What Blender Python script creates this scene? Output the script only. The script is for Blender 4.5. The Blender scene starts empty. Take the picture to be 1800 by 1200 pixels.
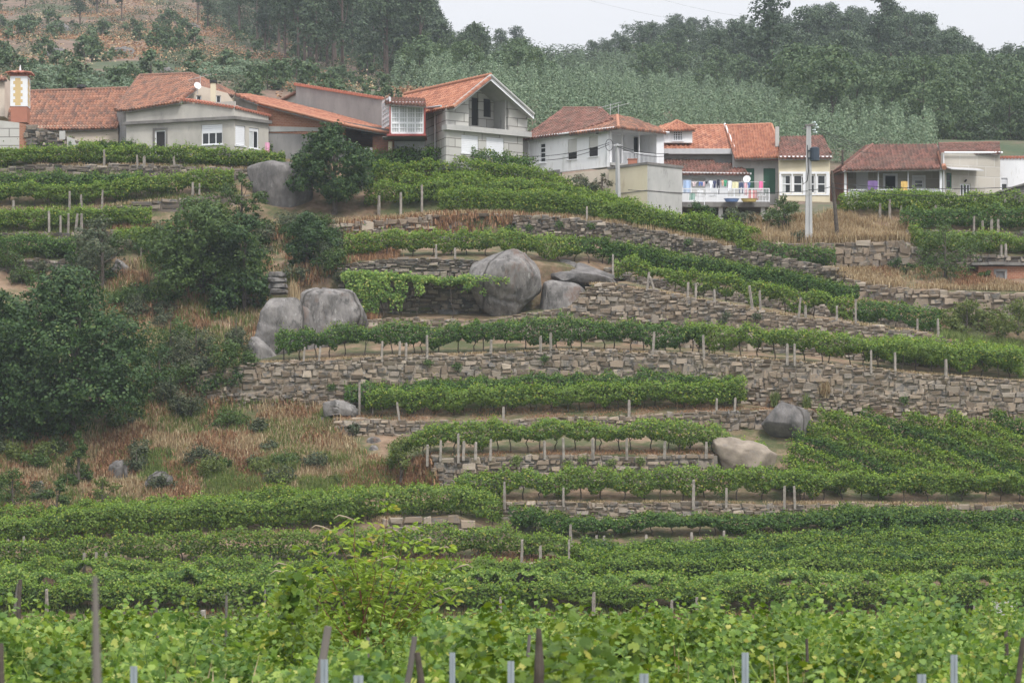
import bpy, bmesh, math, random
import numpy as np
from mathutils import Vector, Matrix, noise as mnoise

R = math.radians
SC = bpy.context.scene
# ------------------------------------------------------------------ camera
# The camera stands at the origin looking level along +Y with a raised (shifted) lens.
F = 5000.0      # focal length in photo pixels (1800 px wide photo)
HV = 900.0      # photo row of the horizon
cd = bpy.data.cameras.new('camera')
cam = bpy.data.objects.new('camera', cd)
SC.collection.objects.link(cam)
cam.location = (0, 0, 0)
cam.rotation_euler = (R(90), 0, 0)
cd.sensor_width = 36.0
cd.lens = 100.0
cd.shift_y = 300.0 / 1800.0
cd.clip_start = 0.5
cd.clip_end = 6000
cd.dof.use_dof = True
cd.dof.focus_distance = 170
cd.dof.aperture_fstop = 7.1
SC.camera = cam
# ------------------------------------------------------------------ sky and sun
SUN_EL, SUN_AZ = R(52), R(150)      # azimuth measured from +Y clockwise
w = bpy.data.worlds.new("World"); SC.world = w
w.use_nodes = True
nt = w.node_tree; nt.nodes.clear()
wo = nt.nodes.new('ShaderNodeOutputWorld'); bg = nt.nodes.new('ShaderNodeBackground')
sky = nt.nodes.new('ShaderNodeTexSky'); sky.sky_type = 'NISHITA'; sky.sun_disc = False
sky.sun_elevation = SUN_EL; sky.sun_rotation = SUN_AZ
sky.air_density = 1.0; sky.dust_density = 6.0; sky.ozone_density = 1.0; sky.altitude = 200
hs = nt.nodes.new('ShaderNodeHueSaturation'); hs.inputs['Saturation'].default_value = 0.2
mx = nt.nodes.new('ShaderNodeMix'); mx.data_type = 'RGBA'
mx.inputs[0].default_value = 0.8
# bright cloud cover over the sky texture, three times brighter overhead than at the horizon (overcast sky)
tc = nt.nodes.new('ShaderNodeTexCoord'); sx = nt.nodes.new('ShaderNodeSeparateXYZ'); nt.links.new(tc.outputs['Generated'], sx.inputs[0])
mr = nt.nodes.new('ShaderNodeMapRange'); mr.inputs[1].default_value = 0.0; mr.inputs[2].default_value = 1.0; mr.inputs[3].default_value = .31; mr.inputs[4].default_value = 1.0
nt.links.new(sx.outputs['Z'], mr.inputs[0])
cl_ = nt.nodes.new('ShaderNodeVectorMath'); cl_.operation = 'SCALE'; cl_.inputs[0].default_value = (13.2, 13.4, 14.1)
nt.links.new(mr.outputs[0], cl_.inputs['Scale']); nt.links.new(cl_.outputs[0], mx.inputs[7])
nt.links.new(sky.outputs[0], hs.inputs['Color']); nt.links.new(hs.outputs[0], mx.inputs[6])
nt.links.new(mx.outputs[2], bg.inputs['Color']); nt.links.new(bg.outputs[0], wo.inputs[0])
bg.inputs['Strength'].default_value = 0.10
sl = bpy.data.lights.new('sun', 'SUN'); sl.energy = 1.5; sl.angle = R(11); sl.color = (1, .96, .9)
sun = bpy.data.objects.new('sun', sl); SC.collection.objects.link(sun)
_sd = Vector((math.sin(SUN_AZ) * math.cos(SUN_EL), math.cos(SUN_AZ) * math.cos(SUN_EL), math.sin(SUN_EL)))
sun.rotation_euler = _sd.to_track_quat('Z', 'Y').to_euler()
sun.location = (30, -30, 80)
SC.view_settings.view_transform = 'Standard'; SC.view_settings.look = 'None'
SC.view_settings.exposure = 0.78; SC.view_settings.gamma = 1.0
SC.view_settings.use_curve_mapping = False
SC.render.engine = 'CYCLES'
SC.cycles.use_denoising = True
SC.cycles.max_bounces = 6; SC.cycles.diffuse_bounces = 3; SC.cycles.glossy_bounces = 2
SC.cycles.transmission_bounces = 3; SC.cycles.volume_bounces = 1; SC.cycles.transparent_max_bounces = 4
SC.cycles.sample_clamp_indirect = 6

# ------------------------------------------------------------------ helpers
rng = np.random.default_rng(7)
random.seed(7)
COL = SC.collection

def P(u, v, Y):
    return np.array([(u - 900) * Y / F, Y, (HV - v) * Y / F])

def props(o, label=None, cat=None, group=None, kind=None):
    if label: o['label'] = label
    if cat: o['category'] = cat
    if group: o['group'] = group
    if kind: o['kind'] = kind
    return o

def thing(name, label, cat, loc, group=None, rz=0.0):
    o = bpy.data.objects.new(name, None); COL.objects.link(o)
    o.empty_display_size = 0.3
    o.location = [float(c) for c in loc]; o.rotation_euler = (0, 0, rz)
    return props(o, label, cat, group)

def mesh_np(name, V, Fs, uv=None, smooth=False):
    """Fs: list of (m,k) integer arrays."""
    me = bpy.data.meshes.new(name)
    V = np.asarray(V, dtype=np.float32)
    Fs = [np.asarray(f, dtype=np.int32) for f in Fs if len(f)]
    nl = sum(f.size for f in Fs); npoly = sum(len(f) for f in Fs)
    me.vertices.add(len(V)); me.vertices.foreach_set('co', V.ravel())
    me.loops.add(nl); me.polygons.add(npoly)
    li = np.concatenate([f.ravel() for f in Fs])
    me.loops.foreach_set('vertex_index', li)
    tot = np.concatenate([np.full(len(f), f.shape[1], dtype=np.int32) for f in Fs])
    st = np.concatenate([[0], np.cumsum(tot)[:-1]]).astype(np.int32)
    me.polygons.foreach_set('loop_start', st)
    me.polygons.foreach_set('use_smooth', np.full(npoly, bool(smooth)))
    me.update(calc_edges=True)
    if uv is not None:
        l = me.uv_layers.new(name='UVMap')
        l.data.foreach_set('uv', np.asarray(uv, dtype=np.float32)[li].ravel())
    return me

def link(name, me, mat, parent=None, loc=None):
    o = bpy.data.objects.new(name, me); COL.objects.link(o)
    if mat is not None and not me.materials: me.materials.append(mat)
    if parent is not None: o.parent = parent
    if loc is not None: o.location = [float(c) for c in loc]
    return o

def root_of(p):
    while p.parent: p = p.parent
    return p

def part(name, VF, mat, parent, label=None, smooth=False, uv=None, world=True):
    V, Fs = VF
    V = np.asarray(V, dtype=float).copy()
    if world: V -= np.array(root_of(parent).location)
    o = link(name, mesh_np(name, V, Fs, uv, smooth), mat, parent)
    if label: o['label'] = label
    return o

def solo(name, VF, mat, label, cat, base, group=None, kind=None, smooth=False):
    V, Fs = VF
    V = np.asarray(V, dtype=float) - np.array(base)
    o = link(name, mesh_np(name, V, Fs, None, smooth), mat, None, base)
    return props(o, label, cat, group, kind)

def copy_tree(o, loc, rz=0.0, sc=(1, 1, 1), label=None, group=None):
    c = o.copy(); COL.objects.link(c)
    c.location = [float(a) for a in loc]; c.rotation_euler = (0, 0, rz); c.scale = sc
    if label: c['label'] = label
    if group: c['group'] = group
    for ch in o.children:
        d = ch.copy(); COL.objects.link(d); d.parent = c
        for g in ch.children:
            e = g.copy(); COL.objects.link(e); e.parent = d
    return c

def joinVF(parts):
    Vs, Fd, n = [], {}, 0
    for V, Fs in parts:
        V = np.asarray(V, dtype=float).reshape(-1, 3)
        Vs.append(V)
        for f in Fs:
            f = np.asarray(f)
            if len(f): Fd.setdefault(f.shape[1], []).append(f + n)
        n += len(V)
    return np.concatenate(Vs), [np.concatenate(x) for x in Fd.values()]

BOXF = np.array([[0, 3, 2, 1], [4, 5, 6, 7], [0, 1, 5, 4], [1, 2, 6, 5], [2, 3, 7, 6], [3, 0, 4, 7]])
def box(o, ax, ay, az):
    """box spanned by vectors ax, ay, az from the corner o"""
    o, ax, ay, az = [np.asarray(q, dtype=float) for q in (o, ax, ay, az)]
    return np.array([o, o + ax, o + ax + ay, o + ay, o + az, o + ax + az, o + ax + ay + az, o + ay + az]), [BOXF]

def abox(x0, x1, y0, y1, z0, z1):
    return box((x0, y0, z0), (x1 - x0, 0, 0), (0, y1 - y0, 0), (0, 0, z1 - z0))

def tube(pts, rad, n=7, cap=True):
    pts = np.asarray(pts, dtype=float); m = len(pts)
    rad = np.full(m, rad, dtype=float) if np.isscalar(rad) else np.asarray(rad, dtype=float)
    V = []
    prev = None
    for i in range(m):
        d = pts[min(i + 1, m - 1)] - pts[max(i - 1, 0)]
        d = d / (np.linalg.norm(d) + 1e-9)
        a = np.cross(d, [0, 0, 1.0]) if abs(d[2]) < .9 else np.cross(d, [0, 1.0, 0])
        if prev is not None:
            a = prev - d * np.dot(prev, d)
        a /= np.linalg.norm(a) + 1e-9; prev = a
        b = np.cross(d, a)
        th = np.arange(n) * 2 * np.pi / n
        V.append(pts[i] + rad[i] * (np.cos(th)[:, None] * a + np.sin(th)[:, None] * b))
    V = np.concatenate(V)
    i = np.arange(m - 1)[:, None] * n; j = np.arange(n)[None, :]
    a = (i + j).ravel(); b = (i + (j + 1) % n).ravel()
    Fs = [np.stack([a, b, b + n, a + n], 1)]
    if cap: Fs.append(np.array([list(range((m - 1) * n, m * n))])); Fs.append(np.array([list(range(n))[::-1]]))
    return V, Fs

def unit(a): return a / (np.linalg.norm(a, axis=-1, keepdims=True) + 1e-9)

def smooth_noise(x, seed=0, octaves=3):
    """1-D value noise, about -1..1"""
    x = np.asarray(x, dtype=float); out = np.zeros_like(x); amp = 1.0; tot = 0
    for o in range(octaves):
        k = np.floor(x).astype(np.int64); f = x - k; f = f * f * (3 - 2 * f)
        h = lambda q: (np.sin(q * 127.1 + seed * 311.7 + o * 74.7) * 43758.5453) % 1 * 2 - 1
        out += amp * (h(k) * (1 - f) + h(k + 1) * f); tot += amp; amp *= .5; x = x * 2.03 + 5
    return out / tot

def noise2(x, y, seed=0, octaves=3):
    x = np.asarray(x, dtype=float); y = np.asarray(y, dtype=float)
    out = np.zeros(np.broadcast(x, y).shape); amp = 1.0; tot = 0
    for o in range(octaves):
        kx = np.floor(x); ky = np.floor(y); fx = x - kx; fy = y - ky
        fx = fx * fx * (3 - 2 * fx); fy = fy * fy * (3 - 2 * fy)
        h = lambda a, b: (np.sin(a * 127.1 + b * 269.5 + seed * 53.3 + o * 17.1) * 43758.5453) % 1 * 2 - 1
        out += amp * ((h(kx, ky) * (1 - fx) + h(kx + 1, ky) * fx) * (1 - fy) + (h(kx, ky + 1) * (1 - fx) + h(kx + 1, ky + 1) * fx) * fy)
        tot += amp; amp *= .5; x = x * 2.03 + 3.1; y = y * 2.03 + 1.7
    return out / tot

def leaves(C, N, size, aspect=.75, rg=rng, fold=.0):
    """one small four-cornered leaf per centre"""
    n = len(C); size = np.broadcast_to(size, (n,))[:, None]
    N = unit(N); t = unit(np.cross(N, unit(rg.normal(size=(n, 3))))); b = np.cross(N, t)
    h = size * .5; q = rg.uniform(.7, 1.1, (n, 1)) * aspect
    V = np.stack([C - t * h, C - b * h * q, C + t * h, C + b * h * q], 1).reshape(-1, 3)
    return V, [np.arange(4 * n).reshape(n, 4)]

LOBE = np.array([(.02, -.30), (.22, -.50), (.44, -.38), (.45, -.16), (.58, .02), (.42, .20), (.40, .44), (.20, .42), (.06, .66),
                 (-.14, .44), (-.38, .46), (-.42, .18), (-.57, .0), (-.44, -.18), (-.45, -.36), (-.20, -.52)])
def lobed(C, N, size, rg=rng):
    """grape leaves: a fan of triangles over a lobed outline, cupped"""
    n = len(C); size = np.broadcast_to(size, (n,))[:, None, None]
    N = unit(N); t = unit(np.cross(N, unit(rg.normal(size=(n, 3))))); b = np.cross(N, t)
    L = LOBE[None, :, :] * rg.uniform(.85, 1.15, (n, len(LOBE), 1))
    cup = rg.uniform(-.25, .35, (n, 1, 1))
    r2 = (L ** 2).sum(-1, keepdims=True)
    V = C[:, None] + size * (L[..., :1] * t[:, None] + L[..., 1:] * b[:, None] - N[:, None] * cup * r2 * 1.3)
    V = np.concatenate([C[:, None], V], 1)
    k = len(LOBE); i = np.arange(k)
    f = np.stack([np.zeros(k, int), 1 + i, 1 + (i + 1) % k], 1)
    Fs = (f[None] + (np.arange(n) * (k + 1))[:, None, None]).reshape(-1, 3)
    return V.reshape(-1, 3), [Fs]

# ------------------------------------------------------------------ materials
def newmat(name):
    m = bpy.data.materials.new(name); m.use_nodes = True
    t = m.node_tree; t.nodes.clear()
    return m, t, t.nodes, t.links

def ramp(N, stops, interp='LINEAR'):
    r = N.new('ShaderNodeValToRGB'); r.color_ramp.interpolation = interp
    e = r.color_ramp.elements
    while len(e) < len(stops): e.new(.5)
    for q, (p, c) in zip(e, stops):
        q.position = p; q.color = (*c, 1) if len(c) == 3 else c
    return r

def surf(name, stops, scale=1.0, detail=6, rough=.9, bump=0.0, bscale=8.0, layers=(), spec=.25, stretch=None, dist=0.0, crack=None):
    """noise driven surface; layers: (scale, lo, hi, colour) blotches laid on top"""
    m, t, N, L = newmat(name)
    out = N.new('ShaderNodeOutputMaterial'); bs = N.new('ShaderNodeBsdfPrincipled')
    g = N.new('ShaderNodeNewGeometry'); src = g.outputs['Position']
    if stretch:
        mp = N.new('ShaderNodeMapping'); mp.inputs['Scale'].default_value = stretch
        L.new(src, mp.inputs['Vector']); src = mp.outputs[0]
    n1 = N.new('ShaderNodeTexNoise'); n1.inputs['Scale'].default_value = scale; n1.inputs['Detail'].default_value = detail
    n1.inputs['Roughness'].default_value = .65; n1.inputs['Distortion'].default_value = dist
    L.new(src, n1.inputs['Vector'])
    r = ramp(N, stops); L.new(n1.outputs['Fac'], r.inputs[0]); c = r.outputs[0]
    for (s, lo, hi, colr) in layers:
        n2 = N.new('ShaderNodeTexNoise'); n2.inputs['Scale'].default_value = s; n2.inputs['Detail'].default_value = 5
        n2.inputs['Roughness'].default_value = .7
        ad = N.new('ShaderNodeVectorMath'); ad.operation = 'ADD'; ad.inputs[1].default_value = (s * 3.1, 7.7 + s, 2.3)
        L.new(src, ad.inputs[0]); L.new(ad.outputs[0], n2.inputs['Vector'])
        mr = N.new('ShaderNodeMapRange'); mr.inputs[1].default_value = lo; mr.inputs[2].default_value = hi
        L.new(n2.outputs['Fac'], mr.inputs[0])
        x = N.new('ShaderNodeMix'); x.data_type = 'RGBA'; x.inputs[7].default_value = (*colr, 1)
        L.new(mr.outputs[0], x.inputs[0]); L.new(c, x.inputs[6]); c = x.outputs[2]
    ck = None
    if crack:       # fissures in the rock
        nd = N.new('ShaderNodeTexNoise'); nd.inputs['Scale'].default_value = 1.1; nd.inputs['Detail'].default_value = 5; L.new(src, nd.inputs['Vector'])
        av = N.new('ShaderNodeMix'); av.data_type = 'VECTOR'; av.inputs[0].default_value = .35; L.new(src, av.inputs[4]); L.new(nd.outputs['Color'], av.inputs[5])
        vo = N.new('ShaderNodeTexVoronoi'); vo.feature = 'DISTANCE_TO_EDGE'; vo.inputs['Scale'].default_value = crack; L.new(av.outputs[1], vo.inputs['Vector'])
        ck = N.new('ShaderNodeMapRange'); ck.inputs[1].default_value = .0; ck.inputs[2].default_value = .022; ck.inputs[3].default_value = 0; ck.inputs[4].default_value = 1
        L.new(vo.outputs['Distance'], ck.inputs[0])
        x = N.new('ShaderNodeMix'); x.data_type = 'RGBA'; x.inputs[6].default_value = (.045, .04, .035, 1); L.new(ck.outputs[0], x.inputs[0]); L.new(c, x.inputs[7]); c = x.outputs[2]
    L.new(c, bs.inputs['Base Color'])
    bs.inputs['Roughness'].default_value = rough; bs.inputs['Specular IOR Level'].default_value = spec
    if bump:
        n3 = N.new('ShaderNodeTexNoise'); n3.inputs['Scale'].default_value = bscale; n3.inputs['Detail'].default_value = 6
        L.new(src, n3.inputs['Vector'])
        b = N.new('ShaderNodeBump'); b.inputs['Strength'].default_value = .8; b.inputs['Distance'].default_value = bump
        L.new(n3.outputs['Fac'], b.inputs['Height']); L.new(b.outputs[0], bs.inputs['Normal'])
    L.new(bs.outputs[0], out.inputs[0])
    return m

def leafmat(name, stops, trans=.3, rough=.55, patch=None, spec=.3):
    """leaf colour differs from leaf to leaf (random per island) with soft patches of another tone"""
    m, t, N, L = newmat(name)
    out = N.new('ShaderNodeOutputMaterial'); bs = N.new('ShaderNodeBsdfPrincipled'); tr = N.new('ShaderNodeBsdfTranslucent')
    g = N.new('ShaderNodeNewGeometry')
    r = ramp(N, stops); L.new(g.outputs['Random Per Island'], r.inputs[0]); c = r.outputs[0]
    if patch:
        s, lo, hi, colr = patch
        n2 = N.new('ShaderNodeTexNoise'); n2.inputs['Scale'].default_value = s; n2.inputs['Detail'].default_value = 4
        L.new(g.outputs['Position'], n2.inputs['Vector'])
        mr = N.new('ShaderNodeMapRange'); mr.inputs[1].default_value = lo; mr.inputs[2].default_value = hi
        L.new(n2.outputs['Fac'], mr.inputs[0])
        x = N.new('ShaderNodeMix'); x.data_type = 'RGBA'; x.inputs[7].default_value = (*colr, 1)
        L.new(mr.outputs[0], x.inputs[0]); L.new(c, x.inputs[6]); c = x.outputs[2]
    L.new(c, bs.inputs['Base Color'])
    hs = N.new('ShaderNodeHueSaturation'); hs.inputs['Hue'].default_value = .485; hs.inputs['Saturation'].default_value = 1.1
    hs.inputs['Value'].default_value = 1.5
    L.new(c, hs.inputs['Color']); L.new(hs.outputs[0], tr.inputs['Color'])
    bs.inputs['Roughness'].default_value = rough; bs.inputs['Specular IOR Level'].default_value = spec
    ms = N.new('ShaderNodeMixShader'); ms.inputs[0].default_value = trans
    L.new(bs.outputs[0], ms.inputs[1]); L.new(tr.outputs[0], ms.inputs[2]); L.new(ms.outputs[0], out.inputs[0])
    return m

def islandmat(name, stops, rough=.9, layers=(), bump=.02, bscale=12, amt=1.0):
    """stone: each stone its own tone, lichen blotches over them"""
    m, t, N, L = newmat(name)
    out = N.new('ShaderNodeOutputMaterial'); bs = N.new('ShaderNodeBsdfPrincipled')
    g = N.new('ShaderNodeNewGeometry')
    r = ramp(N, stops); L.new(g.outputs['Random Per Island'], r.inputs[0]); c = r.outputs[0]
    for (s, lo, hi, colr) in layers:
        n2 = N.new('ShaderNodeTexNoise'); n2.inputs['Scale'].default_value = s; n2.inputs['Detail'].default_value = 6
        n2.inputs['Roughness'].default_value = .7
        ad = N.new('ShaderNodeVectorMath'); ad.operation = 'ADD'; ad.inputs[1].default_value = (s * 2.1, 3.7 + s, 9.3)
        L.new(g.outputs['Position'], ad.inputs[0]); L.new(ad.outputs[0], n2.inputs['Vector'])
        mr = N.new('ShaderNodeMapRange'); mr.inputs[1].default_value = lo; mr.inputs[2].default_value = hi
        L.new(n2.outputs['Fac'], mr.inputs[0])
        x = N.new('ShaderNodeMix'); x.data_type = 'RGBA'; x.inputs[7].default_value = (*colr, 1)
        L.new(mr.outputs[0], x.inputs[0]); L.new(c, x.inputs[6]); c = x.outputs[2]
    L.new(c, bs.inputs['Base Color']); bs.inputs['Roughness'].default_value = rough
    bs.inputs['Specular IOR Level'].default_value = .2
    n3 = N.new('ShaderNodeTexNoise'); n3.inputs['Scale'].default_value = bscale; n3.inputs['Detail'].default_value = 6
    L.new(g.outputs['Position'], n3.inputs['Vector'])
    b = N.new('ShaderNodeBump'); b.inputs['Strength'].default_value = .8; b.inputs['Distance'].default_value = bump
    L.new(n3.outputs['Fac'], b.inputs['Height']); L.new(b.outputs[0], bs.inputs['Normal'])
    L.new(bs.outputs[0], out.inputs[0])
    return m

def tilemat(name, stops, lichen=(.12, .10, .085), lo=.5, hi=.72, groove=.55):
    m, t, N, L = newmat(name)
    out = N.new('ShaderNodeOutputMaterial'); bs = N.new('ShaderNodeBsdfPrincipled')
    uv = N.new('ShaderNodeUVMap'); fl = N.new('ShaderNodeVectorMath'); fl.operation = 'FLOOR'
    L.new(uv.outputs[0], fl.inputs[0])
    wn = N.new('ShaderNodeTexWhiteNoise'); wn.noise_dimensions = '2D'; L.new(fl.outputs[0], wn.inputs['Vector'])
    r = ramp(N, stops); L.new(wn.outputs['Value'], r.inputs[0])
    g = N.new('ShaderNodeNewGeometry')
    n2 = N.new('ShaderNodeTexNoise'); n2.inputs['Scale'].default_value = .9; n2.inputs['Detail'].default_value = 7
    n2.inputs['Roughness'].default_value = .75
    L.new(g.outputs['Position'], n2.inputs['Vector'])
    mr = N.new('ShaderNodeMapRange'); mr.inputs[1].default_value = lo; mr.inputs[2].default_value = hi; mr.inputs[4].default_value = .8
    L.new(n2.outputs['Fac'], mr.inputs[0])
    x = N.new('ShaderNodeMix'); x.data_type = 'RGBA'; x.inputs[7].default_value = (*lichen, 1)
    L.new(mr.outputs[0], x.inputs[0]); L.new(r.outputs[0], x.inputs[6])
    L.new(x.outputs[2], bs.inputs['Base Color']); bs.inputs['Roughness'].default_value = .85
    bs.inputs['Specular IOR Level'].default_value = .2
    L.new(bs.outputs[0], out.inputs[0])
    return m

def brickmat(name, c1, c2, mortar, bw, bh, ms=.02, stain=(.2, .18, .16), lo=.55, hi=.8, axis=0):
    """courses of blocks laid on a wall in the wall's own UV metres"""
    m, t, N, L = newmat(name)
    out = N.new('ShaderNodeOutputMaterial'); bs = N.new('ShaderNodeBsdfPrincipled')
    uv = N.new('ShaderNodeUVMap')
    br = N.new('ShaderNodeTexBrick'); br.inputs['Scale'].default_value = 1.0
    br.inputs['Brick Width'].default_value = bw; br.inputs['Row Height'].default_value = bh
    br.inputs['Mortar Size'].default_value = ms; br.inputs['Mortar Smooth'].default_value = .2
    br.inputs['Color1'].default_value = (*c1, 1); br.inputs['Color2'].default_value = (*c2, 1); br.inputs['Mortar'].default_value = (*mortar, 1)
    br.offset = .5; br.squash = 1.0
    L.new(uv.outputs[0], br.inputs['Vector'])
    g = N.new('ShaderNodeNewGeometry')
    n2 = N.new('ShaderNodeTexNoise'); n2.inputs['Scale'].default_value = .8; n2.inputs['Detail'].default_value = 7
    L.new(g.outputs['Position'], n2.inputs['Vector'])
    mr = N.new('ShaderNodeMapRange'); mr.inputs[1].default_value = lo; mr.inputs[2].default_value = hi; mr.inputs[4].default_value = .7
    L.new(n2.outputs['Fac'], mr.inputs[0])
    x = N.new('ShaderNodeMix'); x.data_type = 'RGBA'; x.inputs[7].default_value = (*stain, 1)
    L.new(mr.outputs[0], x.inputs[0]); L.new(br.outputs['Color'], x.inputs[6])
    L.new(x.outputs[2], bs.inputs['Base Color']); bs.inputs['Roughness'].default_value = .9
    bs.inputs['Specular IOR Level'].default_value = .2
    b = N.new('ShaderNodeBump'); b.inputs['Strength'].default_value = .6; b.inputs['Distance'].default_value = .02; b.invert = True
    L.new(br.outputs['Fac'], b.inputs['Height']); L.new(b.outputs[0], bs.inputs['Normal'])
    L.new(bs.outputs[0], out.inputs[0])
    return m

def plain(name, c, rough=.6, var=.12, scale=3, metallic=0.0, spec=.3):
    m = surf(name, [(.25, tuple(q * (1 - var) for q in c)), (.75, tuple(min(1, q * (1 + var)) for q in c))], scale=scale, rough=rough, spec=spec)
    m.node_tree.nodes['Principled BSDF'].inputs['Metallic'].default_value = metallic
    return m

MAT = {}
MAT['soil'] = surf('terrace_soil', [(.3, (.10, .075, .05)), (.45, (.19, .125, .08)), (.6, (.26, .185, .125)), (.75, (.19, .105, .065))],
                   scale=.9, bump=.06, bscale=5, layers=[(.35, .42, .58, (.075, .085, .035)), (6, .6, .75, (.30, .23, .16))])
MAT['farsoil'] = surf('hill_scrub', [(.3, (.05, .075, .038)), (.43, (.085, .095, .05)), (.52, (.15, .105, .078)), (.6, (.20, .135, .10)), (.72, (.09, .095, .055))],
                      scale=.09, detail=9, bump=.3, bscale=.6, layers=[(.5, .6, .7, (.04, .07, .03)), (.25, .64, .72, (.24, .20, .16))])
MAT['field'] = surf('field_soil', [(.3, (.12, .09, .05)), (.5, (.10, .13, .05)), (.7, (.22, .14, .09))], scale=1.2, bump=.05)
MAT['stone'] = islandmat('dry_stone', [(0, (0.145, 0.113, 0.083)), (.3, (0.244, 0.190, 0.141)), (.6, (0.333, 0.267, 0.202)), (.85, (0.229, 0.201, 0.171)), (1, (0.446, 0.370, 0.287))],
                         layers=[(1.8, .52, .62, (.15, .14, .13)), (.6, .58, .72, (.17, .13, .10)), (5, .62, .70, (.42, .40, .37)), (.9, .66, .74, (.10, .11, .05))])
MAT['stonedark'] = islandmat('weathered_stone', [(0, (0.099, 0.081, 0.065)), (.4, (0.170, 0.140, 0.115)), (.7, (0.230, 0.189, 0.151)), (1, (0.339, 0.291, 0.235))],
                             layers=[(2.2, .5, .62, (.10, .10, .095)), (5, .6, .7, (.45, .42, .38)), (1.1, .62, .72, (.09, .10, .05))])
MAT['granite'] = surf('granite_boulder', [(.3, (.085, .08, .076)), (.45, (.155, .145, .138)), (.6, (.215, .20, .19)), (.75, (.28, .265, .25))], scale=1.6, detail=10,
                      bump=.14, bscale=3.5, crack=.26, stretch=(1, 1, .42), layers=[(3.6, .60, .68, (.32, .31, .295)), (1.6, .54, .62, (.085, .08, .076)), (.7, .57, .70, (.15, .105, .085))])
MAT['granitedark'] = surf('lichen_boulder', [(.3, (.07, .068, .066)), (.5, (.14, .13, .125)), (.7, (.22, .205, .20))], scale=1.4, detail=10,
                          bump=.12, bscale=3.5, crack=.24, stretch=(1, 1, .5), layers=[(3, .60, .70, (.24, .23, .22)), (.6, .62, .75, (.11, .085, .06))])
MAT['granitetan'] = surf('tan_boulder', [(.3, (.15, .125, .10)), (.5, (.24, .20, .16)), (.7, (.33, .28, .225))], scale=1.1, detail=8,
                         bump=.05, bscale=4, layers=[(1.5, .55, .7, (.20, .18, .16))])
MAT['post'] = surf('granite_post', [(.3, (.17, .15, .13)), (.7, (.36, .32, .28))], scale=4, bump=.02, bscale=20, layers=[(7, .58, .68, (.20, .20, .17))])
MAT['vine'] = leafmat('vine_leaf', [(0, (0.036, 0.078, 0.008)), (.4, (0.069, 0.135, 0.014)), (.75, (0.129, 0.205, 0.024)), (.95, (0.202, 0.270, 0.038)), (1, (0.325, 0.300, 0.050))],
                      trans=.28, patch=(.5, .5, .72, (.125, .195, .028)))
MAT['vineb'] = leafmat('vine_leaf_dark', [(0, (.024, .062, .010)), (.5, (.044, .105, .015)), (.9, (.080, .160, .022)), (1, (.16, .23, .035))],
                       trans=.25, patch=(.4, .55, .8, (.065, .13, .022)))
MAT['vinef'] = leafmat('vine_leaf_pale', [(0, (0.078, 0.149, 0.030)), (.35, (0.130, 0.230, 0.045)), (.7, (0.221, 0.333, 0.068)), (.93, (0.338, 0.437, 0.105)), (1, (0.520, 0.483, 0.150))],
                       trans=.38, patch=(1.1, .5, .72, (.06, .13, .035)))
MAT['shoot'] = leafmat('toplit_young_vine_leaf', [(0, (.10, .19, .022)), (.5, (.16, .27, .035)), (.9, (.24, .34, .055)), (1, (.36, .36, .08))], trans=.38)  # leaves of the canopy tops: young growth, with top light put into the colour
MAT['oak'] = leafmat('oak_leaf', [(0, (0.019, 0.048, 0.013)), (.5, (0.035, 0.079, 0.020)), (.9, (0.065, 0.120, 0.029)), (1, (0.115, 0.156, 0.039))], trans=.2,
                     patch=(.35, .52, .7, (.035, .075, .022)))
MAT['oakb'] = leafmat('green_leaf', [(0, (0.031, 0.063, 0.015)), (.5, (0.056, 0.103, 0.024)), (1, (0.106, 0.161, 0.035))], trans=.25, patch=(.5, .5, .7, (.075, .125, .03)))
MAT['shrub'] = leafmat('shrub_leaf', [(0, (.045, .065, .035)), (.5, (.080, .105, .055)), (1, (.14, .16, .085))], trans=.2, patch=(.9, .55, .7, (.17, .13, .08)))
MAT['yshrub'] = leafmat('yellow_green_leaf', [(0, (.06, .09, .02)), (.5, (.11, .15, .035)), (1, (.19, .22, .06))], trans=.3)
MAT['pine'] = leafmat('pine_needles', [(0, (0.034, 0.057, 0.031)), (.5, (0.060, 0.098, 0.049)), (1, (0.104, 0.144, 0.072))], trans=.12, patch=(.06, .5, .7, (.035, .06, .03)))
MAT['young'] = leafmat('young_wood_leaf', [(0, (0.079, 0.130, 0.076)), (.5, (0.139, 0.204, 0.117)), (1, (0.225, 0.283, 0.179))], trans=.2, patch=(.05, .5, .68, (.08, .12, .06)))
MAT['broad'] = leafmat('broad_leaf', [(0, (0.042, 0.077, 0.033)), (.5, (0.075, 0.125, 0.053)), (1, (0.130, 0.180, 0.075))], trans=.2)
MAT['bark'] = surf('bark', [(.3, (.05, .04, .033)), (.7, (.12, .10, .085))], scale=6, bump=.02)
MAT['pinebark'] = surf('pine_bark', [(.3, (.075, .055, .045)), (.7, (.16, .12, .10))], scale=2)
MAT['vinewood'] = surf('vine_wood', [(.3, (.04, .03, .024)), (.7, (.10, .08, .065))], scale=9)
MAT['wood'] = surf('grey_stake', [(.3, (.09, .08, .075)), (.7, (.20, .18, .165))], scale=5, stretch=(1, 1, .15))
MAT['steel'] = plain('galvanised_steel', (.30, .34, .38), rough=.45, metallic=.2, scale=8)
MAT['dry'] = leafmat('dry_grass_blade', [(0, (0.204, 0.144, 0.075)), (.4, (0.336, 0.252, 0.144)), (.8, (0.456, 0.360, 0.218)), (1, (0.552, 0.468, 0.310))], trans=.25, rough=.8)
MAT['rust'] = leafmat('dead_bracken', [(0, (0.149, 0.085, 0.046)), (.5, (0.270, 0.150, 0.081)), (1, (0.405, 0.247, 0.138))], trans=.2, rough=.8)
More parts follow.
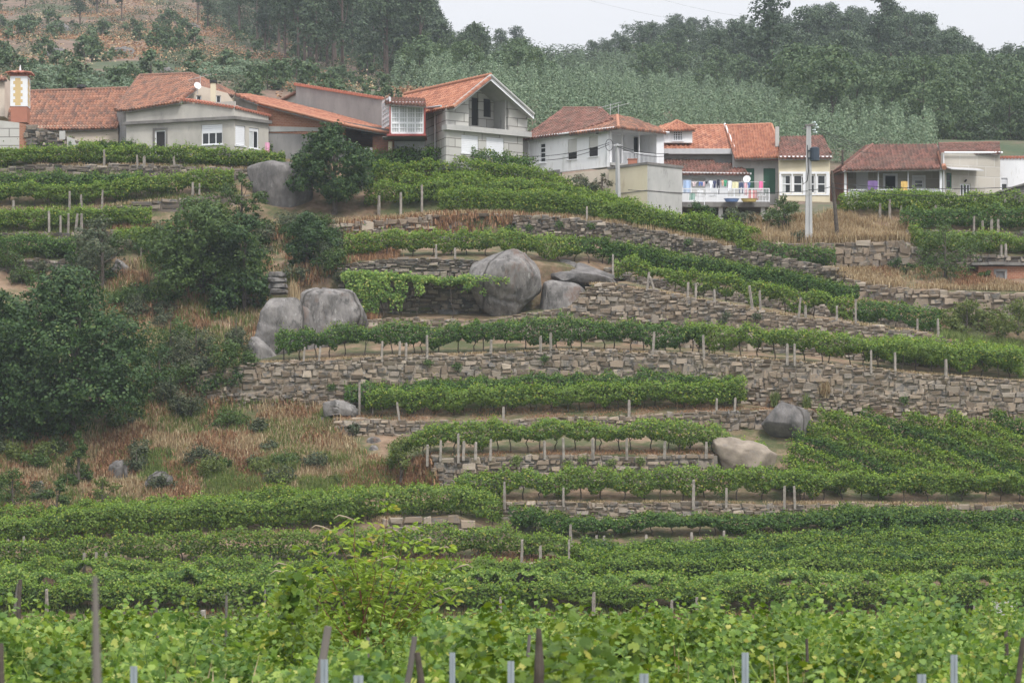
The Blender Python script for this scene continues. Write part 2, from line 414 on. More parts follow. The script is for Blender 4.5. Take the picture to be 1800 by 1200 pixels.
MAT['grass'] = leafmat('green_grass_blade', [(0, (0.072, 0.115, 0.028)), (.5, (0.132, 0.184, 0.050)), (1, (0.240, 0.276, 0.088))], trans=.3, rough=.7)
MAT['heath'] = leafmat('heather_sprig', [(0, (.04, .06, .03)), (.5, (.075, .095, .05)), (1, (.13, .13, .075))], trans=.15, rough=.8)
# ================================================================== THE HILLSIDE
def D(v): return 150.0 + (1080.0 - v) * 0.07
def L_(*a):      # u0,v0,u1,v1,...
    return np.array(a[0::2], float), np.array(a[1::2], float)
# every terrace step: rows of (u, v at its foot, v at its lip)
STEP = [
 [(0,1092,1082),(1800,1094,1084)],
 [(0,1022,1004),(350,1020,994),(700,1020,994),(1000,1020,990),(1060,1030,1027),(1800,1026,1023)],
 [(0,992,985),(200,968,958),(400,958,950),(600,950,940),(680,950,914),(800,947,906),(890,950,938),(1000,980,960),(1200,978,956),(1400,955,950),(1800,942,938)],
 [(0,925,922),(300,915,913),(500,900,898),(700,895,893),(830,900,896),(885,911,884),(1100,912,883),(1400,914,886),(1800,916,889)],
 [(0,870,868),(400,850,848),(700,850,847),(762,860,803),(1000,858,800),(1260,852,800),(1300,850,846),(1800,850,847)],
 [(0,780,778),(300,762,760),(560,747,744),(600,764,737),(700,764,742),(900,762,738),(1100,760,730),(1300,755,722),(1420,748,718),(1460,742,739),(1800,741,739)],
 [(0,722,720),(300,716,700),(350,710,657),(450,714,640),(600,716,631),(800,700,625),(1000,695,616),(1200,695,622),(1330,712,630),(1400,725,636),(1600,735,655),(1800,735,672),(2050,735,690)],
 [(0,642,640),(400,628,622),(440,622,600),(640,598,562),(850,596,562),(1000,600,542),(1040,600,500),(1100,602,503),(1200,610,523),(1300,618,540),(1400,622,558),(1500,632,570),(1600,642,582),(1680,648,602),(1740,650,640),(2050,665,660)],
 [(0,560,558),(430,545,540),(500,540,480),(600,548,462),(700,550,456),(830,550,456),(900,550,462),(1000,532,470),(1060,492,472),(1100,494,482),(1200,516,500),(1300,532,514),(1400,550,534),(1500,562,546),(1600,577,562),(1700,595,590),(2050,610,602)],
 [(0,474,456),(120,476,458),(300,470,455),(560,432,400),(600,434,392),(700,432,388),(780,426,379),(900,422,379),(1000,424,386),(1100,437,397),(1200,454,417),(1300,472,437),(1400,492,460),(1480,510,478),(1500,520,497),(1600,545,510),(1700,560,516),(1800,562,520),(2050,562,520)],
 [(0,425,412),(130,424,408),(200,422,406),(430,402,396),(600,386,380),(800,371,368),(1000,379,376),(1200,411,409),(1300,431,425),(1325,470,428),(1450,472,428),(1590,474,420),(1620,474,446),(1800,474,449),(2050,474,450)],
 [(0,386,371),(130,381,371),(240,376,359),(380,363,343),(430,356,340),(600,346,343),(800,341,338),(900,347,344),(1100,388,386),(1200,404,402),(1300,404,400),(1450,402,399),(1600,424,407),(1800,425,409),(2050,427,410)],
 [(0,321,300),(60,323,293),(240,321,292),(400,316,298),(470,311,300),(650,311,308),(850,312,309),(950,327,323),(1100,382,380),(1200,398,396),(1350,394,392),(1450,384,382),(1600,380,377),(1800,382,379),(2050,382,379)],
 [(0,272,270),(400,279,276),(650,286,284),(740,286,284),(850,300,298),(950,318,315),(1060,340,336),(1100,378,376),(1200,392,389),(1350,388,385),(1450,372,369),(1600,366,363),(1800,372,369),(2050,374,370)],
]
NS = len(STEP)
STEPA = [np.array(s, float) for s in STEP]
def vB(k, u): a = STEPA[k]; return np.interp(u, a[:, 0], a[:, 1])
def vT(k, u): a = STEPA[k]; return np.interp(u, a[:, 0], a[:, 2])
FAR = [
 (262, L_(0,200, 500,200, 700,205, 900,222, 1200,262, 1500,282, 1800,295)),
 (330, L_(0,120, 300,125, 500,140, 700,165, 900,185, 1200,222, 1500,242, 1800,252)),
 (430, L_(0,70, 300,72, 500,100, 650,130, 900,155, 1100,168, 1300,185, 1500,192, 1800,202)),
 (520, L_(0,28, 300,30, 450,70, 650,100, 900,128, 1100,130, 1300,132, 1500,118, 1800,155)),
 (600, L_(0,-30, 300,-40, 450,0, 600,50, 760,90, 900,118, 1050,128, 1100,118, 1170,98, 1300,95, 1500,70, 1650,98, 1745,145, 1800,132, 2000,100)),
]
def column(u):
    """ground profile at photo column u: (Y, z) nodes from the foot of the hill to the ridge"""
    Y = [145.0, 148.6]; z = [-6.35, -6.1]
    for k in range(NS):
        b, t = vB(k, u), vT(k, u)
        y = D(min(b, 1082.0)) if k else 149.6
        Y += [y, y + .35]; z += [(HV - b) * y / F, (HV - t) * (y + .35) / F]
    zt = z[-1]
    Y += [224.0]; z += [zt + .8]
    for y, (a, b) in FAR:
        Y.append(y); z.append((HV - np.interp(u, a, b)) * y / F)
    Y += [660.0, 900.0, 1500.0]; z += [z[-1] - 6, z[-1] - 90, z[-1] - 130]
    return np.array(Y), np.array(z)
_cols = {}
def col_at(u):
    q = int(round(u / 5.0))
    if q not in _cols: _cols[q] = column(q * 5.0)
    return _cols[q]
def gz(x, Y):
    """ground height"""
    if Y < 145: return field_z(x, Y)
    u = 900 + F * x / Y
    a, b = col_at(u)
    return float(np.interp(Y, a, b))
def field_z(x, Y):
    return float(np.interp(Y, [0, 20, 60, 100, 140, 146, 152], [-1.9, -2.25, -3.45, -4.85, -6.15, -6.36, -6.4]))
def tread(k, t, u):
    """point on terrace k at column u, t from its lip (0) to the foot of the next wall (1)"""
    a, b = col_at(u)
    i = 3 + 2 * k
    Y = a[i] + (a[i + 1] - a[i]) * t
    z = b[i] + (b[i + 1] - b[i]) * t
    return np.array([(u - 900) * Y / F, Y, z])
def ground_at(u, v):
    """ground point seen at photo pixel (u, v) (front-most)"""
    a, b = col_at(u)
    vv = HV - b / a * F
    for i in range(1, len(a) - 3):
        v0, v1 = vv[i], vv[i + 1]
        if v1 <= v <= v0 and v0 > v1:
            t = (v0 - v) / (v0 - v1); Y = a[i] + (a[i + 1] - a[i]) * t
            return np.array([(u - 900) * Y / F, Y, b[i] + (b[i + 1] - b[i]) * t])
    Y = D(v); return np.array([(u - 900) * Y / F, Y, gz((u - 900) * Y / F, Y)])

# hillside sheet (near part with terraces) and the far hills
def grid_mesh(us, prof, name, mat, sub, amp):
    cols = []
    for u in us:
        a, b = prof(u)
        Y = []; 
        for i in range(len(a) - 1):
            m = sub(i)
            Y += list(a[i] + (a[i + 1] - a[i]) * np.arange(m) / m)
        Y.append(a[-1]); Y = np.array(Y); z = np.interp(Y, a, b)
        x = (u - 900) * Y / F
        cols.append(np.stack([x, Y, z], 1))
    A = np.array(cols); nu, nv = A.shape[:2]
    A[..., 2] += amp(A[..., 0], A[..., 1])
    i = np.arange(nu - 1)[:, None] * nv + np.arange(nv - 1)[None, :]
    i = i.ravel()
    Fq = np.stack([i, i + nv, i + nv + 1, i + 1], 1)
    me = mesh_np(name, A.reshape(-1, 3), [Fq], smooth=False)
    o = link(name, me, mat); o['kind'] = 'structure'
    return o
def prof_near(u):
    a, b = column(u); n = 2 + 2 * NS + 1
    return a[:n], b[:n]
def prof_far(u):
    a, b = column(u); n = 2 + 2 * NS
    return a[n:], b[n:]
us = np.arange(-700, 2500, 8.0)
grid_mesh(us, prof_near, 'hillside', MAT['soil'], lambda i: 1 if (i >= 2 and i % 2 == 0 and i < 30) else 4,
          lambda x, y: .10 * noise2(x * .9, y * .9, 3) )
us = np.arange(-1100, 2900, 20.0)
def amp_far(x, y):
    return np.clip((y - 226) / 60, 0, 1) * (2.0 * noise2(x / 22, y / 22, 5, 4))
grid_mesh(us, prof_far, 'hills', MAT['farsoil'], lambda i: [8, 14, 20, 18, 16, 8, 4, 4][i], amp_far)
# the level field between the camera and the foot of the hill
gx = np.arange(-90, 91, 1.5); gy = np.concatenate([np.arange(-30, 60, 1.0), np.arange(60, 150.1, 2.5)])
GX, GY = np.meshgrid(gx, gy, indexing='ij')
GZ = np.interp(GY, [-30, 0, 20, 60, 100, 140, 146, 152], [-1.7, -1.9, -2.25, -3.45, -4.85, -6.15, -6.36, -6.45]) + .06 * noise2(GX * .8, GY * .8, 9)
n0, n1 = GX.shape
i = (np.arange(n0 - 1)[:, None] * n1 + np.arange(n1 - 1)[None, :]).ravel()
me = mesh_np('field', np.stack([GX, GY, GZ], -1).reshape(-1, 3), [np.stack([i, i + n1, i + n1 + 1, i + 1], 1)])
o = link('field_ground', me, MAT['field']); o['kind'] = 'structure'

# ------------------------------------------------------------------ dry-stone walls
def stones(S0, S1, topf, botf, yf, mean_h=.27, mean_w=.42, rg=None, round_=.8, thick=.32, ragged=.06):
    """stones for a wall running in x from S0 to S1; topf/botf give z, yf gives Y of the face"""
    rg = rg or np.random.default_rng(int(abs(S0 * 10)) + 5)
    xs = np.linspace(S0, S1, 60)
    hmax = float(np.max([topf(x) - botf(x) for x in xs])) + .3
    V, n = [], 0
    t = 0.0
    rows = []
    while t < hmax:
        h = mean_h * rg.uniform(.55, 1.5); rows.append((t, h)); t += h
    G = np.array([-1, -.8, .8, 1.0])
    for (t, h) in rows:
        x = S0 - rg.uniform(0, .3)
        while x < S1:
            wd = mean_w * rg.uniform(.4, 1.9) * (0.8 + .5 * (h / mean_h - .6))
            xc = x + wd / 2; x += wd
            if xc > S1: break
            tz = topf(xc); bz = botf(xc)
            zt = tz - t + (rg.uniform(-ragged, ragged) if t == 0 else 0)
            zb = tz - t - h
            if zt < bz - .15: continue
            # courses wander
            wob = .10 * math.sin(xc * .9 + t * 3) + .07 * math.sin(xc * 2.3 + 1.7 + t * 5)
            if t > 0: zt += wob * min(1, t)
            zb += wob * min(1, t + h)
            if rg.random() < .25: zb -= h * rg.uniform(.2, .8)
            if rg.random() < .2: zt -= h * .25
            cz = (zt + zb) / 2; hh = (zt - zb) / 2 * .98; ww = wd / 2 * .98
            a, b = np.meshgrid(G, G, indexing='ij')
            ring = np.maximum(abs(a), abs(b)) > .9
            sk = rg.uniform(-.22, .22, 2)
            corner = (abs(a) > .9) & (abs(b) > .9)
            bv = min(.04, ww * .3, hh * .35)
            X = np.where(abs(a) > .9, a * ww, np.sign(a) * (ww - bv)) * (1 + sk[0] * b * hh / ww) + rg.uniform(-.02, .02, a.shape)
            Z = np.where(abs(b) > .9, b * hh, np.sign(b) * (hh - bv)) * (1 + sk[1] * a) + rg.uniform(-.018, .018, a.shape)
            # chipped corners
            chip = rg.uniform(.45, 1.0, (2, 2)); ci = np.where(a > 0, 1, 0); cj = np.where(b > 0, 1, 0); cc = chip[ci, cj]
            X = X * (1 - (1 - cc) * .35); Z = Z * cc ** np.where(rg.random() < .5, 1.0, .4)
            push = rg.uniform(-.07, .08)
            Yo = np.where(ring, np.where(corner, .10, .065), 0.0) - push + rg.uniform(-.03, .03, a.shape) + a * rg.uniform(-.05, .05) + b * rg.uniform(-.06, .03)
            y = yf(xc)
            V.append(np.stack([xc + X, y + Yo, cz + Z], -1).reshape(-1, 3)); n += 1
    if not V: return np.zeros((0, 3)), []
    V = np.concatenate(V)
    q = (np.arange(3)[:, None] * 4 + np.arange(3)[None, :]).ravel()
    f = np.stack([q, q + 4, q + 5, q + 1], 1)
    Fs = (f[None] + (np.arange(n) * 16)[:, None, None]).reshape(-1, 4)
    return V, [Fs]

def step_wall(k, u0, u1, label, mat='stone', mean_h=.23, mean_w=.36, lift=.08, seed=0, name='stone_wall'):
    um = (u0 + u1) / 2
    ym = D(vB(k, um)) if k else 149.6
    x0, x1 = (u0 - 900) * ym / F, (u1 - 900) * ym / F
    def yf(x):
        u = 900 + F * x / ym; return (D(min(vB(k, u), 1082)) if k else 149.6) - .16
    def topf(x):
        y = yf(x) + .16; u = 900 + F * x / y; return (HV - vT(k, u)) * y / F + lift + .05 * math.sin(x * .7) 
    def botf(x):
        y = yf(x) + .16; u = 900 + F * x / y; return (HV - vB(k, u)) * y / F - .15
    VF = stones(x0, x1, topf, botf, yf, mean_h, mean_w, np.random.default_rng(100 + k * 7 + seed))
    # flat capping earth and back of the wall
    xs = np.linspace(x0, x1, max(4, int((x1 - x0) / .6)))
    rows = []
    for x in xs:
        y = yf(x); tz = topf(x) - .10; bz = min(botf(x), tz - .1)
        rows.append([(x, y + .2, bz), (x, y + .18, tz), (x, y + .7, tz + .0), (x, y + .7, bz)])
    A = np.array(rows).reshape(-1, 3); m = len(xs)
    q = np.arange(m - 1)[:, None] * 4; j = np.array([0, 1, 2])[None, :]
    a = (q + j).ravel()
    core = (A, [np.stack([a, a + 4, a + 5, a + 1], 1)])
    V, Fs = joinVF([VF, core])
    xm = (x0 + x1) / 2
    return solo(name, (V, Fs), MAT[mat], label, 'wall', (xm, yf(xm), botf(xm)))

step_wall(2, 672, 892, 'short tumbled wall of big rounded stones below the bushy vine row, left of centre', mean_h=.4, mean_w=.62, seed=1)
step_wall(2, 990, 1330, 'very low stone edge under the vine row with four pale posts', mean_h=.22, seed=2)
step_wall(3, 880, 2000, 'long low stone wall, lowest on the right, running to the right edge', mean_h=.24, mean_w=.4)
step_wall(4, 764, 1262, 'straight grey wall ending at the tan boulder', mean_h=.30, mean_w=.45)
step_wall(5, 590, 1440, 'thin stone wall between the double vine row and the row below it', mean_h=.25)
step_wall(6, 348, 2000, 'biggest stone terrace wall, crossing the whole middle of the hill', mean_h=.27, mean_w=.40)
step_wall(7, 636, 1034, 'low wall under the dark recess and the two big boulders', mean_h=.34, mean_w=.5)
step_wall(7, 1036, 1700, 'sloping stone wall right of the huge boulders, falling to the right', mean_h=.26, mean_w=.42, seed=3)
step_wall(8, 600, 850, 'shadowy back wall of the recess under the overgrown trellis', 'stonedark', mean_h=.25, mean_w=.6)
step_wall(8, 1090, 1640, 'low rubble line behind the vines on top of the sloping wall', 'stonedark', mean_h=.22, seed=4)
step_wall(9, 575, 760, 'ragged wall of pale stones under the ruined steps, upper centre', mean_h=.32, mean_w=.5)
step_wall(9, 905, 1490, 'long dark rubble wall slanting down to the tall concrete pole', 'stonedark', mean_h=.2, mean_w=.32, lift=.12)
step_wall(9, 1495, 2000, 'broken wall of light blocks below the dry bank, right side', mean_h=.4, mean_w=.6, seed=5)
step_wall(9, -60, 130, 'low grey wall, lowest of the left terraces', 'stonedark', mean_h=.3, seed=6)
step_wall(10, 1322, 1612, 'squared stone wall behind the tall concrete pole', mean_h=.34, mean_w=.55)
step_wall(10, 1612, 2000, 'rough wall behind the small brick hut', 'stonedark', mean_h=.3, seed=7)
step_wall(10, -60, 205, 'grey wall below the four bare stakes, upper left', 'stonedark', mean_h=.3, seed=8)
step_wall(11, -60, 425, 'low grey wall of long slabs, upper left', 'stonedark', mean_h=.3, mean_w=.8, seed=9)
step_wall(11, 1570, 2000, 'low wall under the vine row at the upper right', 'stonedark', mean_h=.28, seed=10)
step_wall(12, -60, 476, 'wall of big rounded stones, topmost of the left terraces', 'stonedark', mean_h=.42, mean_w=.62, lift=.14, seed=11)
step_wall(1, 350, 1040, 'low earth-backed stone edge behind the lowest trellis', 'stonedark', mean_h=.25, seed=12)
# ================================================================== VINES
def row_leaves(pts, h, w, low, n_per_m, size, rg, lobes=False, shag=.38, hang=0.0, amp=1.0, jit=.5, shoots=False):
    """leaf cloud along a line of ground points: canopy from low*h up to h, w wide"""
    pts = np.asarray(pts); seg = np.linalg.norm(np.diff(pts[:, :2], axis=0), axis=1)
    s = np.concatenate([[0], np.cumsum(seg)]); Ltot = s[-1]
    n = int(Ltot * n_per_m * 2.0)
    t = rg.uniform(0, Ltot, n)
    C = np.stack([np.interp(t, s, pts[:, q]) for q in range(3)], 1)
    dx = np.interp(t, s, np.gradient(pts[:, 0], s)); dy = np.interp(t, s, np.gradient(pts[:, 1], s))
    dn = np.stack([-dy, dx], 1); dn /= np.linalg.norm(dn, axis=1, keepdims=True) + 1e-9
    sd = float(pts[0, 0] * 3.3 + pts[0, 1])
    th = rg.uniform(0, 2 * np.pi, n)
    rr = 1 - rg.exponential(.24, n); rr = np.clip(rr, .1, 1.15)
    lump = 1 + shag * noise2(t * 1.3, th * 1.1, sd, 3)
    wv = .24 * smooth_noise(t * .75, sd + 3) + .19 * smooth_noise(t * 2.3, sd + 4)
    hh = h * (1.12 + amp * wv); lo = h * low * (1 + 1.1 * smooth_noise(t * 1.1, sd + 9)).clip(.1, 2.2)
    mid = (hh + lo) / 2; half = (hh - lo) / 2
    sup = lambda q: np.sign(q) * np.abs(q) ** .72
    a = sup(np.cos(th)) * rr * lump; b = sup(np.sin(th)) * rr * lump
    if hang:      # strands that droop under the canopy here and there
        m = (rg.random(n) < .22) & (b < 0)
        gap = smooth_noise(t * .9, sd + 21) > .05
        b = np.where(m & gap, b - rg.random(n) * hang, b)
        a = np.where(m & gap, a * .55, a)
    C[:, 0] += dn[:, 0] * a * w / 2; C[:, 1] += dn[:, 1] * a * w / 2
    C[:, 2] += np.maximum(mid + half * b, .05)
    # a few shoots sticking out of the top
    k = int(n * .05); j = rg.choice(n, k, replace=False)
    C[j, 2] = C[j, 2] + np.abs(rg.normal(0, .13, k)) * (b[j] > 0)
    N = np.stack([dn[:, 0] * a, dn[:, 1] * a, b * .8 + .55], 1) + rg.normal(size=(n, 3)) * jit
    # blow away leaves to open small gaps
    keep = noise2(t * 1.7, th * 1.5, sd + 5, 3) > -.42
    keep |= rg.random(n) < .35
    if shoots:      # young growth on the canopy top, paler to paint in light from above
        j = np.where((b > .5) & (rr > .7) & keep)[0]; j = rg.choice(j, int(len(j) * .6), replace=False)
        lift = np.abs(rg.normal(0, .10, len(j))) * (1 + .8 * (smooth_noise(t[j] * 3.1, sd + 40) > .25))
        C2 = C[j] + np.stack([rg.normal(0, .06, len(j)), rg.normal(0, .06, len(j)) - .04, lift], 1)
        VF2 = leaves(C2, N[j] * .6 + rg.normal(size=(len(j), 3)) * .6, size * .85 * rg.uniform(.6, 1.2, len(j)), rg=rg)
    C, N = C[keep], N[keep]
    sz = size * rg.uniform(.65, 1.25, len(C))
    VF1 = (lobed if lobes else leaves)(C, N, sz, rg=rg)
    return (VF1, VF2) if shoots else VF1

# one vine stem, shared by all rows
def stem_mesh(hh, seed):
    r = np.random.default_rng(seed)
    z = np.linspace(0, hh, 6); x = np.cumsum(r.normal(0, .05, 6)); y = np.cumsum(r.normal(0, .04, 6))
    x -= x[0]; y -= y[0]
    a = tube(np.stack([x, y, z - .08], 1), np.linspace(.045, .025, 6), 5)
    b = tube([(x[3], y[3], z[3]), (x[3] + .22, y[3] + .05, z[3] + .3), (x[3] + .35, y[3], z[3] + .5)], [.025, .02, .012], 4)
    V, Fs = joinVF([a, b]); me = mesh_np('stem', V, Fs); me.materials.append(MAT['vinewood']); return me
STEMS = [stem_mesh(1.2, s) for s in range(4)]

def post_mesh(hh, wd, seed, taper=.85):
    """rough split-granite post"""
    r = np.random.default_rng(seed); zs = np.array([-.3, 0, hh * .35, hh * .7, hh - .03, hh])
    V = []
    for i, z in enumerate(zs):
        q = wd / 2 * (1 - (1 - taper) * max(0, z) / hh) * (0.8 if i == 5 else 1)
        V += [(sx * q + r.normal(0, wd * .05), sy * q * .8 + r.normal(0, wd * .05), z + (r.normal(0, .02) if i == 5 else 0)) for sx, sy in ((-1, -1), (1, -1), (1, 1), (-1, 1))]
    i = np.arange(5)[:, None] * 4; j = np.arange(4)[None, :]
    a = (i + j).ravel(); b = (i + (j + 1) % 4).ravel()
    return np.array(V), [np.stack([a, b, b + 4, a + 4], 1), np.array([[20, 21, 22, 23]])]
PM = []
for s in range(4):
    V, Fs = post_mesh(1.0, .15, s); me = mesh_np('stone_post', V, Fs); me.materials.append(MAT['post']); PM.append(me)
def put_post(p, hh, label, group, wd=.17, lean=(0, 0), i=0):
    o = bpy.data.objects.new('stone_post', PM[i % 4]); COL.objects.link(o)
    o.location = [float(q) for q in p]; o.scale = (wd / .15, wd / .15, hh)
    o.rotation_euler = (lean[0], lean[1], (i * 1.3) % 1.2 - .6)
    return props(o, label, 'post', group)

NROW = [0]
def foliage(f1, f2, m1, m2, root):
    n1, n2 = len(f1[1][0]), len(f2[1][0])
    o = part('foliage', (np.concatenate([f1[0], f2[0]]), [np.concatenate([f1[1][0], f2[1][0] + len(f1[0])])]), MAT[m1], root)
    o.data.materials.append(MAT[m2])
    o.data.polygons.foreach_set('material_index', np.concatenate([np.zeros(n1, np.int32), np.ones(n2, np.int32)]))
def vine_row(k, t, u0, u1, h, w, low, label, group='vine rows on the terraces', mat='vine', n=330, size=.16, stems=True, hang=0.0, posts=None,
             t1=None, rows=1, stem_gap=1.15, name='vine_row', back=True):
    NROW[0] += 1
    rg = np.random.default_rng(NROW[0] * 13 + 1)
    uu = np.linspace(u0, u1, max(6, int(abs(u1 - u0) / 12)))
    tt = np.linspace(t, t if t1 is None else t1, len(uu))
    pts = np.array([tread(k, b, a) for a, b in zip(uu, tt)])
    if k not in (0, 1) and 'hanging strands' not in label:      # overhead trellis: wide enough to shade its own stems
        w0 = w; w = w * 1.55; n = int(n * 1.2); pts[:, 1] += (w - w0) * .35; pts[:, 2] = [max(gz(a, b), z) for a, b, z in pts]
    mid = pts[len(pts) // 2]
    root = thing(name, label, 'vines', mid, group)
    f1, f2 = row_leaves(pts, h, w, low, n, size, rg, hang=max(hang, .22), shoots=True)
    foliage(f1, f2, mat, 'shoot' if mat != 'vineb' else 'vine', root)  # lighter second leaf colour paints the lit top of the row
    if stems:
        s = np.concatenate([[0], np.cumsum(np.linalg.norm(np.diff(pts, axis=0), axis=1))])
        ss = np.arange(.4, s[-1], stem_gap)[:95]
        for q in ss:
            q = q + rg.uniform(-.3, .3)
            o = bpy.data.objects.new('stem', STEMS[int(rg.integers(4))]); COL.objects.link(o); o.parent = root
            p = [np.interp(q, s, pts[:, c]) for c in range(3)]
            o.location = (p[0] - mid[0], p[1] - mid[1] + rg.uniform(-w * .25, w * .25), p[2] - mid[2])
            o.scale = (1, 1, h * .72 / 1.2 * rg.uniform(.85, 1.1)); o.rotation_euler = (0, 0, rg.uniform(0, 6.28))
    if posts:
        for i, q in enumerate(posts):
            if not isinstance(q, tuple): q = (q,)
            u = q[0]; hh = q[1] * .86 if len(q) > 1 and q[1] > 1.1 else h * rg.uniform(.5, .66); ln = q[2] if len(q) > 2 else rg.uniform(-.04, .04)
            p = tread(k, max(.02, t - .18 * (2.6 / max(1.5, w + 1.0))), u)
            p[1] -= w * .30; p[2] = gz(p[0], p[1]) if p[1] > tread(k, 0, u)[1] else tread(k, 0, u)[2] + .02
            lw = ' '.join(label.split(',')[0].split()[:12])
            put_post(p, hh, 'granite post of the ' + lw, 'posts of the ' + lw, wd=rg.uniform(.12, .17), lean=(rg.uniform(-.04, .04), ln), i=i + k)
    return root

def T(u, px, k=5): return (u, px)    # post with its own height in metres

# lowest trellis (a wide, flat, pale canopy with a hanging front)
vine_row(0, .10, -60, 1900, 1.36, 1.5, .34, 'long lowest trellis of vines, its leafy front hanging down to the red earth', mat='vine', n=520, size=.17, stem_gap=2.2,
         posts=[(85, 1.6), (1043, 1.5, 0), (1180, 1.1), (1225, 1.2), (1710, 1.1, 0), (880, 1.2)])
vine_row(0, .42, -60, 1900, 1.42, 2.0, .62, 'flat middle strip of the lowest trellis, seen from above its front', mat='vinef', n=420, size=.17, stems=False)
vine_row(0, .74, -60, 1060, 1.40, 2.0, .60, 'rear strip of the lowest trellis, left part', mat='vine', n=380, size=.17, stems=False)
# lower right field, rows side by side
for i, nm in enumerate(['first', 'second', 'third', 'fourth', 'fifth', 'sixth']):
    vine_row(1, .08 + .145 * i, 1000 + 22 * i - 12 * i * i * .3, 1900, 1.0, 1.15, .15, nm + ' vine row counted upwards in the dense lower right field', 'rows of the lower right field',
             mat=('vineb' if i % 2 else 'vine'), n=360, stems=False)
# row B
vine_row(1, .25, 150, 1000, 1.42, 1.4, .22, 'vine row behind the three short posts, lower left', n=340, stem_gap=1.6, hang=.6,
         posts=[(150, 1.0), (172, 1.05), (188, 1.0), (917, 1.5), (950, 1.15, 0), (1000, 1.5, 0)])
vine_row(1, .45, -60, 150, 1.2, 1.4, .15, 'short vine row at the left edge below the lowest leaning post', n=340, stems=False)
# row C
vine_row(2, .30, -40, 880, 1.5, 1.7, .16, 'long bushy vine row climbing from the lower left to the tumbled wall', n=420, stem_gap=1.5, hang=.7, posts=[(16, 1.3, .1), (48, 1.3, -.06)])
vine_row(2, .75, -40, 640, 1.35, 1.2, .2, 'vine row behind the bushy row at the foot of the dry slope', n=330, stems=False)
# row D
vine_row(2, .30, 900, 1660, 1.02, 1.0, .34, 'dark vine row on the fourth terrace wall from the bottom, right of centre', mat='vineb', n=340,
         posts=[(1003, 1.4, 0), (1025, 1.05), (1048, 1.05), (1062, 1.0), (1135, .9), (1215, 1.0), (1271, .9)])
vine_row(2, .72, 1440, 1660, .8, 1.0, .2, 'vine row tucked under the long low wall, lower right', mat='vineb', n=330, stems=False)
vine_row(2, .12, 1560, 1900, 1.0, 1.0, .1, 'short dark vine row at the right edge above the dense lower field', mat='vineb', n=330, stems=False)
# row E
vine_row(3, .14, 800, 1410, 1.5, 1.4, .35, 'vine row above the long low wall, below the straight grey wall', posts=[(887, 1.4, 0), (1218, 1.5, 0), (1377, 1.2), (1395, 1.2), (1275, .8), (990, 1.0)])
vine_row(3, .14, 1400, 1900, 1.35, .9, .48, 'front vine row of the sloping field, bare stems over pink earth', n=300)
# sloping field: rows running down to the right
ORD = ['first', 'second', 'third', 'fourth', 'fifth', 'sixth', 'seventh', 'eighth', 'ninth', 'tenth', 'eleventh', 'twelfth', 'thirteenth']
def slope_row(idx, ua, va, ub, vb):
    rg = np.random.default_rng(400 + idx)
    uu = np.linspace(ua, ub, 16); vv = np.linspace(va, vb, 16)
    pts = np.array([ground_at(a, b) for a, b in zip(uu, vv)])
    mid = pts[8]
    root = thing('vine_row', ORD[idx] + ' slanting vine row from the left in the sloping field, upper right', 'vines', mid, 'slanting rows of the sloping field')
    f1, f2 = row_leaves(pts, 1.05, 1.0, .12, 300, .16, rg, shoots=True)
    foliage(f1, f2, 'vineb' if idx % 3 == 0 else 'vine', 'vine' if idx % 3 == 0 else 'shoot', root)  # same painted top light on the slanting rows
for i in range(13):
    c = -150 + i * 27          # v at u = 1400 of the line through the row
    # line v = 760 + (u-1400)*.42 - ... clipped to the field
    f = lambda u: 872 - i * 27 + (u - 1400) * .36
    us_ = np.arange(1352, 1930, 4.0); vs_ = f(us_)
    left = np.interp(vs_, [735, 765, 800, 830, 876], [1440, 1425, 1385, 1390, 1330])
    ok = (vs_ < 874) & (vs_ > 752) & (us_ > left)
    if ok.sum() > 6: slope_row(i, us_[ok][0], vs_[ok][0], us_[ok][-1], vs_[ok][-1])
# row F
vine_row(4, .12, 684, 1345, 1.52, 1.5, .38, 'vine row on the straight grey wall, ending above the tan boulder', mat='vine', stem_gap=.9,
         posts=[(752, .8), (775, .8), (806, 1.55, 0), (815, .9), (836, .9), (862, .6), (957, 1.0), (990, 1.0), (1042, .7), (1101, .6), (1167, 1.0), (1240, .8), (1340, 1.3, 0)])
# double row G
vine_row(5, .25, 642, 1312, 1.42, 1.3, .35, 'front row of the double vine row over tan earth, centre', stem_gap=.8,
         posts=[(703, 1.4, -.12), (885, 1.0, 0), (1105, .9, 0), (1258, 1.0, .04), (1290, 1.0, .05)])
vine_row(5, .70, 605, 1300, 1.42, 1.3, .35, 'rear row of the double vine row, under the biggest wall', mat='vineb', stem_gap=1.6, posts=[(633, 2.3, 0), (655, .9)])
# row H
vine_row(6, .12, 484, 1240, 1.60, 1.25, .42, 'vine row on the biggest wall, left of the middle', mat='vineb', stem_gap=1.0,
         posts=[(535, 1.0, .08), (562, 1.0, .1), (672, .8), (703, 1.0), (714, .9), (751, 1.5, 0), (863, .9), (950, 1.1), (968, 1.3, 0), (1147, 1.5, .06)])
vine_row(6, .12, 1205, 1800, 1.62, 1.3, .42, 'vine row on the biggest wall, right part', stem_gap=1.0,
         posts=[(1236, 1.4, -.04), (1382, 1.2, 0), (1395, .9), (1529, 1.3, 0), (1571, 1.3, .0), (1660, .8)])
vine_row(6, .40, 1520, 1900, 1.7, 1.5, .25, 'bushy vines behind the row at the right end of the biggest wall', n=360, stems=False)
vine_row(6, .75, 1560, 1790, 1.5, 1.4, .2, 'rear bushy vines under the end of the sloping wall, right', n=340, stems=False)
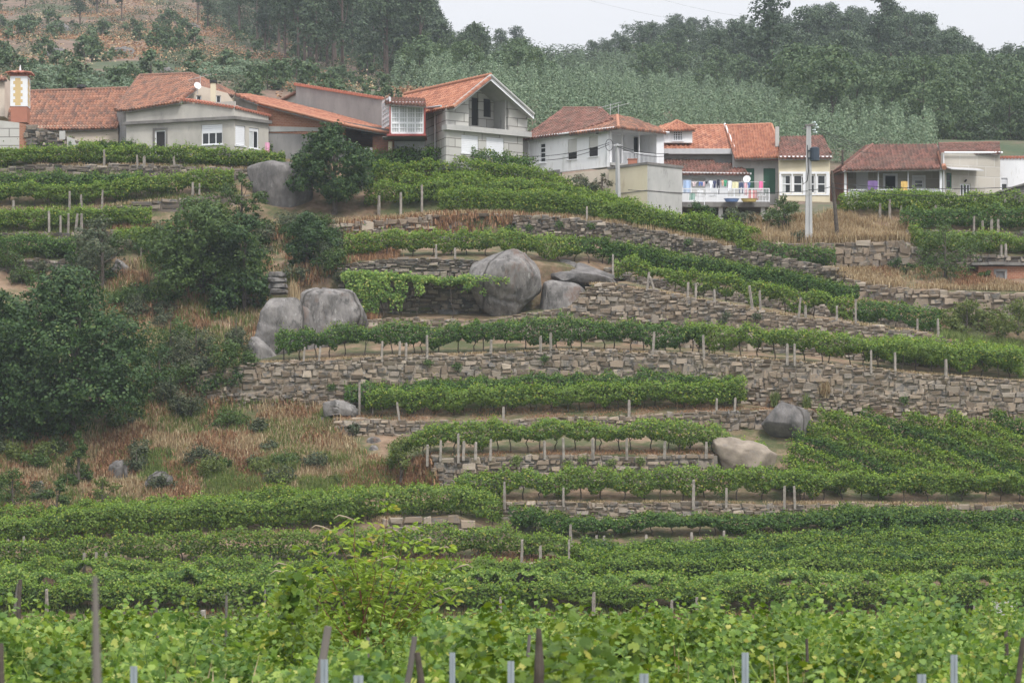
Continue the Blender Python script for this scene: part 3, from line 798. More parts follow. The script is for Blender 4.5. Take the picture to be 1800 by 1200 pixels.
# row I: leaning posts and hanging strands
vine_row(7, .25, 1080, 1500, 1.5, 1.3, .52, 'vine row with hanging strands on the sloping wall', mat='vine', hang=1.1, stem_gap=1.8,
         posts=[(1137, 1.35, .12), (1150, 1.0, -.3), (1208, 1.2, .05), (1222, .9), (1255, .8), (1322, 1.7, -.14), (1336, 1.5), (1403, 1.5, .1), (1415, 1.0), (1470, 1.1, 0), (1503, 1.85, 0)])
vine_row(7, .35, 1505, 1655, 1.4, 1.4, .25, 'dark vines at the lower end of the sloping wall', mat='vineb', posts=[(1610, 1.0, 0), (1647, 1.4, -.03)])
# row J
vine_row(8, .2, 605, 1010, 1.42, 1.3, .3, 'vine row above the overgrown trellis and behind the huge boulder', mat='vine', posts=[(767, .9), (800, .9)], stem_gap=1.3)
vine_row(8, .22, 1000, 1510, 1.4, 1.0, .32, 'vine row slanting down right behind the row with hanging strands', mat='vineb', stem_gap=1.3, posts=[(1077, 1.2)])
vine_row(8, .62, 1060, 1480, .75, .7, .25, 'vine row at the foot of the dark rubble wall', mat='vineb', stems=False)
# rows L: vineyard under the block house
vine_row(9, .40, 770, 1330, 1.5, 1.5, .12, 'lowest vine row under the block house, on the dark rubble wall', n=380, stem_gap=2, posts=[(1031, 1.2, 0)])
vine_row(10, .30, 640, 1120, 1.45, 1.5, .12, 'middle vine row under the block house', n=380, stems=False, posts=[(742, 2.1, 0), (705, 1.6), (667, 1.4)])
vine_row(10, .75, 700, 1110, 1.4, 1.4, .12, 'vine row below the topmost one under the block house', n=360, stems=False)
vine_row(11, .45, 650, 1000, 1.4, 1.5, .12, 'upper vine row close under the block house', n=380, stems=False)
vine_row(12, .35, 640, 940, 1.25, 1.5, .1, 'dark topmost vines against the foot of the block house', mat='vineb', n=380, stems=False)
vine_row(9, .75, 1110, 1340, 1.1, 1.0, .15, 'vine row below the two-tone cube house', n=360, stems=False)
vine_row(9, .7, 1340, 1470, 1.2, 1.1, .12, 'short dark vine row at the foot of the tall concrete pole', mat='vineb', n=330, stems=False)
# left terraces
vine_row(13, .04, -60, 480, .95, 1.0, .08, 'dark topmost vine row under the grey house, upper left', mat='vineb', n=380, stems=False)
vine_row(12, .18, -60, 500, 1.12, 1.0, .15, 'bright vine row on the wall of big rounded stones, upper left', n=400, stem_gap=2.5, posts=[(185, 1.25, 0), (255, .9), (308, 1.1, -.06), (243, .8)])
vine_row(11, .12, -60, 410, 1.35, 1.0, .28, 'vine row on the wall of long grey slabs, upper left', stem_gap=1.4, posts=[(25, .8), (124, 1.5, 0), (145, 1.2), (181, 1.4), (340, 1.2, 0), (352, .9)])
vine_row(11, .6, -60, 250, 1.2, 1.3, .2, 'rear vine row below the wall of rounded stones, upper left', mat='vineb', stems=False)
vine_row(10, .12, -60, 265, 1.25, 1.0, .22, 'vine row with four bare pale stakes at its front, left', mat='vine', n=360, stems=False, posts=[(88, 1.7, 0), (108, 1.3, 0), (122, 1.4, 0), (135, 1.4, .1), (145, 1.4, 0)])
vine_row(9, .15, -60, 135, 1.25, 1.3, .1, 'lowest short vine row of the left terraces', mat='vineb', n=360, stems=False)
vine_row(9, .5, 200, 300, 1.1, 1.2, .1, 'short piece of vine row left of the big green tree', mat='vine', stems=False, posts=[(250, 1.1)])
# upper right terraces
vine_row(11, .12, 1585, 1900, 1.3, 1.4, .12, 'dark vine row above the brick hut, upper right', mat='vineb', n=360, stems=False, posts=[(1709, 1.2, 0), (1725, .7), (1740, .7), (1752, .7)])
vine_row(10, .1, 1600, 1900, 1.15, 1.3, .12, 'vine row on the rough wall right behind the brick hut', n=360, stems=False, posts=[(1757, 1.0, 0), (1765, .9)])
vine_row(12, .2, 1475, 1900, 1.15, 1.4, .12, 'vine row in front of the long house with the balcony', n=360, stems=False, posts=[(1545, 1.0), (1562, 1.2, 0), (1582, .9), (1642, 1.0)])

# the overgrown trellis over the recess
rg = np.random.default_rng(77)
base = tread(7, .3, 715)
root = thing('overgrown_trellis', 'overgrown vine trellis roofing the dark recess left of the huge boulder', 'vines', base)
def V_(u, v, Y): return P(u, v, Y)
Yk = base[1]
Lf = []
a = np.stack([rg.uniform(600, 835, 8000), rg.uniform(0, 1, 8000)], 1)
x = (a[:, 0] - 900) * (Yk - .6 + a[:, 1] * 3.2) / F
y = Yk - .6 + a[:, 1] * 3.2
top = np.interp(a[:, 0], [600, 640, 700, 760, 830], [485, 482, 488, 492, 490]) + 5 * smooth_noise(a[:, 0] / 18, 4)
z = (HV - top) * (Yk - .6) / F + .25 * a[:, 1] + rg.normal(0, .12, 8000)
Lf.append(leaves(np.stack([x, y, z], 1), rg.normal(size=(8000, 3)) * .5 + [0, -.3, .9], .19 * rg.uniform(.7, 1.3, 8000), rg=rg))
for (u0, u1, vb, nn) in ((602, 632, 545, 700), (632, 662, 560, 800), (662, 690, 530, 550), (690, 712, 545, 350), (726, 742, 520, 160), (815, 832, 512, 160), (838, 850, 522, 60)):
    q = rg.random(nn) ** .8; u = rg.uniform(u0, u1, nn) + 5 * np.sin(q * 6 + u0); v = 482 + (vb - 482) * q * rg.uniform(.75, 1.05, nn)
    yy = Yk - .55 + rg.normal(0, .16, nn)
    C = np.stack([(u - 900) * yy / F, yy, (HV - v) * yy / F], 1)
    Lf.append(leaves(C, rg.normal(size=(nn, 3)) * .5 + [0, -.9, .35], .18 * rg.uniform(.7, 1.2, nn), rg=rg))
nn = 260; q = rg.random(nn); u = 815 + q * 100 * .8; yy = np.full(nn, Yk - 1.6) + rg.normal(0, .1, nn); v = 487 + q * 6 + rg.normal(0, 3, nn)
Lf.append(leaves(np.stack([(u - 900) * yy / F, yy, (HV - v) * yy / F], 1), rg.normal(size=(nn, 3)) * .4 + [0, -.4, .8], .17, rg=rg))
part('foliage', joinVF(Lf), MAT['vinef'], root)
for (u, vb, vt) in ((703, 560, 520), (730, 562, 505), (795, 560, 490), (672, 562, 500), (640, 560, 490)):
    b = P(u, vb, Yk - .3); b[2] = gz(b[0], b[1]) - .1
    part('stem', tube([b, b + [.12, 0, .5], b + [-.05, .05, 1.0], P(u - 5, vt - 20, Yk - .2)], [.035, .03, .028, .02], 6), MAT['vinewood'], root)

# ================================================================== BOULDERS
def boulder(outline, Y, label, mat='granite', ratio=.8, amp=.06, seed=0, name='boulder', flat=1.0, tilt=0.0):
    """outline rows (v, u_left, u_right) from top to bottom, given thickness `ratio` of the width"""
    o = np.array(outline, float); n = 60; m = 72
    vs = np.interp(np.linspace(0, 1, n) ** 1.0, np.linspace(0, 1, len(o)), o[:, 0])
    # denser sampling near the ends
    q = (1 - np.cos(np.linspace(0, np.pi, n))) / 2
    vs = o[0, 0] + (o[-1, 0] - o[0, 0]) * q
    ul = np.interp(vs, o[:, 0], o[:, 1]); ur = np.interp(vs, o[:, 0], o[:, 2])
    ker = np.array([.25, .5, .25])
    for _ in range(2):
        ul[1:-1] = np.convolve(ul, ker, 'valid'); ur[1:-1] = np.convolve(ur, ker, 'valid')
    th = np.arange(m) * 2 * np.pi / m
    V = []
    vm0, vm1 = o[0, 0], o[-1, 0]
    wmax = (ur - ul).max() / 2 * Y / F
    for v, a, b in zip(vs, ul, ur):
        cx = ((a + b) / 2 - 900) * Y / F; r = max((b - a) / 2, .3) * Y / F
        z = (HV - v) * Y / F
        p = 2.5
        c, s = np.cos(th), np.sin(th)
        k = (np.abs(c) ** p + np.abs(s) ** p) ** (-1 / p)
        ry = r * ratio * (.6 + .4 * r / wmax)
        V.append(np.stack([cx + r * c * k, Y + wmax * ratio * .6 + ry * s * k + tilt * (z - (HV - vm1) * Y / F), np.full(m, z)], 1))
    V = np.concatenate(V)
    ctr = V.mean(0); dirn = unit(V - ctr)
    sc = 1.1 / max(wmax, .3)
    dis = np.array([mnoise.fractal(Vector(p * sc + seed * 7.3), .9, 2.1, 5) for p in V])
    crack = np.array([mnoise.noise(Vector(p * sc * .8 + seed * 3.1 + 50)) for p in V])
    big = np.array([mnoise.noise(Vector(p * sc * .55 + seed * 1.7 + 9)) for p in V])
    ridge_ = np.array([abs(mnoise.noise(Vector((p[0] * sc * 1.2, p[1] * sc * 1.2, p[2] * sc * .45 + seed)))) for p in V])
    dis = dis * 1.1 + big * 1.5 - (.5 - ridge_) * .6 - np.exp(-(crack / .03) ** 2) * .6
    V = V + dirn * (dis * amp * wmax)[:, None]
    rb = np.random.default_rng(seed + 3)          # broken faces: the lump is cut back to a few planes
    for _ in range(12):
        nn = unit(rb.normal(size=3) * [1, 1, .8] + [0, -.3, .1]); sd_ = (V - ctr) @ nn; lim = sd_.max() * rb.uniform(.72, .93)
        V = V - nn * ((sd_ - lim).clip(0) * .75)[:, None]
    i = np.arange(n - 1)[:, None] * m; j = np.arange(m)[None, :]
    a = (i + j).ravel(); b = (i + (j + 1) % m).ravel()
    Fs = [np.stack([a, a + m, b + m, b], 1), np.array([list(range(m))]), np.array([list(range((n - 1) * m, n * m))[::-1]])]
    base = (float(ctr[0]), float(Y + wmax * ratio * .6), float(V[:, 2].min()))
    return solo(name, (V, Fs), MAT[mat], label, 'boulder', base, smooth=True)

boulder([(435, 862, 898), (440, 846, 915), (450, 824, 935), (465, 806, 953), (480, 804, 956), (495, 818, 956), (510, 828, 954), (522, 838, 945), (535, 846, 930), (548, 856, 915),
         (560, 864, 902), (572, 872, 892), (578, 876, 888)], 184.6, 'huge granite boulder narrowing to its foot, centre of the hill', ratio=.75, seed=1, amp=.085)
boulder([(492, 965, 1000), (497, 952, 1018), (505, 948, 1030), (520, 944, 1038), (540, 938, 1042), (560, 936, 1046), (590, 934, 1048)], 185.6,
        'rounded granite boulder right beside the huge one', ratio=.7, seed=2, amp=.06)
boulder([(452, 985, 1005), (458, 970, 1030), (470, 965, 1062), (480, 960, 1090), (492, 975, 1110)], 189.0, 'flat slab of rock behind and above the two big boulders', 'granitedark', ratio=.8, seed=3, amp=.12, name='rock_slab')
boulder([(474, 955, 1010), (480, 955, 1050), (488, 957, 1075), (497, 990, 1085), (506, 1035, 1090)], 187.0, 'sloping rock ledge over the rounded boulder', 'granitedark', ratio=.8, seed=4, amp=.12, name='rock_slab')
boulder([(500, 552, 608), (505, 536, 622), (516, 524, 630), (540, 516, 638), (560, 510, 642), (580, 506, 646), (612, 500, 650)], 182.3,
        'broad smooth boulder behind the left end of the vine row on the big wall', ratio=.6, seed=5, amp=.08)
boulder([(518, 478, 512), (530, 464, 526), (545, 455, 530), (565, 448, 532), (585, 443, 530), (605, 440, 520), (625, 440, 505), (645, 443, 480), (662, 448, 466)], 180.2,
        'tall cracked boulder leaning at the left end of the big wall', ratio=.6, seed=6, amp=.09)
boulder([(520, 505, 530), (540, 498, 545), (570, 492, 555), (600, 486, 560), (640, 470, 560), (655, 466, 540)], 181.6, 'rock wedged between the tall cracked boulder and the broad smooth one', ratio=.5, seed=26, amp=.1, name='rock')
boulder([(590, 440, 462), (605, 434, 480), (630, 434, 488), (655, 440, 492), (672, 446, 480)], 179.2, 'round-shouldered boulder at the foot of the tall cracked one', ratio=.6, seed=27, amp=.08)
for i, (v, a, b) in enumerate(((477, 471, 503), (487, 470, 506), (497, 470, 508), (507, 470, 510))):
    boulder([(v, a + 3, b - 4), (v + 1.5, a, b), (v + 8, a, b), (v + 9.6, a + 3, b - 3)], 182.0 + i * .02, ['topmost', 'second', 'third', 'lowest'][i] + ' flat stone of the pile on the tall cracked boulder',
            'granite', ratio=.7, seed=10 + i, amp=.08, name='flat_stone').__setitem__('group', 'pile of flat stones')
boulder([(280, 450, 500), (284, 438, 518), (292, 432, 530), (305, 434, 540), (320, 438, 546), (340, 442, 551), (360, 446, 553), (380, 450, 553), (392, 455, 550)], 200.5,
        'big dark dome-shaped boulder beside the tree, under the grey house', 'granitedark', ratio=.8, seed=7, amp=.05)
boulder([(707, 1372, 1392), (711, 1358, 1410), (718, 1346, 1420), (728, 1339, 1425), (742, 1338, 1428), (755, 1348, 1427), (763, 1356, 1420), (770, 1366, 1408)], 171.0,
        'dark smooth boulder at the corner of the sloping vine field', 'granitedark', ratio=.8, seed=8, amp=.05)
boulder([(766, 1262, 1285), (770, 1254, 1300), (778, 1248, 1325), (786, 1248, 1345), (794, 1250, 1362), (803, 1254, 1374), (812, 1258, 1379), (822, 1262, 1372), (834, 1268, 1352)], 165.6,
        'smooth tan boulder shaped like a wedge, right end of the straight grey wall', 'granitetan', ratio=.7, seed=9, amp=.09)
boulder([(383, 790, 812), (390, 776, 824), (400, 768, 826), (415, 762, 826), (428, 760, 826)], 196.0, 'triangular grey rock under the rusty bank, upper centre', 'granite', ratio=.5, seed=21, amp=.12)
boulder([(455, 205, 216), (465, 196, 226), (480, 190, 228), (495, 188, 228)], 192.0, 'pale pointed rock between the trees on the left', 'granite', ratio=.6, seed=22, amp=.12, name='rock')
boulder([(466, 1005, 1020), (470, 990, 1045), (478, 985, 1060)], 190.5, 'tan rock hump behind the flat slab', 'granitetan', ratio=.6, seed=23, amp=.1, name='rock')
boulder([(542, 775, 800), (547, 768, 812), (553, 766, 816), (560, 768, 814)], 186.6, 'low flat stone lying in the dark recess', 'granitedark', ratio=.6, seed=24, amp=.1, name='rock')
boulder([(702, 566, 600), (710, 560, 622), (720, 560, 628), (732, 566, 626)], 173.0, 'pale worn rock under the double vine row', 'granite', ratio=.6, seed=25, amp=.12, name='rock')
for i, (v0, v1, a, b, lb) in enumerate(((828, 862, 250, 305, 'grey rock half buried low in the dry slope'), (808, 838, 190, 226, 'small dark rock left of the half-buried one on the dry slope'),
        (790, 800, 450, 476, 'tiny pale stone in the middle of the dry slope'), (855, 868, 365, 380, 'upright pale stone near the foot of the dry slope'),
        (845, 862, 60, 80, 'pale stone at the left above the bushy vine row'), (730, 740, 560, 588, 'flat stone lying under the pale worn rock'),
        (766, 778, 640, 672, 'upper stone step beside the low terrace wall'), (780, 792, 645, 668, 'lower stone step beside the low terrace wall'))):
    g = ground_at((a + b) / 2, v1)
    boulder([(v0, a + (b - a) * .35, b - (b - a) * .35), (v0 + (v1 - v0) * .3, a + 3, b - 3), (v1, a, b), (v1 + 6, a, b)], g[1], lb, 'granitedark' if i < 2 else 'granite', ratio=.5, seed=30 + i, amp=.15, name='rock')

# fallen stones at wall tops: ragged pieces give the terraces their broken edges
k_ = 0
for (k, u0, u1, n) in ((9, 590, 1490, 46), (6, 350, 1300, 26), (7, 1040, 1660, 30), (8, 1060, 1640, 26), (12, 0, 470, 16), (9, 1490, 1850, 24), (4, 620, 780, 10), (5, 590, 680, 8)):
    rg = np.random.default_rng(k * 9 + n)
    Vs = []
    for i in range(n):
        u = rg.uniform(u0, u1); p = tread(k, .02, u); p[1] += rg.uniform(-.15, .3); p[2] += .03
        r = rg.uniform(.14, .36)
        S = np.array([(x, y, z) for x in (-1, -.4, .4, 1) for y in (-1, .2, 1) for z in (-.6, .25, .6)], float)
        S *= np.where(np.abs(S[:, 2:3]) > .5, .8, 1); S += rg.normal(0, .09, S.shape); S *= [r * 1.3, r * .9, r * .7]
        me_ = bpy.data.meshes.new('q'); bm = bmesh.new()
        for s in S: bm.verts.new(s)
        bmesh.ops.convex_hull(bm, input=bm.verts); bmesh.ops.delete(bm, geom=[v for v in bm.verts if not v.link_faces], context='VERTS')
        bm.verts.index_update()
        V = np.array([v.co[:] for v in bm.verts]); T3 = np.array([[v.index for v in f.verts] for f in bm.faces if len(f.verts) == 3]); bm.free()
        bpy.data.meshes.remove(me_)
        o = solo('loose_stone', (V + p, [T3]), MAT['stone' if rg.random() < .5 else 'stonedark'], 'loose stone lying along the broken top of a terrace wall', 'stone', tuple(p), 'loose stones on the terrace walls')
# ================================================================== BUILDINGS
MAT['tile'] = tilemat('roof_tile', [(0, (.14, .078, .062)), (.3, (.26, .122, .08)), (.7, (.35, .175, .115)), (1, (.15, .088, .072))], lo=.46, hi=.7)
MAT['tilenew'] = tilemat('bright_roof_tile', [(0, (.25, .11, .078)), (.5, (.37, .158, .098)), (1, (.44, .22, .145))], lo=.55, hi=.85, lichen=(.22, .11, .08))
MAT['tileold'] = tilemat('weathered_roof_tile', [(0, (.10, .055, .045)), (.5, (.18, .085, .065)), (1, (.25, .125, .10))], lo=.45, hi=.7, lichen=(.13, .11, .09))
MAT['render'] = surf('grey_render', [(.3, (.36, .34, .31)), (.7, (.50, .475, .43))], scale=.7, layers=[(.9, .6, .75, (.30, .28, .26)), (2.5, .64, .75, (.25, .24, .22))], stretch=(1, 1, .5))
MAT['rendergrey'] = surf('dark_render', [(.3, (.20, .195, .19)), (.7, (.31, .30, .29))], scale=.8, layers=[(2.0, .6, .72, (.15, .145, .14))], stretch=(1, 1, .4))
MAT['conc'] = surf('bare_concrete', [(.3, (.33, .33, .32)), (.7, (.47, .46, .44))], scale=.6, layers=[(1.5, .58, .72, (.27, .265, .255))], stretch=(1, 1, .45))
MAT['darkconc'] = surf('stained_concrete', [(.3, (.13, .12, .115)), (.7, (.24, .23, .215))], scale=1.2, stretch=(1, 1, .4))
MAT['white'] = surf('white_paint', [(.3, (.68, .69, .71)), (.7, (.80, .80, .81))], scale=.6, layers=[(1.6, .56, .75, (.54, .54, .53)), (4, .62, .7, (.62, .61, .58))], stretch=(1, 1, .25))
MAT['cream'] = surf('cream_render', [(.3, (.58, .51, .37)), (.7, (.69, .62, .47))], scale=.6, layers=[(1.5, .62, .75, (.50, .42, .30))], stretch=(1, 1, .4))
MAT['beige'] = surf('beige_render', [(.3, (.52, .44, .36)), (.7, (.64, .56, .47))], scale=.6, layers=[(1.5, .62, .75, (.42, .36, .30))])
MAT['block'] = brickmat('granite_blocks', (.37, .36, .34), (.49, .48, .45), (.20, .19, .175), 1.55, .62, .035, stain=(.36, .34, .31))
MAT['ashlar'] = brickmat('ashlar', (.40, .37, .32), (.49, .455, .40), (.52, .50, .46), 1.4, .75, .03, stain=(.31, .28, .25))
MAT['brick'] = brickmat('red_brick', (.30, .13, .08), (.38, .18, .115), (.38, .24, .17), .26, .12, .014, stain=(.33, .17, .12))
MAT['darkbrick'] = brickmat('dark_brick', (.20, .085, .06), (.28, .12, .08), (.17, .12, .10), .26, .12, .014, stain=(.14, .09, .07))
MAT['wframe'] = plain('white_frame', (.76, .77, .79), rough=.4, var=.04)
MAT['shutter'] = plain('white_shutter', (.74, .75, .78), rough=.5, var=.05)
MAT['shuttergrey'] = plain('beige_shutter', (.56, .55, .52), rough=.6, var=.05)
MAT['redframe'] = plain('red_paint', (.30, .075, .065), rough=.5)
MAT['green'] = plain('green_paint', (.045, .13, .085), rough=.5)
MAT['door'] = plain('grey_door', (.20, .20, .20), rough=.6)
MAT['gutter'] = plain('gutter_zinc', (.46, .46, .47), rough=.45)
MAT['black'] = plain('soot_black', (.03, .03, .032), rough=.7)
MAT['curtain'] = plain('curtain', (.48, .50, .50), rough=.9)
m, t_, N_, L__ = newmat('window_glass'); out = N_.new('ShaderNodeOutputMaterial'); bs = N_.new('ShaderNodeBsdfPrincipled')
bs.inputs['Base Color'].default_value = (.025, .028, .03, 1); bs.inputs['Roughness'].default_value = .12; bs.inputs['Specular IOR Level'].default_value = .5
L__.new(bs.outputs[0], out.inputs[0]); MAT['glass'] = m
m, t_, N_, L__ = newmat('dark_room'); out = N_.new('ShaderNodeOutputMaterial'); bs = N_.new('ShaderNodeBsdfPrincipled')
bs.inputs['Base Color'].default_value = (.02, .018, .017, 1); bs.inputs['Roughness'].default_value = .9
L__.new(bs.outputs[0], out.inputs[0]); MAT['dark'] = m

class Plane:
    """vertical plane through two plan points given as (photo column, depth)"""
    def __init__(s, ua, Ya, ub, Yb):
        s.A = np.array([(ua - 900) * Ya / F, Ya]); s.B = np.array([(ub - 900) * Yb / F, Yb])
        s.L = np.linalg.norm(s.B - s.A); s.d = (s.B - s.A) / s.L
        s.n = np.array([s.d[1], -s.d[0]])           # towards the camera
        if s.n[1] > 0: s.n = -s.n
    def sz(s, u, v):
        c = (u - 900) / F; D_ = s.d
        t = (c * s.A[1] - s.A[0]) / (D_[0] - c * D_[1])
        Y = s.A[1] + D_[1] * t
        return t, (HV - v) * Y / F
    def pt(s, a, z, off=0.0):
        q = s.A + s.d * a + s.n * off
        return np.array([q[0], q[1], z])

def finish(bm, uvf=None):
    bmesh.ops.recalc_face_normals(bm, faces=bm.faces)
    bm.verts.index_update()
    V = np.array([v.co[:] for v in bm.verts])
    d = {}
    for f in bm.faces: d.setdefault(len(f.verts), []).append([v.index for v in f.verts])
    return V, [np.array(x) for x in d.values()]

def wall_mesh(pl, poly, holes=(), thick=.25, off=0.0):
    """polygon (list of (u,v) px, convex) on the plane, with rectangular holes [(u0,u1,v0,v1)]"""
    S = [pl.sz(u, v) for u, v in poly]
    return wall_sz(pl, S, [hole_sz(pl, h) for h in holes], thick, off)

def hole_sz(pl, h):
    u0, u1, v0, v1 = h
    um = (u0 + u1) / 2
    a0, _ = pl.sz(u0, v0); a1, _ = pl.sz(u1, v0); _, z1 = pl.sz(um, v0); _, z0 = pl.sz(um, v1)
    return (min(a0, a1), max(a0, a1), z0, z1)

def wall_sz(pl, S, H, thick=.25, off=0.0):
    S = np.array(S)
    xs = sorted(set([S[:, 0].min(), S[:, 0].max()] + [q for h in H for q in h[:2] if S[:, 0].min() < q < S[:, 0].max()]))
    zs = sorted(set([S[:, 1].min(), S[:, 1].max()] + [q for h in H for q in h[2:] if S[:, 1].min() < q < S[:, 1].max()]))
    bm = bmesh.new(); cache = {}
    def v(i, j):
        if (i, j) not in cache: cache[(i, j)] = bm.verts.new((xs[i], 0, zs[j]))
        return cache[(i, j)]
    for i in range(len(xs) - 1):
        for j in range(len(zs) - 1):
            cx, cz = (xs[i] + xs[i + 1]) / 2, (zs[j] + zs[j + 1]) / 2
            if any(h[0] < cx < h[1] and h[2] < cz < h[3] for h in H): continue
            bm.faces.new((v(i, j), v(i + 1, j), v(i + 1, j + 1), v(i, j + 1)))
    c = S.mean(0)
    for i in range(len(S)):
        p, q = S[i], S[(i + 1) % len(S)]
        e = q - p; nrm = np.array([e[1], -e[0]])
        if np.linalg.norm(nrm) < 1e-6: continue
        if np.dot(c - p, nrm) > 0: nrm = -nrm
        bmesh.ops.bisect_plane(bm, geom=bm.verts[:] + bm.edges[:] + bm.faces[:], plane_co=(p[0], 0, p[1]), plane_no=(nrm[0], 0, nrm[1]), clear_outer=True, dist=1e-5)
    r = bmesh.ops.extrude_face_region(bm, geom=bm.faces[:])
    for q in r['geom']:
        if isinstance(q, bmesh.types.BMVert): q.co.y = thick
    V, Fs = finish(bm); bm.free()
    uv = np.stack([V[:, 0] + V[:, 1], V[:, 2]], 1)
    W = np.array([pl.pt(a, z, off - b) for a, b, z in V])
    return (W, Fs), uv

def add_wall(name, pl, poly, mat, parent, holes=(), thick=.25, off=0.0, label=None):
    VF, uv = wall_mesh(pl, poly, holes, thick, off)
    return part(name, VF, MAT[mat] if isinstance(mat, str) else mat, parent, label, uv=uv)

def pbox(pl, a0, a1, z0, z1, o0, o1):
    """box on a plane: along a0..a1, heights z0..z1, standing from o0 to o1 out of the wall (towards the camera)"""
    p = pl.pt(a0, z0, o0)
    return box(p, [*(pl.d * (a1 - a0)), 0], [*(-pl.n * (o0 - o1)), 0], [0, 0, z1 - z0])

def win(pl, h, parent, kind='glass', frame=.06, cols=2, rows=1, shut=0.0, shutmat='shutter', sill=True, fmat='wframe', label=None, door=False, surround=None, name=None, hole=True, recess=.12, curtain=False):
    """window or door in the opening h (photo rect)"""
    a0, a1, z0, z1 = hole_sz(pl, h)
    nm = name or ('door' if door else 'window')
    r = recess if hole else -.03
    back = 'glass' if kind == 'glass' else ('dark' if kind == 'dark' else kind)
    zs = z1 - (z1 - z0) * shut
    wn = part(nm, pbox(pl, a0, a1, z0, z1, -r - .04, -r), MAT[back], parent, label)
    fr = []
    f = frame
    if kind != 'dark' or frame > 0:
        zt = zs if shut else z1
        if zt - z0 > .15:
            fr += [pbox(pl, a0, a0 + f, z0, zt, -r, -r + .05), pbox(pl, a1 - f, a1, z0, zt, -r, -r + .05),
                   pbox(pl, a0 + f, a1 - f, z0, z0 + f, -r, -r + .048), pbox(pl, a0 + f, a1 - f, zt - f, zt, -r, -r + .048)]
            for i in range(1, cols):
                c = a0 + (a1 - a0) * i / cols
                fr.append(pbox(pl, c - f * .45, c + f * .45, z0 + f, zt - f, -r, -r + .044))
            for j in range(1, rows):
                c = z0 + (zt - z0) * j / rows
                fr.append(pbox(pl, a0 + f, a1 - f, c - f * .4, c + f * .4, -r, -r + .04))
        if fr: part('frame', joinVF(fr), MAT[fmat], wn)
    if curtain:
        part('curtain', pbox(pl, a0 + f, a0 + (a1 - a0) * .45, z0 + f, z1 - f, -r + .002, -r + .01), MAT['curtain'], wn)
    if shut > 0:
        sl = []; nsl = max(3, int((z1 - zs) / .12))
        for i in range(nsl):
            q0 = zs + (z1 - zs) * i / nsl; q1 = zs + (z1 - zs) * (i + .86) / nsl
            sl.append(pbox(pl, a0 + .01, a1 - .01, q0, q1, -r + .01, -r + .06))
        sl.append(pbox(pl, a0 + .02, a1 - .02, zs, z1, -r + .005, -r + .03))
        part('shutter', joinVF(sl), MAT[shutmat], wn)
    if sill and not door:
        part('sill', pbox(pl, a0 - .08, a1 + .08, z0 - .07, z0 - .005, -.02, .07), MAT['wframe' if surround is None else surround], wn)
    if surround:
        g = .16
        part('surround', joinVF([pbox(pl, a0 - g, a0 - .002, z0 - (0 if door else .08), z1 + g, -.05, .025), pbox(pl, a1 + .002, a1 + g, z0 - (0 if door else .08), z1 + g, -.05, .025),
                                 pbox(pl, a0, a1, z1 + .002, z1 + g, -.05, .028)]), MAT[surround], wn)
    return wn

def ray_plane(u, v, p0, n):
    d = np.array([(u - 900) / F, 1.0, (HV - v) / F])
    return d * (np.dot(n, p0) / np.dot(n, d))

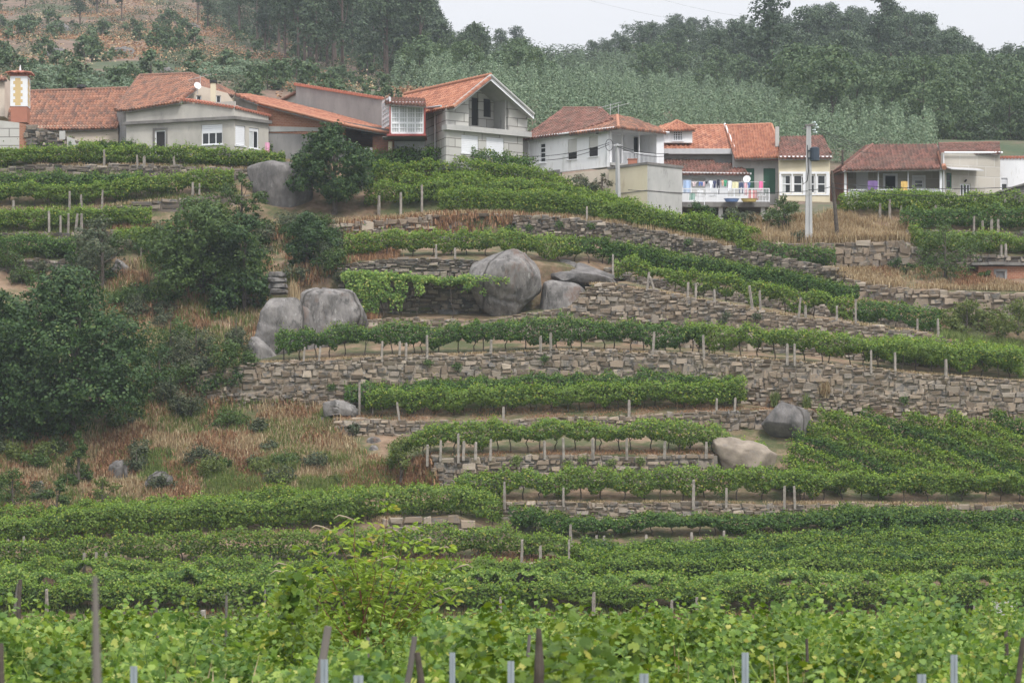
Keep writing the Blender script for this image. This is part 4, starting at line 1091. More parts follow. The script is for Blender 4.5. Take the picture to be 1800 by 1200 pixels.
def roof(parent, poly, ref, mat='tile', label=None, tw=.24, th=.42, name='roof', thick=.10, extra=None):
    """tiled roof slope: convex photo polygon laid on the plane through three (u, v, Y) reference points
    (the first two along the eave)"""
    r = [P(*q) for q in ref]
    n = np.cross(r[1] - r[0], r[2] - r[0]); n = unit(n)
    if n[2] < 0: n = -n
    pts = np.array([ray_plane(u, v, r[0], n) for u, v in poly])
    e = np.cross(n, [0, 0, 1.0]); e = unit(e)
    if e[0] < 0: e = -e
    s = np.cross(n, e); s = s if s[2] > 0 else -s         # up the slope
    o = r[0]
    A = np.stack([(pts - o) @ e, (pts - o) @ s], 1)
    a0, a1 = A[:, 0].min() - .1, A[:, 0].max() + .1
    b0, b1 = A[:, 1].min() - .05, A[:, 1].max() + .05
    xs = np.arange(a0, a1 + tw / 4, tw / 4)
    nb = int((b1 - b0) / th) + 1
    bs_ = []
    for i in range(nb + 1): bs_ += [b0 + i * th, b0 + i * th + .01]
    bs_ = np.array(bs_)
    X, Y = np.meshgrid(xs, bs_, indexing='ij')
    ph = X / tw * 2 * np.pi
    row = np.floor((Y - b0 + 1e-6) / th + 1e-6)
    up = (np.arange(len(bs_)) % 2 == 1)[None, :]
    frac = np.where(up, 0.0, 1.0)          # lower edge of each course stands proud
    Hh = .045 * np.cos(ph) + .035 * np.where(up, 1.0, 0.0) + .02 * noise2(X * .5, Y * .5, 3)
    bm = bmesh.new(); uvl = bm.loops.layers.uv.new('UVMap')
    g = [[bm.verts.new((X[i, j], Y[i, j], Hh[i, j])) for j in range(len(bs_))] for i in range(len(xs))]
    uvd = {}
    for i in range(len(xs) - 1):
        for j in range(len(bs_) - 1):
            f = bm.faces.new((g[i][j], g[i + 1][j], g[i + 1][j + 1], g[i][j + 1]))
            for l in f.loops: l[uvl].uv = ((l.vert.co.x) / tw, (l.vert.co.y - b0) / th + .001)
    c = A.mean(0)
    for i in range(len(A)):
        p, q = A[i], A[(i + 1) % len(A)]; ed = q - p; nr = np.array([ed[1], -ed[0]])
        if np.linalg.norm(nr) < 1e-6: continue
        if np.dot(c - p, nr) > 0: nr = -nr
        bmesh.ops.bisect_plane(bm, geom=bm.verts[:] + bm.edges[:] + bm.faces[:], plane_co=(p[0], p[1], 0), plane_no=(nr[0], nr[1], 0), clear_outer=True, dist=1e-5)
    # thickness round the edge
    be = [ed for ed in bm.edges if ed.is_boundary]
    r_ = bmesh.ops.extrude_edge_only(bm, edges=be)
    for q in r_['geom']:
        if isinstance(q, bmesh.types.BMVert): q.co.z -= thick + .04
    root = np.array(root_of(parent).location)
    M = np.array([e, s, n])
    for v in bm.verts:
        w_ = o + v.co.x * e + v.co.y * s + v.co.z * n - root
        v.co = w_
    me = bpy.data.meshes.new(name); bm.to_mesh(me); bm.free()
    ob = link(name, me, MAT[mat], parent)
    if label: ob['label'] = label
    # boarding under the tiles
    nn = n * (thick + .04)
    k = len(pts); V = np.concatenate([pts - nn * .95, pts - nn * 1.5]) - root
    under = link('roof_boarding', mesh_np('roof_boarding', V, [np.array([list(range(k))]), np.array([list(range(k, 2 * k))[::-1]]),
                 np.array([[i, (i + 1) % k, k + (i + 1) % k, k + i] for i in range(k)])]), MAT[extra or 'darkconc'], parent)
    return pts

def ridge(parent, p, q, mat='tile', r=.13, name='ridge_tiles'):
    p, q = np.array(p), np.array(q); L = np.linalg.norm(q - p); n = max(3, int(L / .4))
    pts = []; rad = []
    for i in range(n):
        for f, k in ((0.02, 1.12), (.98, .9)):
            pts.append(p + (q - p) * (i + f) / n); rad.append(r * k)
    part(name, tube(pts, rad, 8), MAT[mat], parent)

def pipe(parent, pts, r=.05, mat='white', name='drainpipe'):
    return part(name, tube(pts, r, 7), MAT[mat], parent)

def gutter(parent, pl, ua, va, ub, vb, mat='gutter', off=.3, r=.08):
    a, z = pl.sz(ua, va); b, z2 = pl.sz(ub, vb)
    part('gutter', tube([pl.pt(a, z, off), pl.pt(b, z2, off)], r, 8), MAT[mat], parent)

def house(name, label, u, v, Y, cat='house'):
    p = P(u, v, Y); return thing(name, label, cat, p)

# ---- chimney tower at the far left
def chimney_tower():
    Y = 208.0; s = Y / F
    base = P(32, 207, Y); t = thing('tall_chimney', 'tall white chimney with yellow quoin pattern and red tiled cap, upper left', 'chimney', base)
    x0, x1 = (18 - 900) * s, (48 - 900) * s; w_ = x1 - x0; y0, y1 = Y, Y + w_
    zf = lambda v: (HV - v) * s
    part('plinth', abox(x0 + .03, x1 - .03, y0 + .03, y1, zf(215), zf(187)), MAT['brickred'], t)
    part('shaft', abox(x0, x1, y0, y1, zf(187), zf(134)), MAT['white'], t)
    q = []
    zz = np.linspace(zf(185.5), zf(137.5), 10)
    for i in range(9):
        g = .22 if i % 2 else .36
        q.append(abox(x0 + g, x0 + w_ * .98 - g - .1, y0 - .012, y0 + .02, zz[i], zz[i + 1] + .001))
    part('yellow_panel', joinVF(q), MAT['yellow'], t)
    q = [abox(x1 - .02, x1 + .012, y0 + (.22 if i % 2 else .38), y1 - (.22 if i % 2 else .38), zz[i], zz[i + 1] + .001) for i in range(9)]
    part('side_panel', joinVF(q), MAT['yellow'], t)
    part('vent_grille', joinVF([abox(x0 - .04, x1 + .04, y0 - .04, y1 + .04, zf(134), zf(132.6)), abox(x0 + .1, x1 - .1, y0 + .1, y1 - .1, zf(132.6), zf(128))] +
         [abox(x0 + (w_ - .12) * i / 5, x0 + (w_ - .12) * i / 5 + .12, y0, y0 + .12, zf(132.6), zf(128)) for i in range(6)]), MAT['brickred'], t)
    c = np.array([(x0 + x1) / 2, (y0 + y1) / 2, 0])
    V = []; k = 24
    for (rr, z) in ((w_ * .5 + .30, zf(128.2)), (w_ * .5 + .30, zf(126.6)), (w_ * .3, zf(124.2)), (.05, zf(122.5))):
        for i in range(k):
            a = i * 2 * math.pi / k; m_ = max(abs(math.cos(a)), abs(math.sin(a)))
            V.append((c[0] + rr * math.cos(a) / m_, c[1] + rr * math.sin(a) / m_, z + .04 * math.cos(i * math.pi)))
    i = np.arange(3)[:, None] * k; j = np.arange(k)[None, :]
    a = (i + j).ravel(); b = (i + (j + 1) % k).ravel()
    part('tiled_cap', (V, [np.stack([a, b, b + k, a + k], 1), np.array([list(range(k))[::-1]])]), MAT['tileflat'], t)
    part('finial', tube([c + [0, 0, zf(123)], c + [0, 0, zf(119)], c + [0, 0, zf(112)]], [.09, .07, .02], 8), MAT['white'], t)
MAT['brickred'] = plain('orange_red_paint', (.36, .15, .10), var=.1)
MAT['yellow'] = plain('ochre_paint', (.58, .43, .22), var=.06)
MAT['tileflat'] = plain('cap_tile', (.40, .15, .10), var=.35, scale=6)
chimney_tower()

# ---- sliver of a house at the very left edge
h = house('cottage', 'sliver of a pale house with a red eave at the left edge', 3, 200, 211)
pl = Plane(-60, 211, 8, 211)
add_wall('wall', pl, [(-60, 135), (8, 135), (8, 205), (-60, 205)], 'beige', h, thick=4)
roof(h, [(-60, 144), (12, 139), (10, 135), (-60, 112)], [(-60, 144, 210.6), (12, 139, 210.6), (-60, 112, 214)], 'tile')

# ---- long low barn with red roof
h = house('barn', 'long low barn with a wide red tiled roof beside the tall chimney', 120, 262, 210)
pl = Plane(10, 210.2, 208, 210.2)
add_wall('wall', pl, [(10, 222), (208, 220), (208, 262), (10, 262)], 'beige', h, thick=6)
win(pl, (193, 205, 249, 256), h, kind='dark', frame=0, sill=False, hole=False, name='vent')
pp = roof(h, [(15, 226), (120, 227), (207, 224), (226, 155), (15, 162)], [(120, 227, 209.8), (207, 224.3, 209.8), (120, 158.5, 215.5)], 'tile')
ridge(h, pp[4], pp[3])
part('chimney_stub', joinVF([tube([P(143, 158, 215.6), P(143, 154, 215.6)], .25, 8), tube([P(143, 154, 215.6), P(143, 149, 215.6)], [.38, .3], 8)]), MAT['black'], h)
def ashwall():
    """old wall with a sloping top at the far left, below the chimney"""
    pl = Plane(-40, 207.0, 172, 207.0)
    t = thing('boundary_wall', 'old boundary wall of rubble and blocks with a sloping top, upper left', 'wall', P(60, 262, 207))
    add_wall('block_wall', pl, [(-40, 207), (34, 216), (34, 262), (-40, 262)], 'block', t, thick=.5)
    add_wall('brick_patch', pl, [(34, 216), (46, 219), (46, 262), (34, 262)], 'brick', t, thick=.48)
    add_wall('rubble_wall', pl, [(46, 219), (105, 236), (160, 257), (160, 266), (46, 266)], 'darkconc', t, thick=.48, off=-.05)
    y = 206.9
    def tf(x): u = 900 + F * x / y; return (HV - np.interp(u, [46, 105, 165], [217, 233, 258])) * y / F
    VF = stones((46 - 900) * y / F, (165 - 900) * y / F, tf, lambda x: tf(x) - 1.6, lambda x: y - .05, .26, .4, np.random.default_rng(5))
    part('rubble_facing', VF, MAT['stonedark'], t)
    part('white_block', pbox(pl, pl.sz(105, 240)[0], pl.sz(115, 240)[0], pl.sz(110, 246)[1], pl.sz(110, 231)[1], 0, .2), MAT['conc'], t)
    add_wall('render_patch', pl, [(118, 240), (160, 256), (160, 262), (118, 262)], 'conc', t, thick=.2, off=.12)
ashwall()

# ---- grey rendered house
h = house('rendered_house', 'grey rendered house with a hipped red roof and white roller shutters, upper left', 340, 272, 206)
plF = Plane(222, 207.3, 412, 204.3); plR = Plane(412, 204.3, 472, 206.6); plL = Plane(205, 211.5, 222, 207.3)
dr = (272, 291, 229, 275); wA = (354, 391, 219, 254); s1 = (413.5, 431, 221, 256); s2 = (438, 455, 225, 261)
add_wall('front_wall', plF, [(222, 190), (412, 178), (412, 274), (222, 274)], 'render', h, [dr, wA])
add_wall('right_wall', plR, [(412, 184), (472, 204), (472, 274), (412, 274)], 'render', h, [s1, s2])
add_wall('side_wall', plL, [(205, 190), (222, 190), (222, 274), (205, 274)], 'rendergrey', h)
a = plF.sz(222, 218); b = plF.sz(412, 207); c = plR.sz(472, 219)
za = (a[1] + b[1]) / 2
part('cornice', joinVF([pbox(plF, a[0] - .1, b[0] + .2, za - .12, za + .10, -.05, .28), pbox(plR, -.05, c[0] + .1, za - .119, za + .101, -.05, .28)]), MAT['darkconc'], h)
win(plF, dr, h, kind='dark', frame=.09, cols=1, door=True, surround='darkconc')
win(plF, wA, h, frame=.07, cols=3, shut=.38, sill=True)
win(plR, s1, h, shut=.97, sill=True)
win(plR, s2, h, frame=.07, cols=2, shut=.12, curtain=True)
rA = roof(h, [(203, 193), (222, 193.5), (314, 178), (345, 155), (337, 130), (246, 133)], [(222, 193.5, 206.9), (314, 177, 205.4), (290, 131.5, 212.5)], 'tile')
ridge(h, rA[5], rA[4]); ridge(h, rA[0], rA[5])
hl = [P(203, 193, 207.3), rA[5], P(204, 190, 212)]
rB = roof(h, [(337, 130), (345, 152), (410, 168), (413, 164)], [(345, 152, 208.2), (410, 166, 211), (337, 130, 212.6)], 'tile')
ridge(h, P(337, 130, 212.5), P(411, 163, 212.2))
# upper storey behind the parapet
plU = Plane(318, 208.0, 416, 208.6)
uw = (345, 354, 168, 180); uw2 = (380, 388, 168, 185)
add_wall('attic_wall', plU, [(322, 178), (348, 150), (400, 164), (418, 190), (418, 200), (322, 196)], 'beige', h, [uw, uw2])
win(plU, uw, h, frame=.06, cols=1, sill=True); win(plU, uw2, h, frame=.05, cols=1)
# tiled coping strip running along the parapet
for pl_, u0, v0, u1, v1 in ((plF, 312, 174.5, 412, 189), (plR, 412, 189, 475, 204)):
    a = pl_.sz(u0, v0); b = pl_.sz(u1, v1)
    A0, B0 = pl_.pt(a[0], a[1], .15), pl_.pt(b[0], b[1], .15)
    n_ = int(np.linalg.norm(B0 - A0) / .24); q = []
    for i in range(n_):
        c0 = A0 + (B0 - A0) * (i + .5) / n_
        q.append(tube([c0, c0 - np.array([*(pl_.n * .9), -.16])], [.115, .10], 6))
    part('coping_tiles', joinVF(q), MAT['tileflat'], h)
ch = [abox(*(np.array([370, 379]) - 900) * 206.6 / F, 206.6, 207.0, (HV - 186) * 206.6 / F, (HV - 146) * 206.6 / F)]
part('chimney', ch[0], MAT['cream'], h)
part('chimney_cap', abox(*(np.array([368.5, 380.5]) - 900) * 206.6 / F, 206.55, 207.05, (HV - 146) * 206.6 / F, (HV - 141) * 206.6 / F), MAT['black'], h)
def dish(name, u, v, Y, r, label, mat='wframe', az=.5):
    c = P(u, v, Y); t = thing(name, label, 'satellite dish', c)
    k = 20; V = [(0, 0, 0)]; 
    for i, (rr, d) in enumerate(((.5, .04), (.85, .12), (1, .17))):
        for j in range(k):
            a = j * 2 * math.pi / k; V.append((rr * r * math.cos(a), -d * r * 1.2, rr * r * math.sin(a)))
    V = np.array(V); rot = np.array(Matrix.Rotation(az, 3, 'Z') @ Matrix.Rotation(-.35, 3, 'X')); V = V @ rot.T + c
    f = [[0, 1 + (j + 1) % k, 1 + j] for j in range(k)]; q = []
    for i in range(2):
        for j in range(k): q.append([1 + i * k + j, 1 + i * k + (j + 1) % k, 1 + (i + 1) * k + (j + 1) % k, 1 + (i + 1) * k + j])
    part('reflector', (V, [np.array(f), np.array(q)]), MAT[mat], t)
    part('arm', tube([c + [0, 0, -r], c + [0, -.5, -.25 * r]], .02, 5), MAT['gutter'], t)
    part('mast', tube([c + [0, .1, -r * 2.2], c + [0, .08, 0]], .03, 6), MAT['gutter'], t)
    return t
dish('satellite_dish', 347, 151, 206.2, .27, 'round white satellite dish on the roof edge of the grey rendered house')

# ---- brick shed with the long sloping roof and its porch
h = house('brick_shed', 'long brick shed with a sloping red roof and dark open porch behind the bushy tree', 560, 276, 206)
plB = Plane(452, 207.2, 607, 205.2)
add_wall('brick_wall', plB, [(452, 180), (606, 219), (606, 238), (452, 233)], 'brick', h)
add_wall('lower_wall', plB, [(452, 233), (606, 238), (606, 280), (452, 280)], 'rendergrey', h, off=-.03)
add_wall('beam', plB, [(470, 222), (606, 226), (606, 230), (470, 232)], 'conc', h, thick=.1, off=.06)
plP = Plane(607, 205.2, 693, 204.6)
add_wall('porch_pier', plP, [(655, 240), (692, 236), (692, 276), (655, 276)], 'darkbrick', h, thick=.3)
add_wall('porch_pillar', plP, [(684, 250), (690, 250), (690, 276), (684, 276)], 'cream', h, thick=.25, off=.3)
plQ = Plane(600, 209.5, 695, 209.5)
add_wall('porch_back', plQ, [(600, 228), (695, 228), (695, 280), (600, 280)], 'darkbrick', h)
a = P(604, 222, 205.0); b = P(694, 238, 204.4)
part('porch_fascia', box(a, b - a + [0, 0, .0], [0, .15, 0], [0, 0, .35]), MAT['darkconc'], h)
rr = roof(h, [(455, 181), (606, 219), (697, 236), (690, 226), (500, 178), (440, 166), (413, 165)], [(455, 181, 206.9), (694, 236, 204.2), (560, 194, 211.5)], 'tilenew')
ridge(h, rr[0], rr[1], 'tilenew', .1); ridge(h, rr[1], rr[2], 'tilenew', .1)
plG = Plane(412, 212.0, 452, 208.5)
add_wall('gable_wall', plG, [(412, 170), (440, 172), (452, 182), (452, 210), (412, 205)], 'render', h)

# ---- tall grey wall behind it
h = house('grey_building', 'windowless dark grey rendered building behind the long brick shed', 600, 230, 211)
plW = Plane(519, 213.5, 674, 208.2)
add_wall('wall', plW, [(520, 149), (672, 175), (674, 235), (520, 232)], 'rendergrey', h, thick=4)
A0 = plW.pt(*plW.sz(518, 148), .1); B0 = plW.pt(*plW.sz(674, 173.5), .1)
part('coping_tiles', joinVF([tube([A0 + (B0 - A0) * (i + .5) / 34, A0 + (B0 - A0) * (i + .5) / 34 + [.1, .8, .1]], [.13, .11], 6) for i in range(34)]), MAT['tileflat'], h)
plW2 = Plane(496, 214.5, 522, 213.8)
add_wall('lean_to_wall', plW2, [(497, 176), (521, 163), (521, 190), (497, 186)], 'render', h)
ridge(h, plW2.pt(*plW2.sz(495, 177), .1), plW2.pt(*plW2.sz(522, 162), .1))

# ---- glazed bay and the white house below it
h = house('glazed_bay_house', 'narrow white house with a big glazed bay window framed in red', 710, 278, 205)
plg = Plane(686, 203.2, 746, 203.2); plgs = Plane(671, 206.2, 686, 203.2); plb = Plane(660, 205.6, 746, 205.6)
lw = (697, 718, 256, 278)
add_wall('wall', plb, [(686, 186), (746, 186), (746, 284), (686, 284)], 'white', h, [(696, 718, 253, 278)])
win(plb, (696, 718, 253, 278), h, frame=.07, cols=3, shut=.1)
def bay(pl_, poly, cols, rows, split, nm):
    (a0, z1), (a1, _), (_, _), (_, z0) = pl_.sz(*poly[0]), pl_.sz(*poly[1]), pl_.sz(*poly[2]), pl_.sz(*poly[3])
    wn = part(nm, pbox(pl_, a0, a1, z0, z1, -.06, 0), MAT['curtain'], h, 'white glazed bay of small panes')
    fr = []; f = .05
    big = sorted(set([0, 1] + split))
    for q in big: fr.append(pbox(pl_, a0 + (a1 - a0) * q - .06, a0 + (a1 - a0) * q + .06, z0, z1, 0, .07))
    for i in range(1, cols):
        c_ = a0 + (a1 - a0) * i / cols; fr.append(pbox(pl_, c_ - .022, c_ + .022, z0, z1, 0, .05))
    for j in range(rows + 1):
        c_ = z0 + (z1 - z0) * j / rows; w2 = .07 if j in (0, rows, 2) else .022
        fr.append(pbox(pl_, a0, a1, c_ - w2, c_ + w2, 0, .055))
    part('glazing_bars', joinVF(fr), MAT['wframe'], wn)
    return a0, a1, z0, z1
bay(plg, [(688, 181), (744, 181), (744, 234), (688, 234)], 12, 6, [.25, .5, .75], 'bay_front')
bay(plgs, [(673, 181), (686, 181), (686, 232), (673, 226)], 4, 6, [], 'bay_side')
part('red_border', joinVF([abox(*[(q - 900) * 203.2 / F for q in (684.5, 687)], 203.1, 203.3, (HV - 238) * 203.2 / F, (HV - 179) * 203.2 / F),
                           abox(*[(q - 900) * 203.2 / F for q in (745, 747.5)], 203.1, 205.5, (HV - 238) * 203.2 / F, (HV - 179) * 203.2 / F),
                           abox(*[(q - 900) * 203.2 / F for q in (680, 749)], 203.0, 205.7, (HV - 239.5) * 203.2 / F, (HV - 236) * 203.2 / F)]), MAT['redframe'], h)
roof(h, [(676, 180), (749, 184.5), (747, 172.5), (678, 171)], [(676, 181, 202.8), (749, 181, 202.8), (700, 172, 206.3)], 'tileold', th=.35)
part('bay_floor', abox(*[(q - 900) * 203.2 / F for q in (672, 746)], 203.35, 205.6, (HV - 241) * 203.2 / F, (HV - 239.6) * 203.2 / F), MAT['darkconc'], h)

# ---- granite block house with gable
h = house('granite_block_house', 'unfinished gabled house of pale granite blocks with an open loggia', 850, 300, 205)
pf = Plane(784, 202.6, 926, 206.6); ps = Plane(737, 208.8, 784, 202.6)
w1 = (811, 841, 238, 270); w2 = (855, 886, 242, 274)
add_wall('front_wall', pf, [(784, 226), (919, 236), (919, 302), (784, 296)], 'block', h, [w1, w2])
win(pf, w1, h, shut=.98, sill=True); win(pf, w2, h, shut=.98, sill=True)
add_wall('side_wall', ps, [(737, 196), (784, 186), (784, 300), (737, 288)], 'block', h)
a = pf.sz(783, 222); b = pf.sz(929, 231)
zl = (HV - 222) * 202.6 / F
part('ledge', pbox(pf, a[0] - .12, b[0] + .05, zl - .28, zl + .10, -.3, .35), MAT['conc'], h)
a = pf.sz(784, 295); b = pf.sz(919, 303)
part('floor_slab', pbox(pf, a[0] + .1, b[0], pf.sz(784, 298)[1] - .0, pf.sz(784, 293)[1] + .0, -6, .3), MAT['conc'], h)
# upper storey: flank walls, recess
add_wall('upper_wall', pf, [(787, 190), (824, 160), (824, 222), (787, 219)], 'block', h)
add_wall('upper_wall', pf, [(893, 178), (927, 203), (927, 231), (893, 229)], 'block', h)
pr = Plane(815, 206.2 - 1.0, 905, 208.6 - .4); 
pr.A = pf.A - pf.n * 1.7 ; pr.B = pf.B - pf.n * 1.7; pr.L = pf.L; pr.d = pf.d; pr.n = pf.n
d1 = (829, 841, 172, 221); d2 = (850, 863, 174, 206)
add_wall('loggia_back', pr, [(818, 168), (845, 146), (905, 180), (905, 226), (818, 224)], 'block', h, [d1, d2])
win(pr, d1, h, kind='dark', frame=0, sill=False, door=True); win(pr, d2, h, kind='dark', frame=0, sill=False)
for u_ in (824, 893):
    a, _ = pf.sz(u_, 200)
    q0 = pf.pt(a, zl, -.25); 
    zt = pf.sz(u_, 160 if u_ == 824 else 176)[1]
    V, Fs = box(q0 - [*(pf.d * .1), 0], [*(pf.d * .2), 0], [*(-pf.n * 1.45), 0], [0, 0, zt - zl])
    part('loggia_cheek', (V, Fs), MAT['conc'], h)
# roof: two slopes running back and left from the gable
apx = pf.pt(*pf.sz(853, 137), .7); evL = pf.pt(*pf.sz(788, 189), .7); evR = pf.pt(*pf.sz(929, 205), .7)
back = -np.array([*pf.n, 0]) * 11.5
def slab(a, b, c, d, th, nm, mat):
    n_ = unit(np.cross(b - a, d - a)); n_ = n_ if n_[2] > 0 else -n_
    T0 = np.array([a, b, c, d]); V = np.concatenate([T0, T0 - n_ * th])
    return part(nm, (V, [BOXF]), MAT[mat], h)
slab(apx, evL, evL + back, apx + back, .16, 'roof_slab', 'conc'); slab(apx, evR, evR + back, apx + back, .16, 'roof_slab', 'conc')
for e_, q_ in ((evL, 'l'), (evR, 'r')):
    e2 = e_
    pts_px = [(900 + F * p[0] / p[1], HV - F * p[2] / p[1]) for p in (e2 + [0, 0, .02], e2 + back, apx + back, apx)]
    ref = [(900 + F * p[0] / p[1], HV - F * (p[2] + .12) / p[1], p[1]) for p in (e2, e2 + back, apx)]
    if q_ == 'l': roof(h, pts_px, ref, 'tilenew')
ridge(h, apx + [0, 0, .15], apx + back + [0, 0, .15], 'tilenew')
for e_ in (evL, evR):
    part('verge', tube([e_ + [0, 0, .08], apx + [0, 0, .1]], .10, 6), MAT['conc'], h)
part('rake_board', joinVF([box(evL + [0, 0, -.28], apx - evL, [0, .08, 0], [0, 0, .26]), box(evR + [0, 0, -.28], apx - evR, [0, .08, 0], [0, 0, .26])]), MAT['wframe'], h)
gutter(h, ps, 737, 194, 786, 187, off=.45)
pipe(h, [ps.pt(*ps.sz(768, 191), .15), ps.pt(*ps.sz(768, 288), .15)], .06, 'gutter')

# ---- white house with corner porch
h = house('white_house', 'long white house with a brown tiled roof and a corner porch', 1040, 320, 204)
pw = Plane(917, 208.0, 1072, 202.6); pp2 = Plane(1072, 202.6, 1167, 205.4)
W1 = (948, 959, 251, 286); W2 = (998, 1014, 245, 280); W3 = (1035, 1051, 239, 275)
add_wall('front_wall', pw, [(917, 246), (1072, 224), (1072, 293), (945, 307), (917, 307)], 'white', h, [W1, W2, W3])
win(pw, W1, h, frame=.09, cols=1, rows=4, shut=.0); win(pw, W2, h, kind='dark', frame=0, shut=.66, shutmat='shuttergrey'); win(pw, W3, h, kind='dark', frame=0, shut=.55, shutmat='shuttergrey')
pl2 = Plane(915, 209, 1072, 203.5)
add_wall('plinth', pw, [(917, 305), (985, 298), (985, 330), (917, 330)], 'rendergrey', h, off=.05)
add_wall('plinth_stone', pw, [(930, 306), (984, 301), (984, 330), (930, 330)], 'darkconc', h, thick=.1, off=.10)
# porch
back2 = Plane(1072, 205.2, 1160, 207.8)
add_wall('porch_wall', back2, [(1072, 228), (1158, 236), (1158, 296), (1072, 296)], 'white', h, [(1114, 1123, 241, 288), (1130, 1138, 245, 288)])
win(back2, (1114, 1123, 241, 288), h, kind='glass', frame=.05, cols=1, door=True, fmat='door'); win(back2, (1130, 1138, 245, 288), h, kind='glass', frame=.09, cols=1, rows=5, door=True, sill=False)
a = pp2.sz(1154, 240)[0]; b = pp2.sz(1167, 240)[0]
part('corner_pillar', pbox(pp2, a, b, pp2.sz(1160, 291)[1], pp2.sz(1160, 228)[1], -2.2, 0), MAT['white'], h)
for u_ in (1074, 1095, 1125):
    a = pp2.sz(u_, 240)[0]
    pipe(h, [pp2.pt(a, pp2.sz(u_, 290)[1], -.1), pp2.pt(a, pp2.sz(u_, 224)[1], -.1)], .045, 'white', 'porch_post')
zfl = pp2.sz(1120, 290)[1]
part('porch_floor', pbox(pp2, 0, pp2.sz(1168, 240)[0], zfl - .2, zfl, -2.6, .15), MAT['conc'], h)
part('porch_ceiling', pbox(pp2, -.1, pp2.sz(1168, 240)[0] + .1, pp2.sz(1072, 227)[1], pp2.sz(1072, 224)[1], -2.6, .3), MAT['white'], h)
rl = []
a0, a1 = pp2.sz(1095, 280)[0], pp2.sz(1153, 280)[0]
for i in range(26): q = a0 + (a1 - a0) * i / 25; rl.append(pbox(pp2, q - .015, q + .015, zfl, zfl + .85, -.12, -.09))
rl.append(pbox(pp2, a0, a1, zfl + .85, zfl + .90, -.13, -.07)); part('railing', joinVF(rl), MAT['wframe'], h)
r1 = roof(h, [(915, 245), (1010, 231), (1062, 214), (1078, 208), (1058, 190), (990, 190)], [(918, 244, 207.3), (1010, 231.5, 204.2), (1020, 190, 211)], 'tileold')
ridge(h, r1[5], r1[4], 'tileold', .1)
r2 = roof(h, [(1000, 235), (1087, 223.5), (1085, 203), (1012, 212)], [(1000, 235, 204.3), (1087, 223, 201.6), (1085, 203, 206)], 'tile')
r3 = roof(h, [(1087, 223.5), (1172, 232.5), (1160, 226), (1115, 208), (1085, 203)], [(1087, 223, 201.6), (1172, 232.5, 205), (1085, 203, 206)], 'tile')
ridge(h, r3[4], r3[0], 'tilenew', .11); ridge(h, r2[3], r2[2], 'tile', .1); ridge(h, r3[4], r3[2], 'tile', .1)
gutter(h, pw, 917, 245, 1085, 225, 'wframe', .35, .06); gutter(h, pp2, 1072, 225, 1171, 234, 'wframe', .35, .06)
pipe(h, [pw.pt(*pw.sz(930, 246), .3), pw.pt(*pw.sz(931, 252), .1), pw.pt(*pw.sz(931, 320), .1)], .045); pipe(h, [pw.pt(*pw.sz(1070, 228), .1), pw.pt(*pw.sz(1070, 300), .1)], .045)
part('wall_lamp', tube([pw.pt(*pw.sz(1053, 233), .05), pw.pt(*pw.sz(1054, 234), .3)], [.08, .12], 8), MAT['black'], h)

# ---- beige terrace wall and the two-tone cube
h = house('cube_annex', 'flat-roofed cube annex, one side cream and the other bare grey concrete', 1138, 388, 199.5, cat='building')
pa = Plane(1070, 201.8, 1138, 199.0); pb = Plane(1138, 199.0, 1199, 201.2)
add_wall('cream_wall', pa, [(1070, 293), (1138, 288), (1138, 396), (1070, 392)], 'cream', h)
add_wall('grey_wall', pb, [(1138, 288), (1199, 296), (1199, 398), (1138, 396)], 'conc', h, [(1158, 1161, 360, 366), (1176, 1178.5, 362, 368)])
za = pa.sz(1138, 289)[1]
C0 = pa.pt(0, 0)[:2]; C1 = pa.pt(pa.L, 0)[:2]; C2 = pb.pt(pb.L, 0)[:2]; C3 = C2 + (C0 - C1)
V = []
for z in (za - .02, za + .16):
    c_ = (C0 + C1 + C2 + C3) / 4
    for q in (C0, C1, C2, C3): V.append([*(c_ + (q - c_) * 1.04), z])
V = np.array(V); part('roof_slab', (V, [np.array([[0, 1, 2, 3], [4, 5, 6, 7], [0, 1, 5, 4], [1, 2, 6, 5], [2, 3, 7, 6], [3, 0, 4, 7]])]), MAT['darkconc'], h)
part('vent', joinVF([pbox(pb, *[pb.sz(q, 362)[0] for q in (1157.6, 1161.4)], pb.sz(1159, 367)[1], pb.sz(1159, 359)[1], -.2, -.1)]), MAT['dark'], h)
zm = pb.sz(1138, 334)[1]
part('string_course', joinVF([pbox(pa, pa.sz(1092, 334)[0], pa.L, zm - .05, zm, 0, .03), pbox(pb, 0, pb.L, zm - .05, zm, 0, .03)]), MAT['darkconc'], h)
h = house('retaining_wall', 'beige retaining wall half hidden by shrubs under the white house', 1030, 380, 202.5, cat='wall')
pt_ = Plane(984, 204.6, 1072, 202.2)
add_wall('wall', pt_, [(984, 307), (1072, 296), (1072, 392), (984, 380)], 'beige', h)
for (u_, lb, m_) in ((1100, 'grey box', 'conc'),):
    pass
bx = solo('planter_box', joinVF([abox(*[(q - 900) * 202.3 / F for q in (1104, 1120)], 202.1, 202.7, (HV - 291) * 202.3 / F, (HV - 280.5) * 202.3 / F),
          abox(*[(q - 900) * 202.3 / F for q in (1103, 1121)], 202.05, 202.75, (HV - 280.5) * 202.3 / F, (HV - 279.5) * 202.3 / F)]), MAT['brickred'],
          'reddish brown planter box on the porch of the white house', 'planter', P(1112, 291, 202.3))

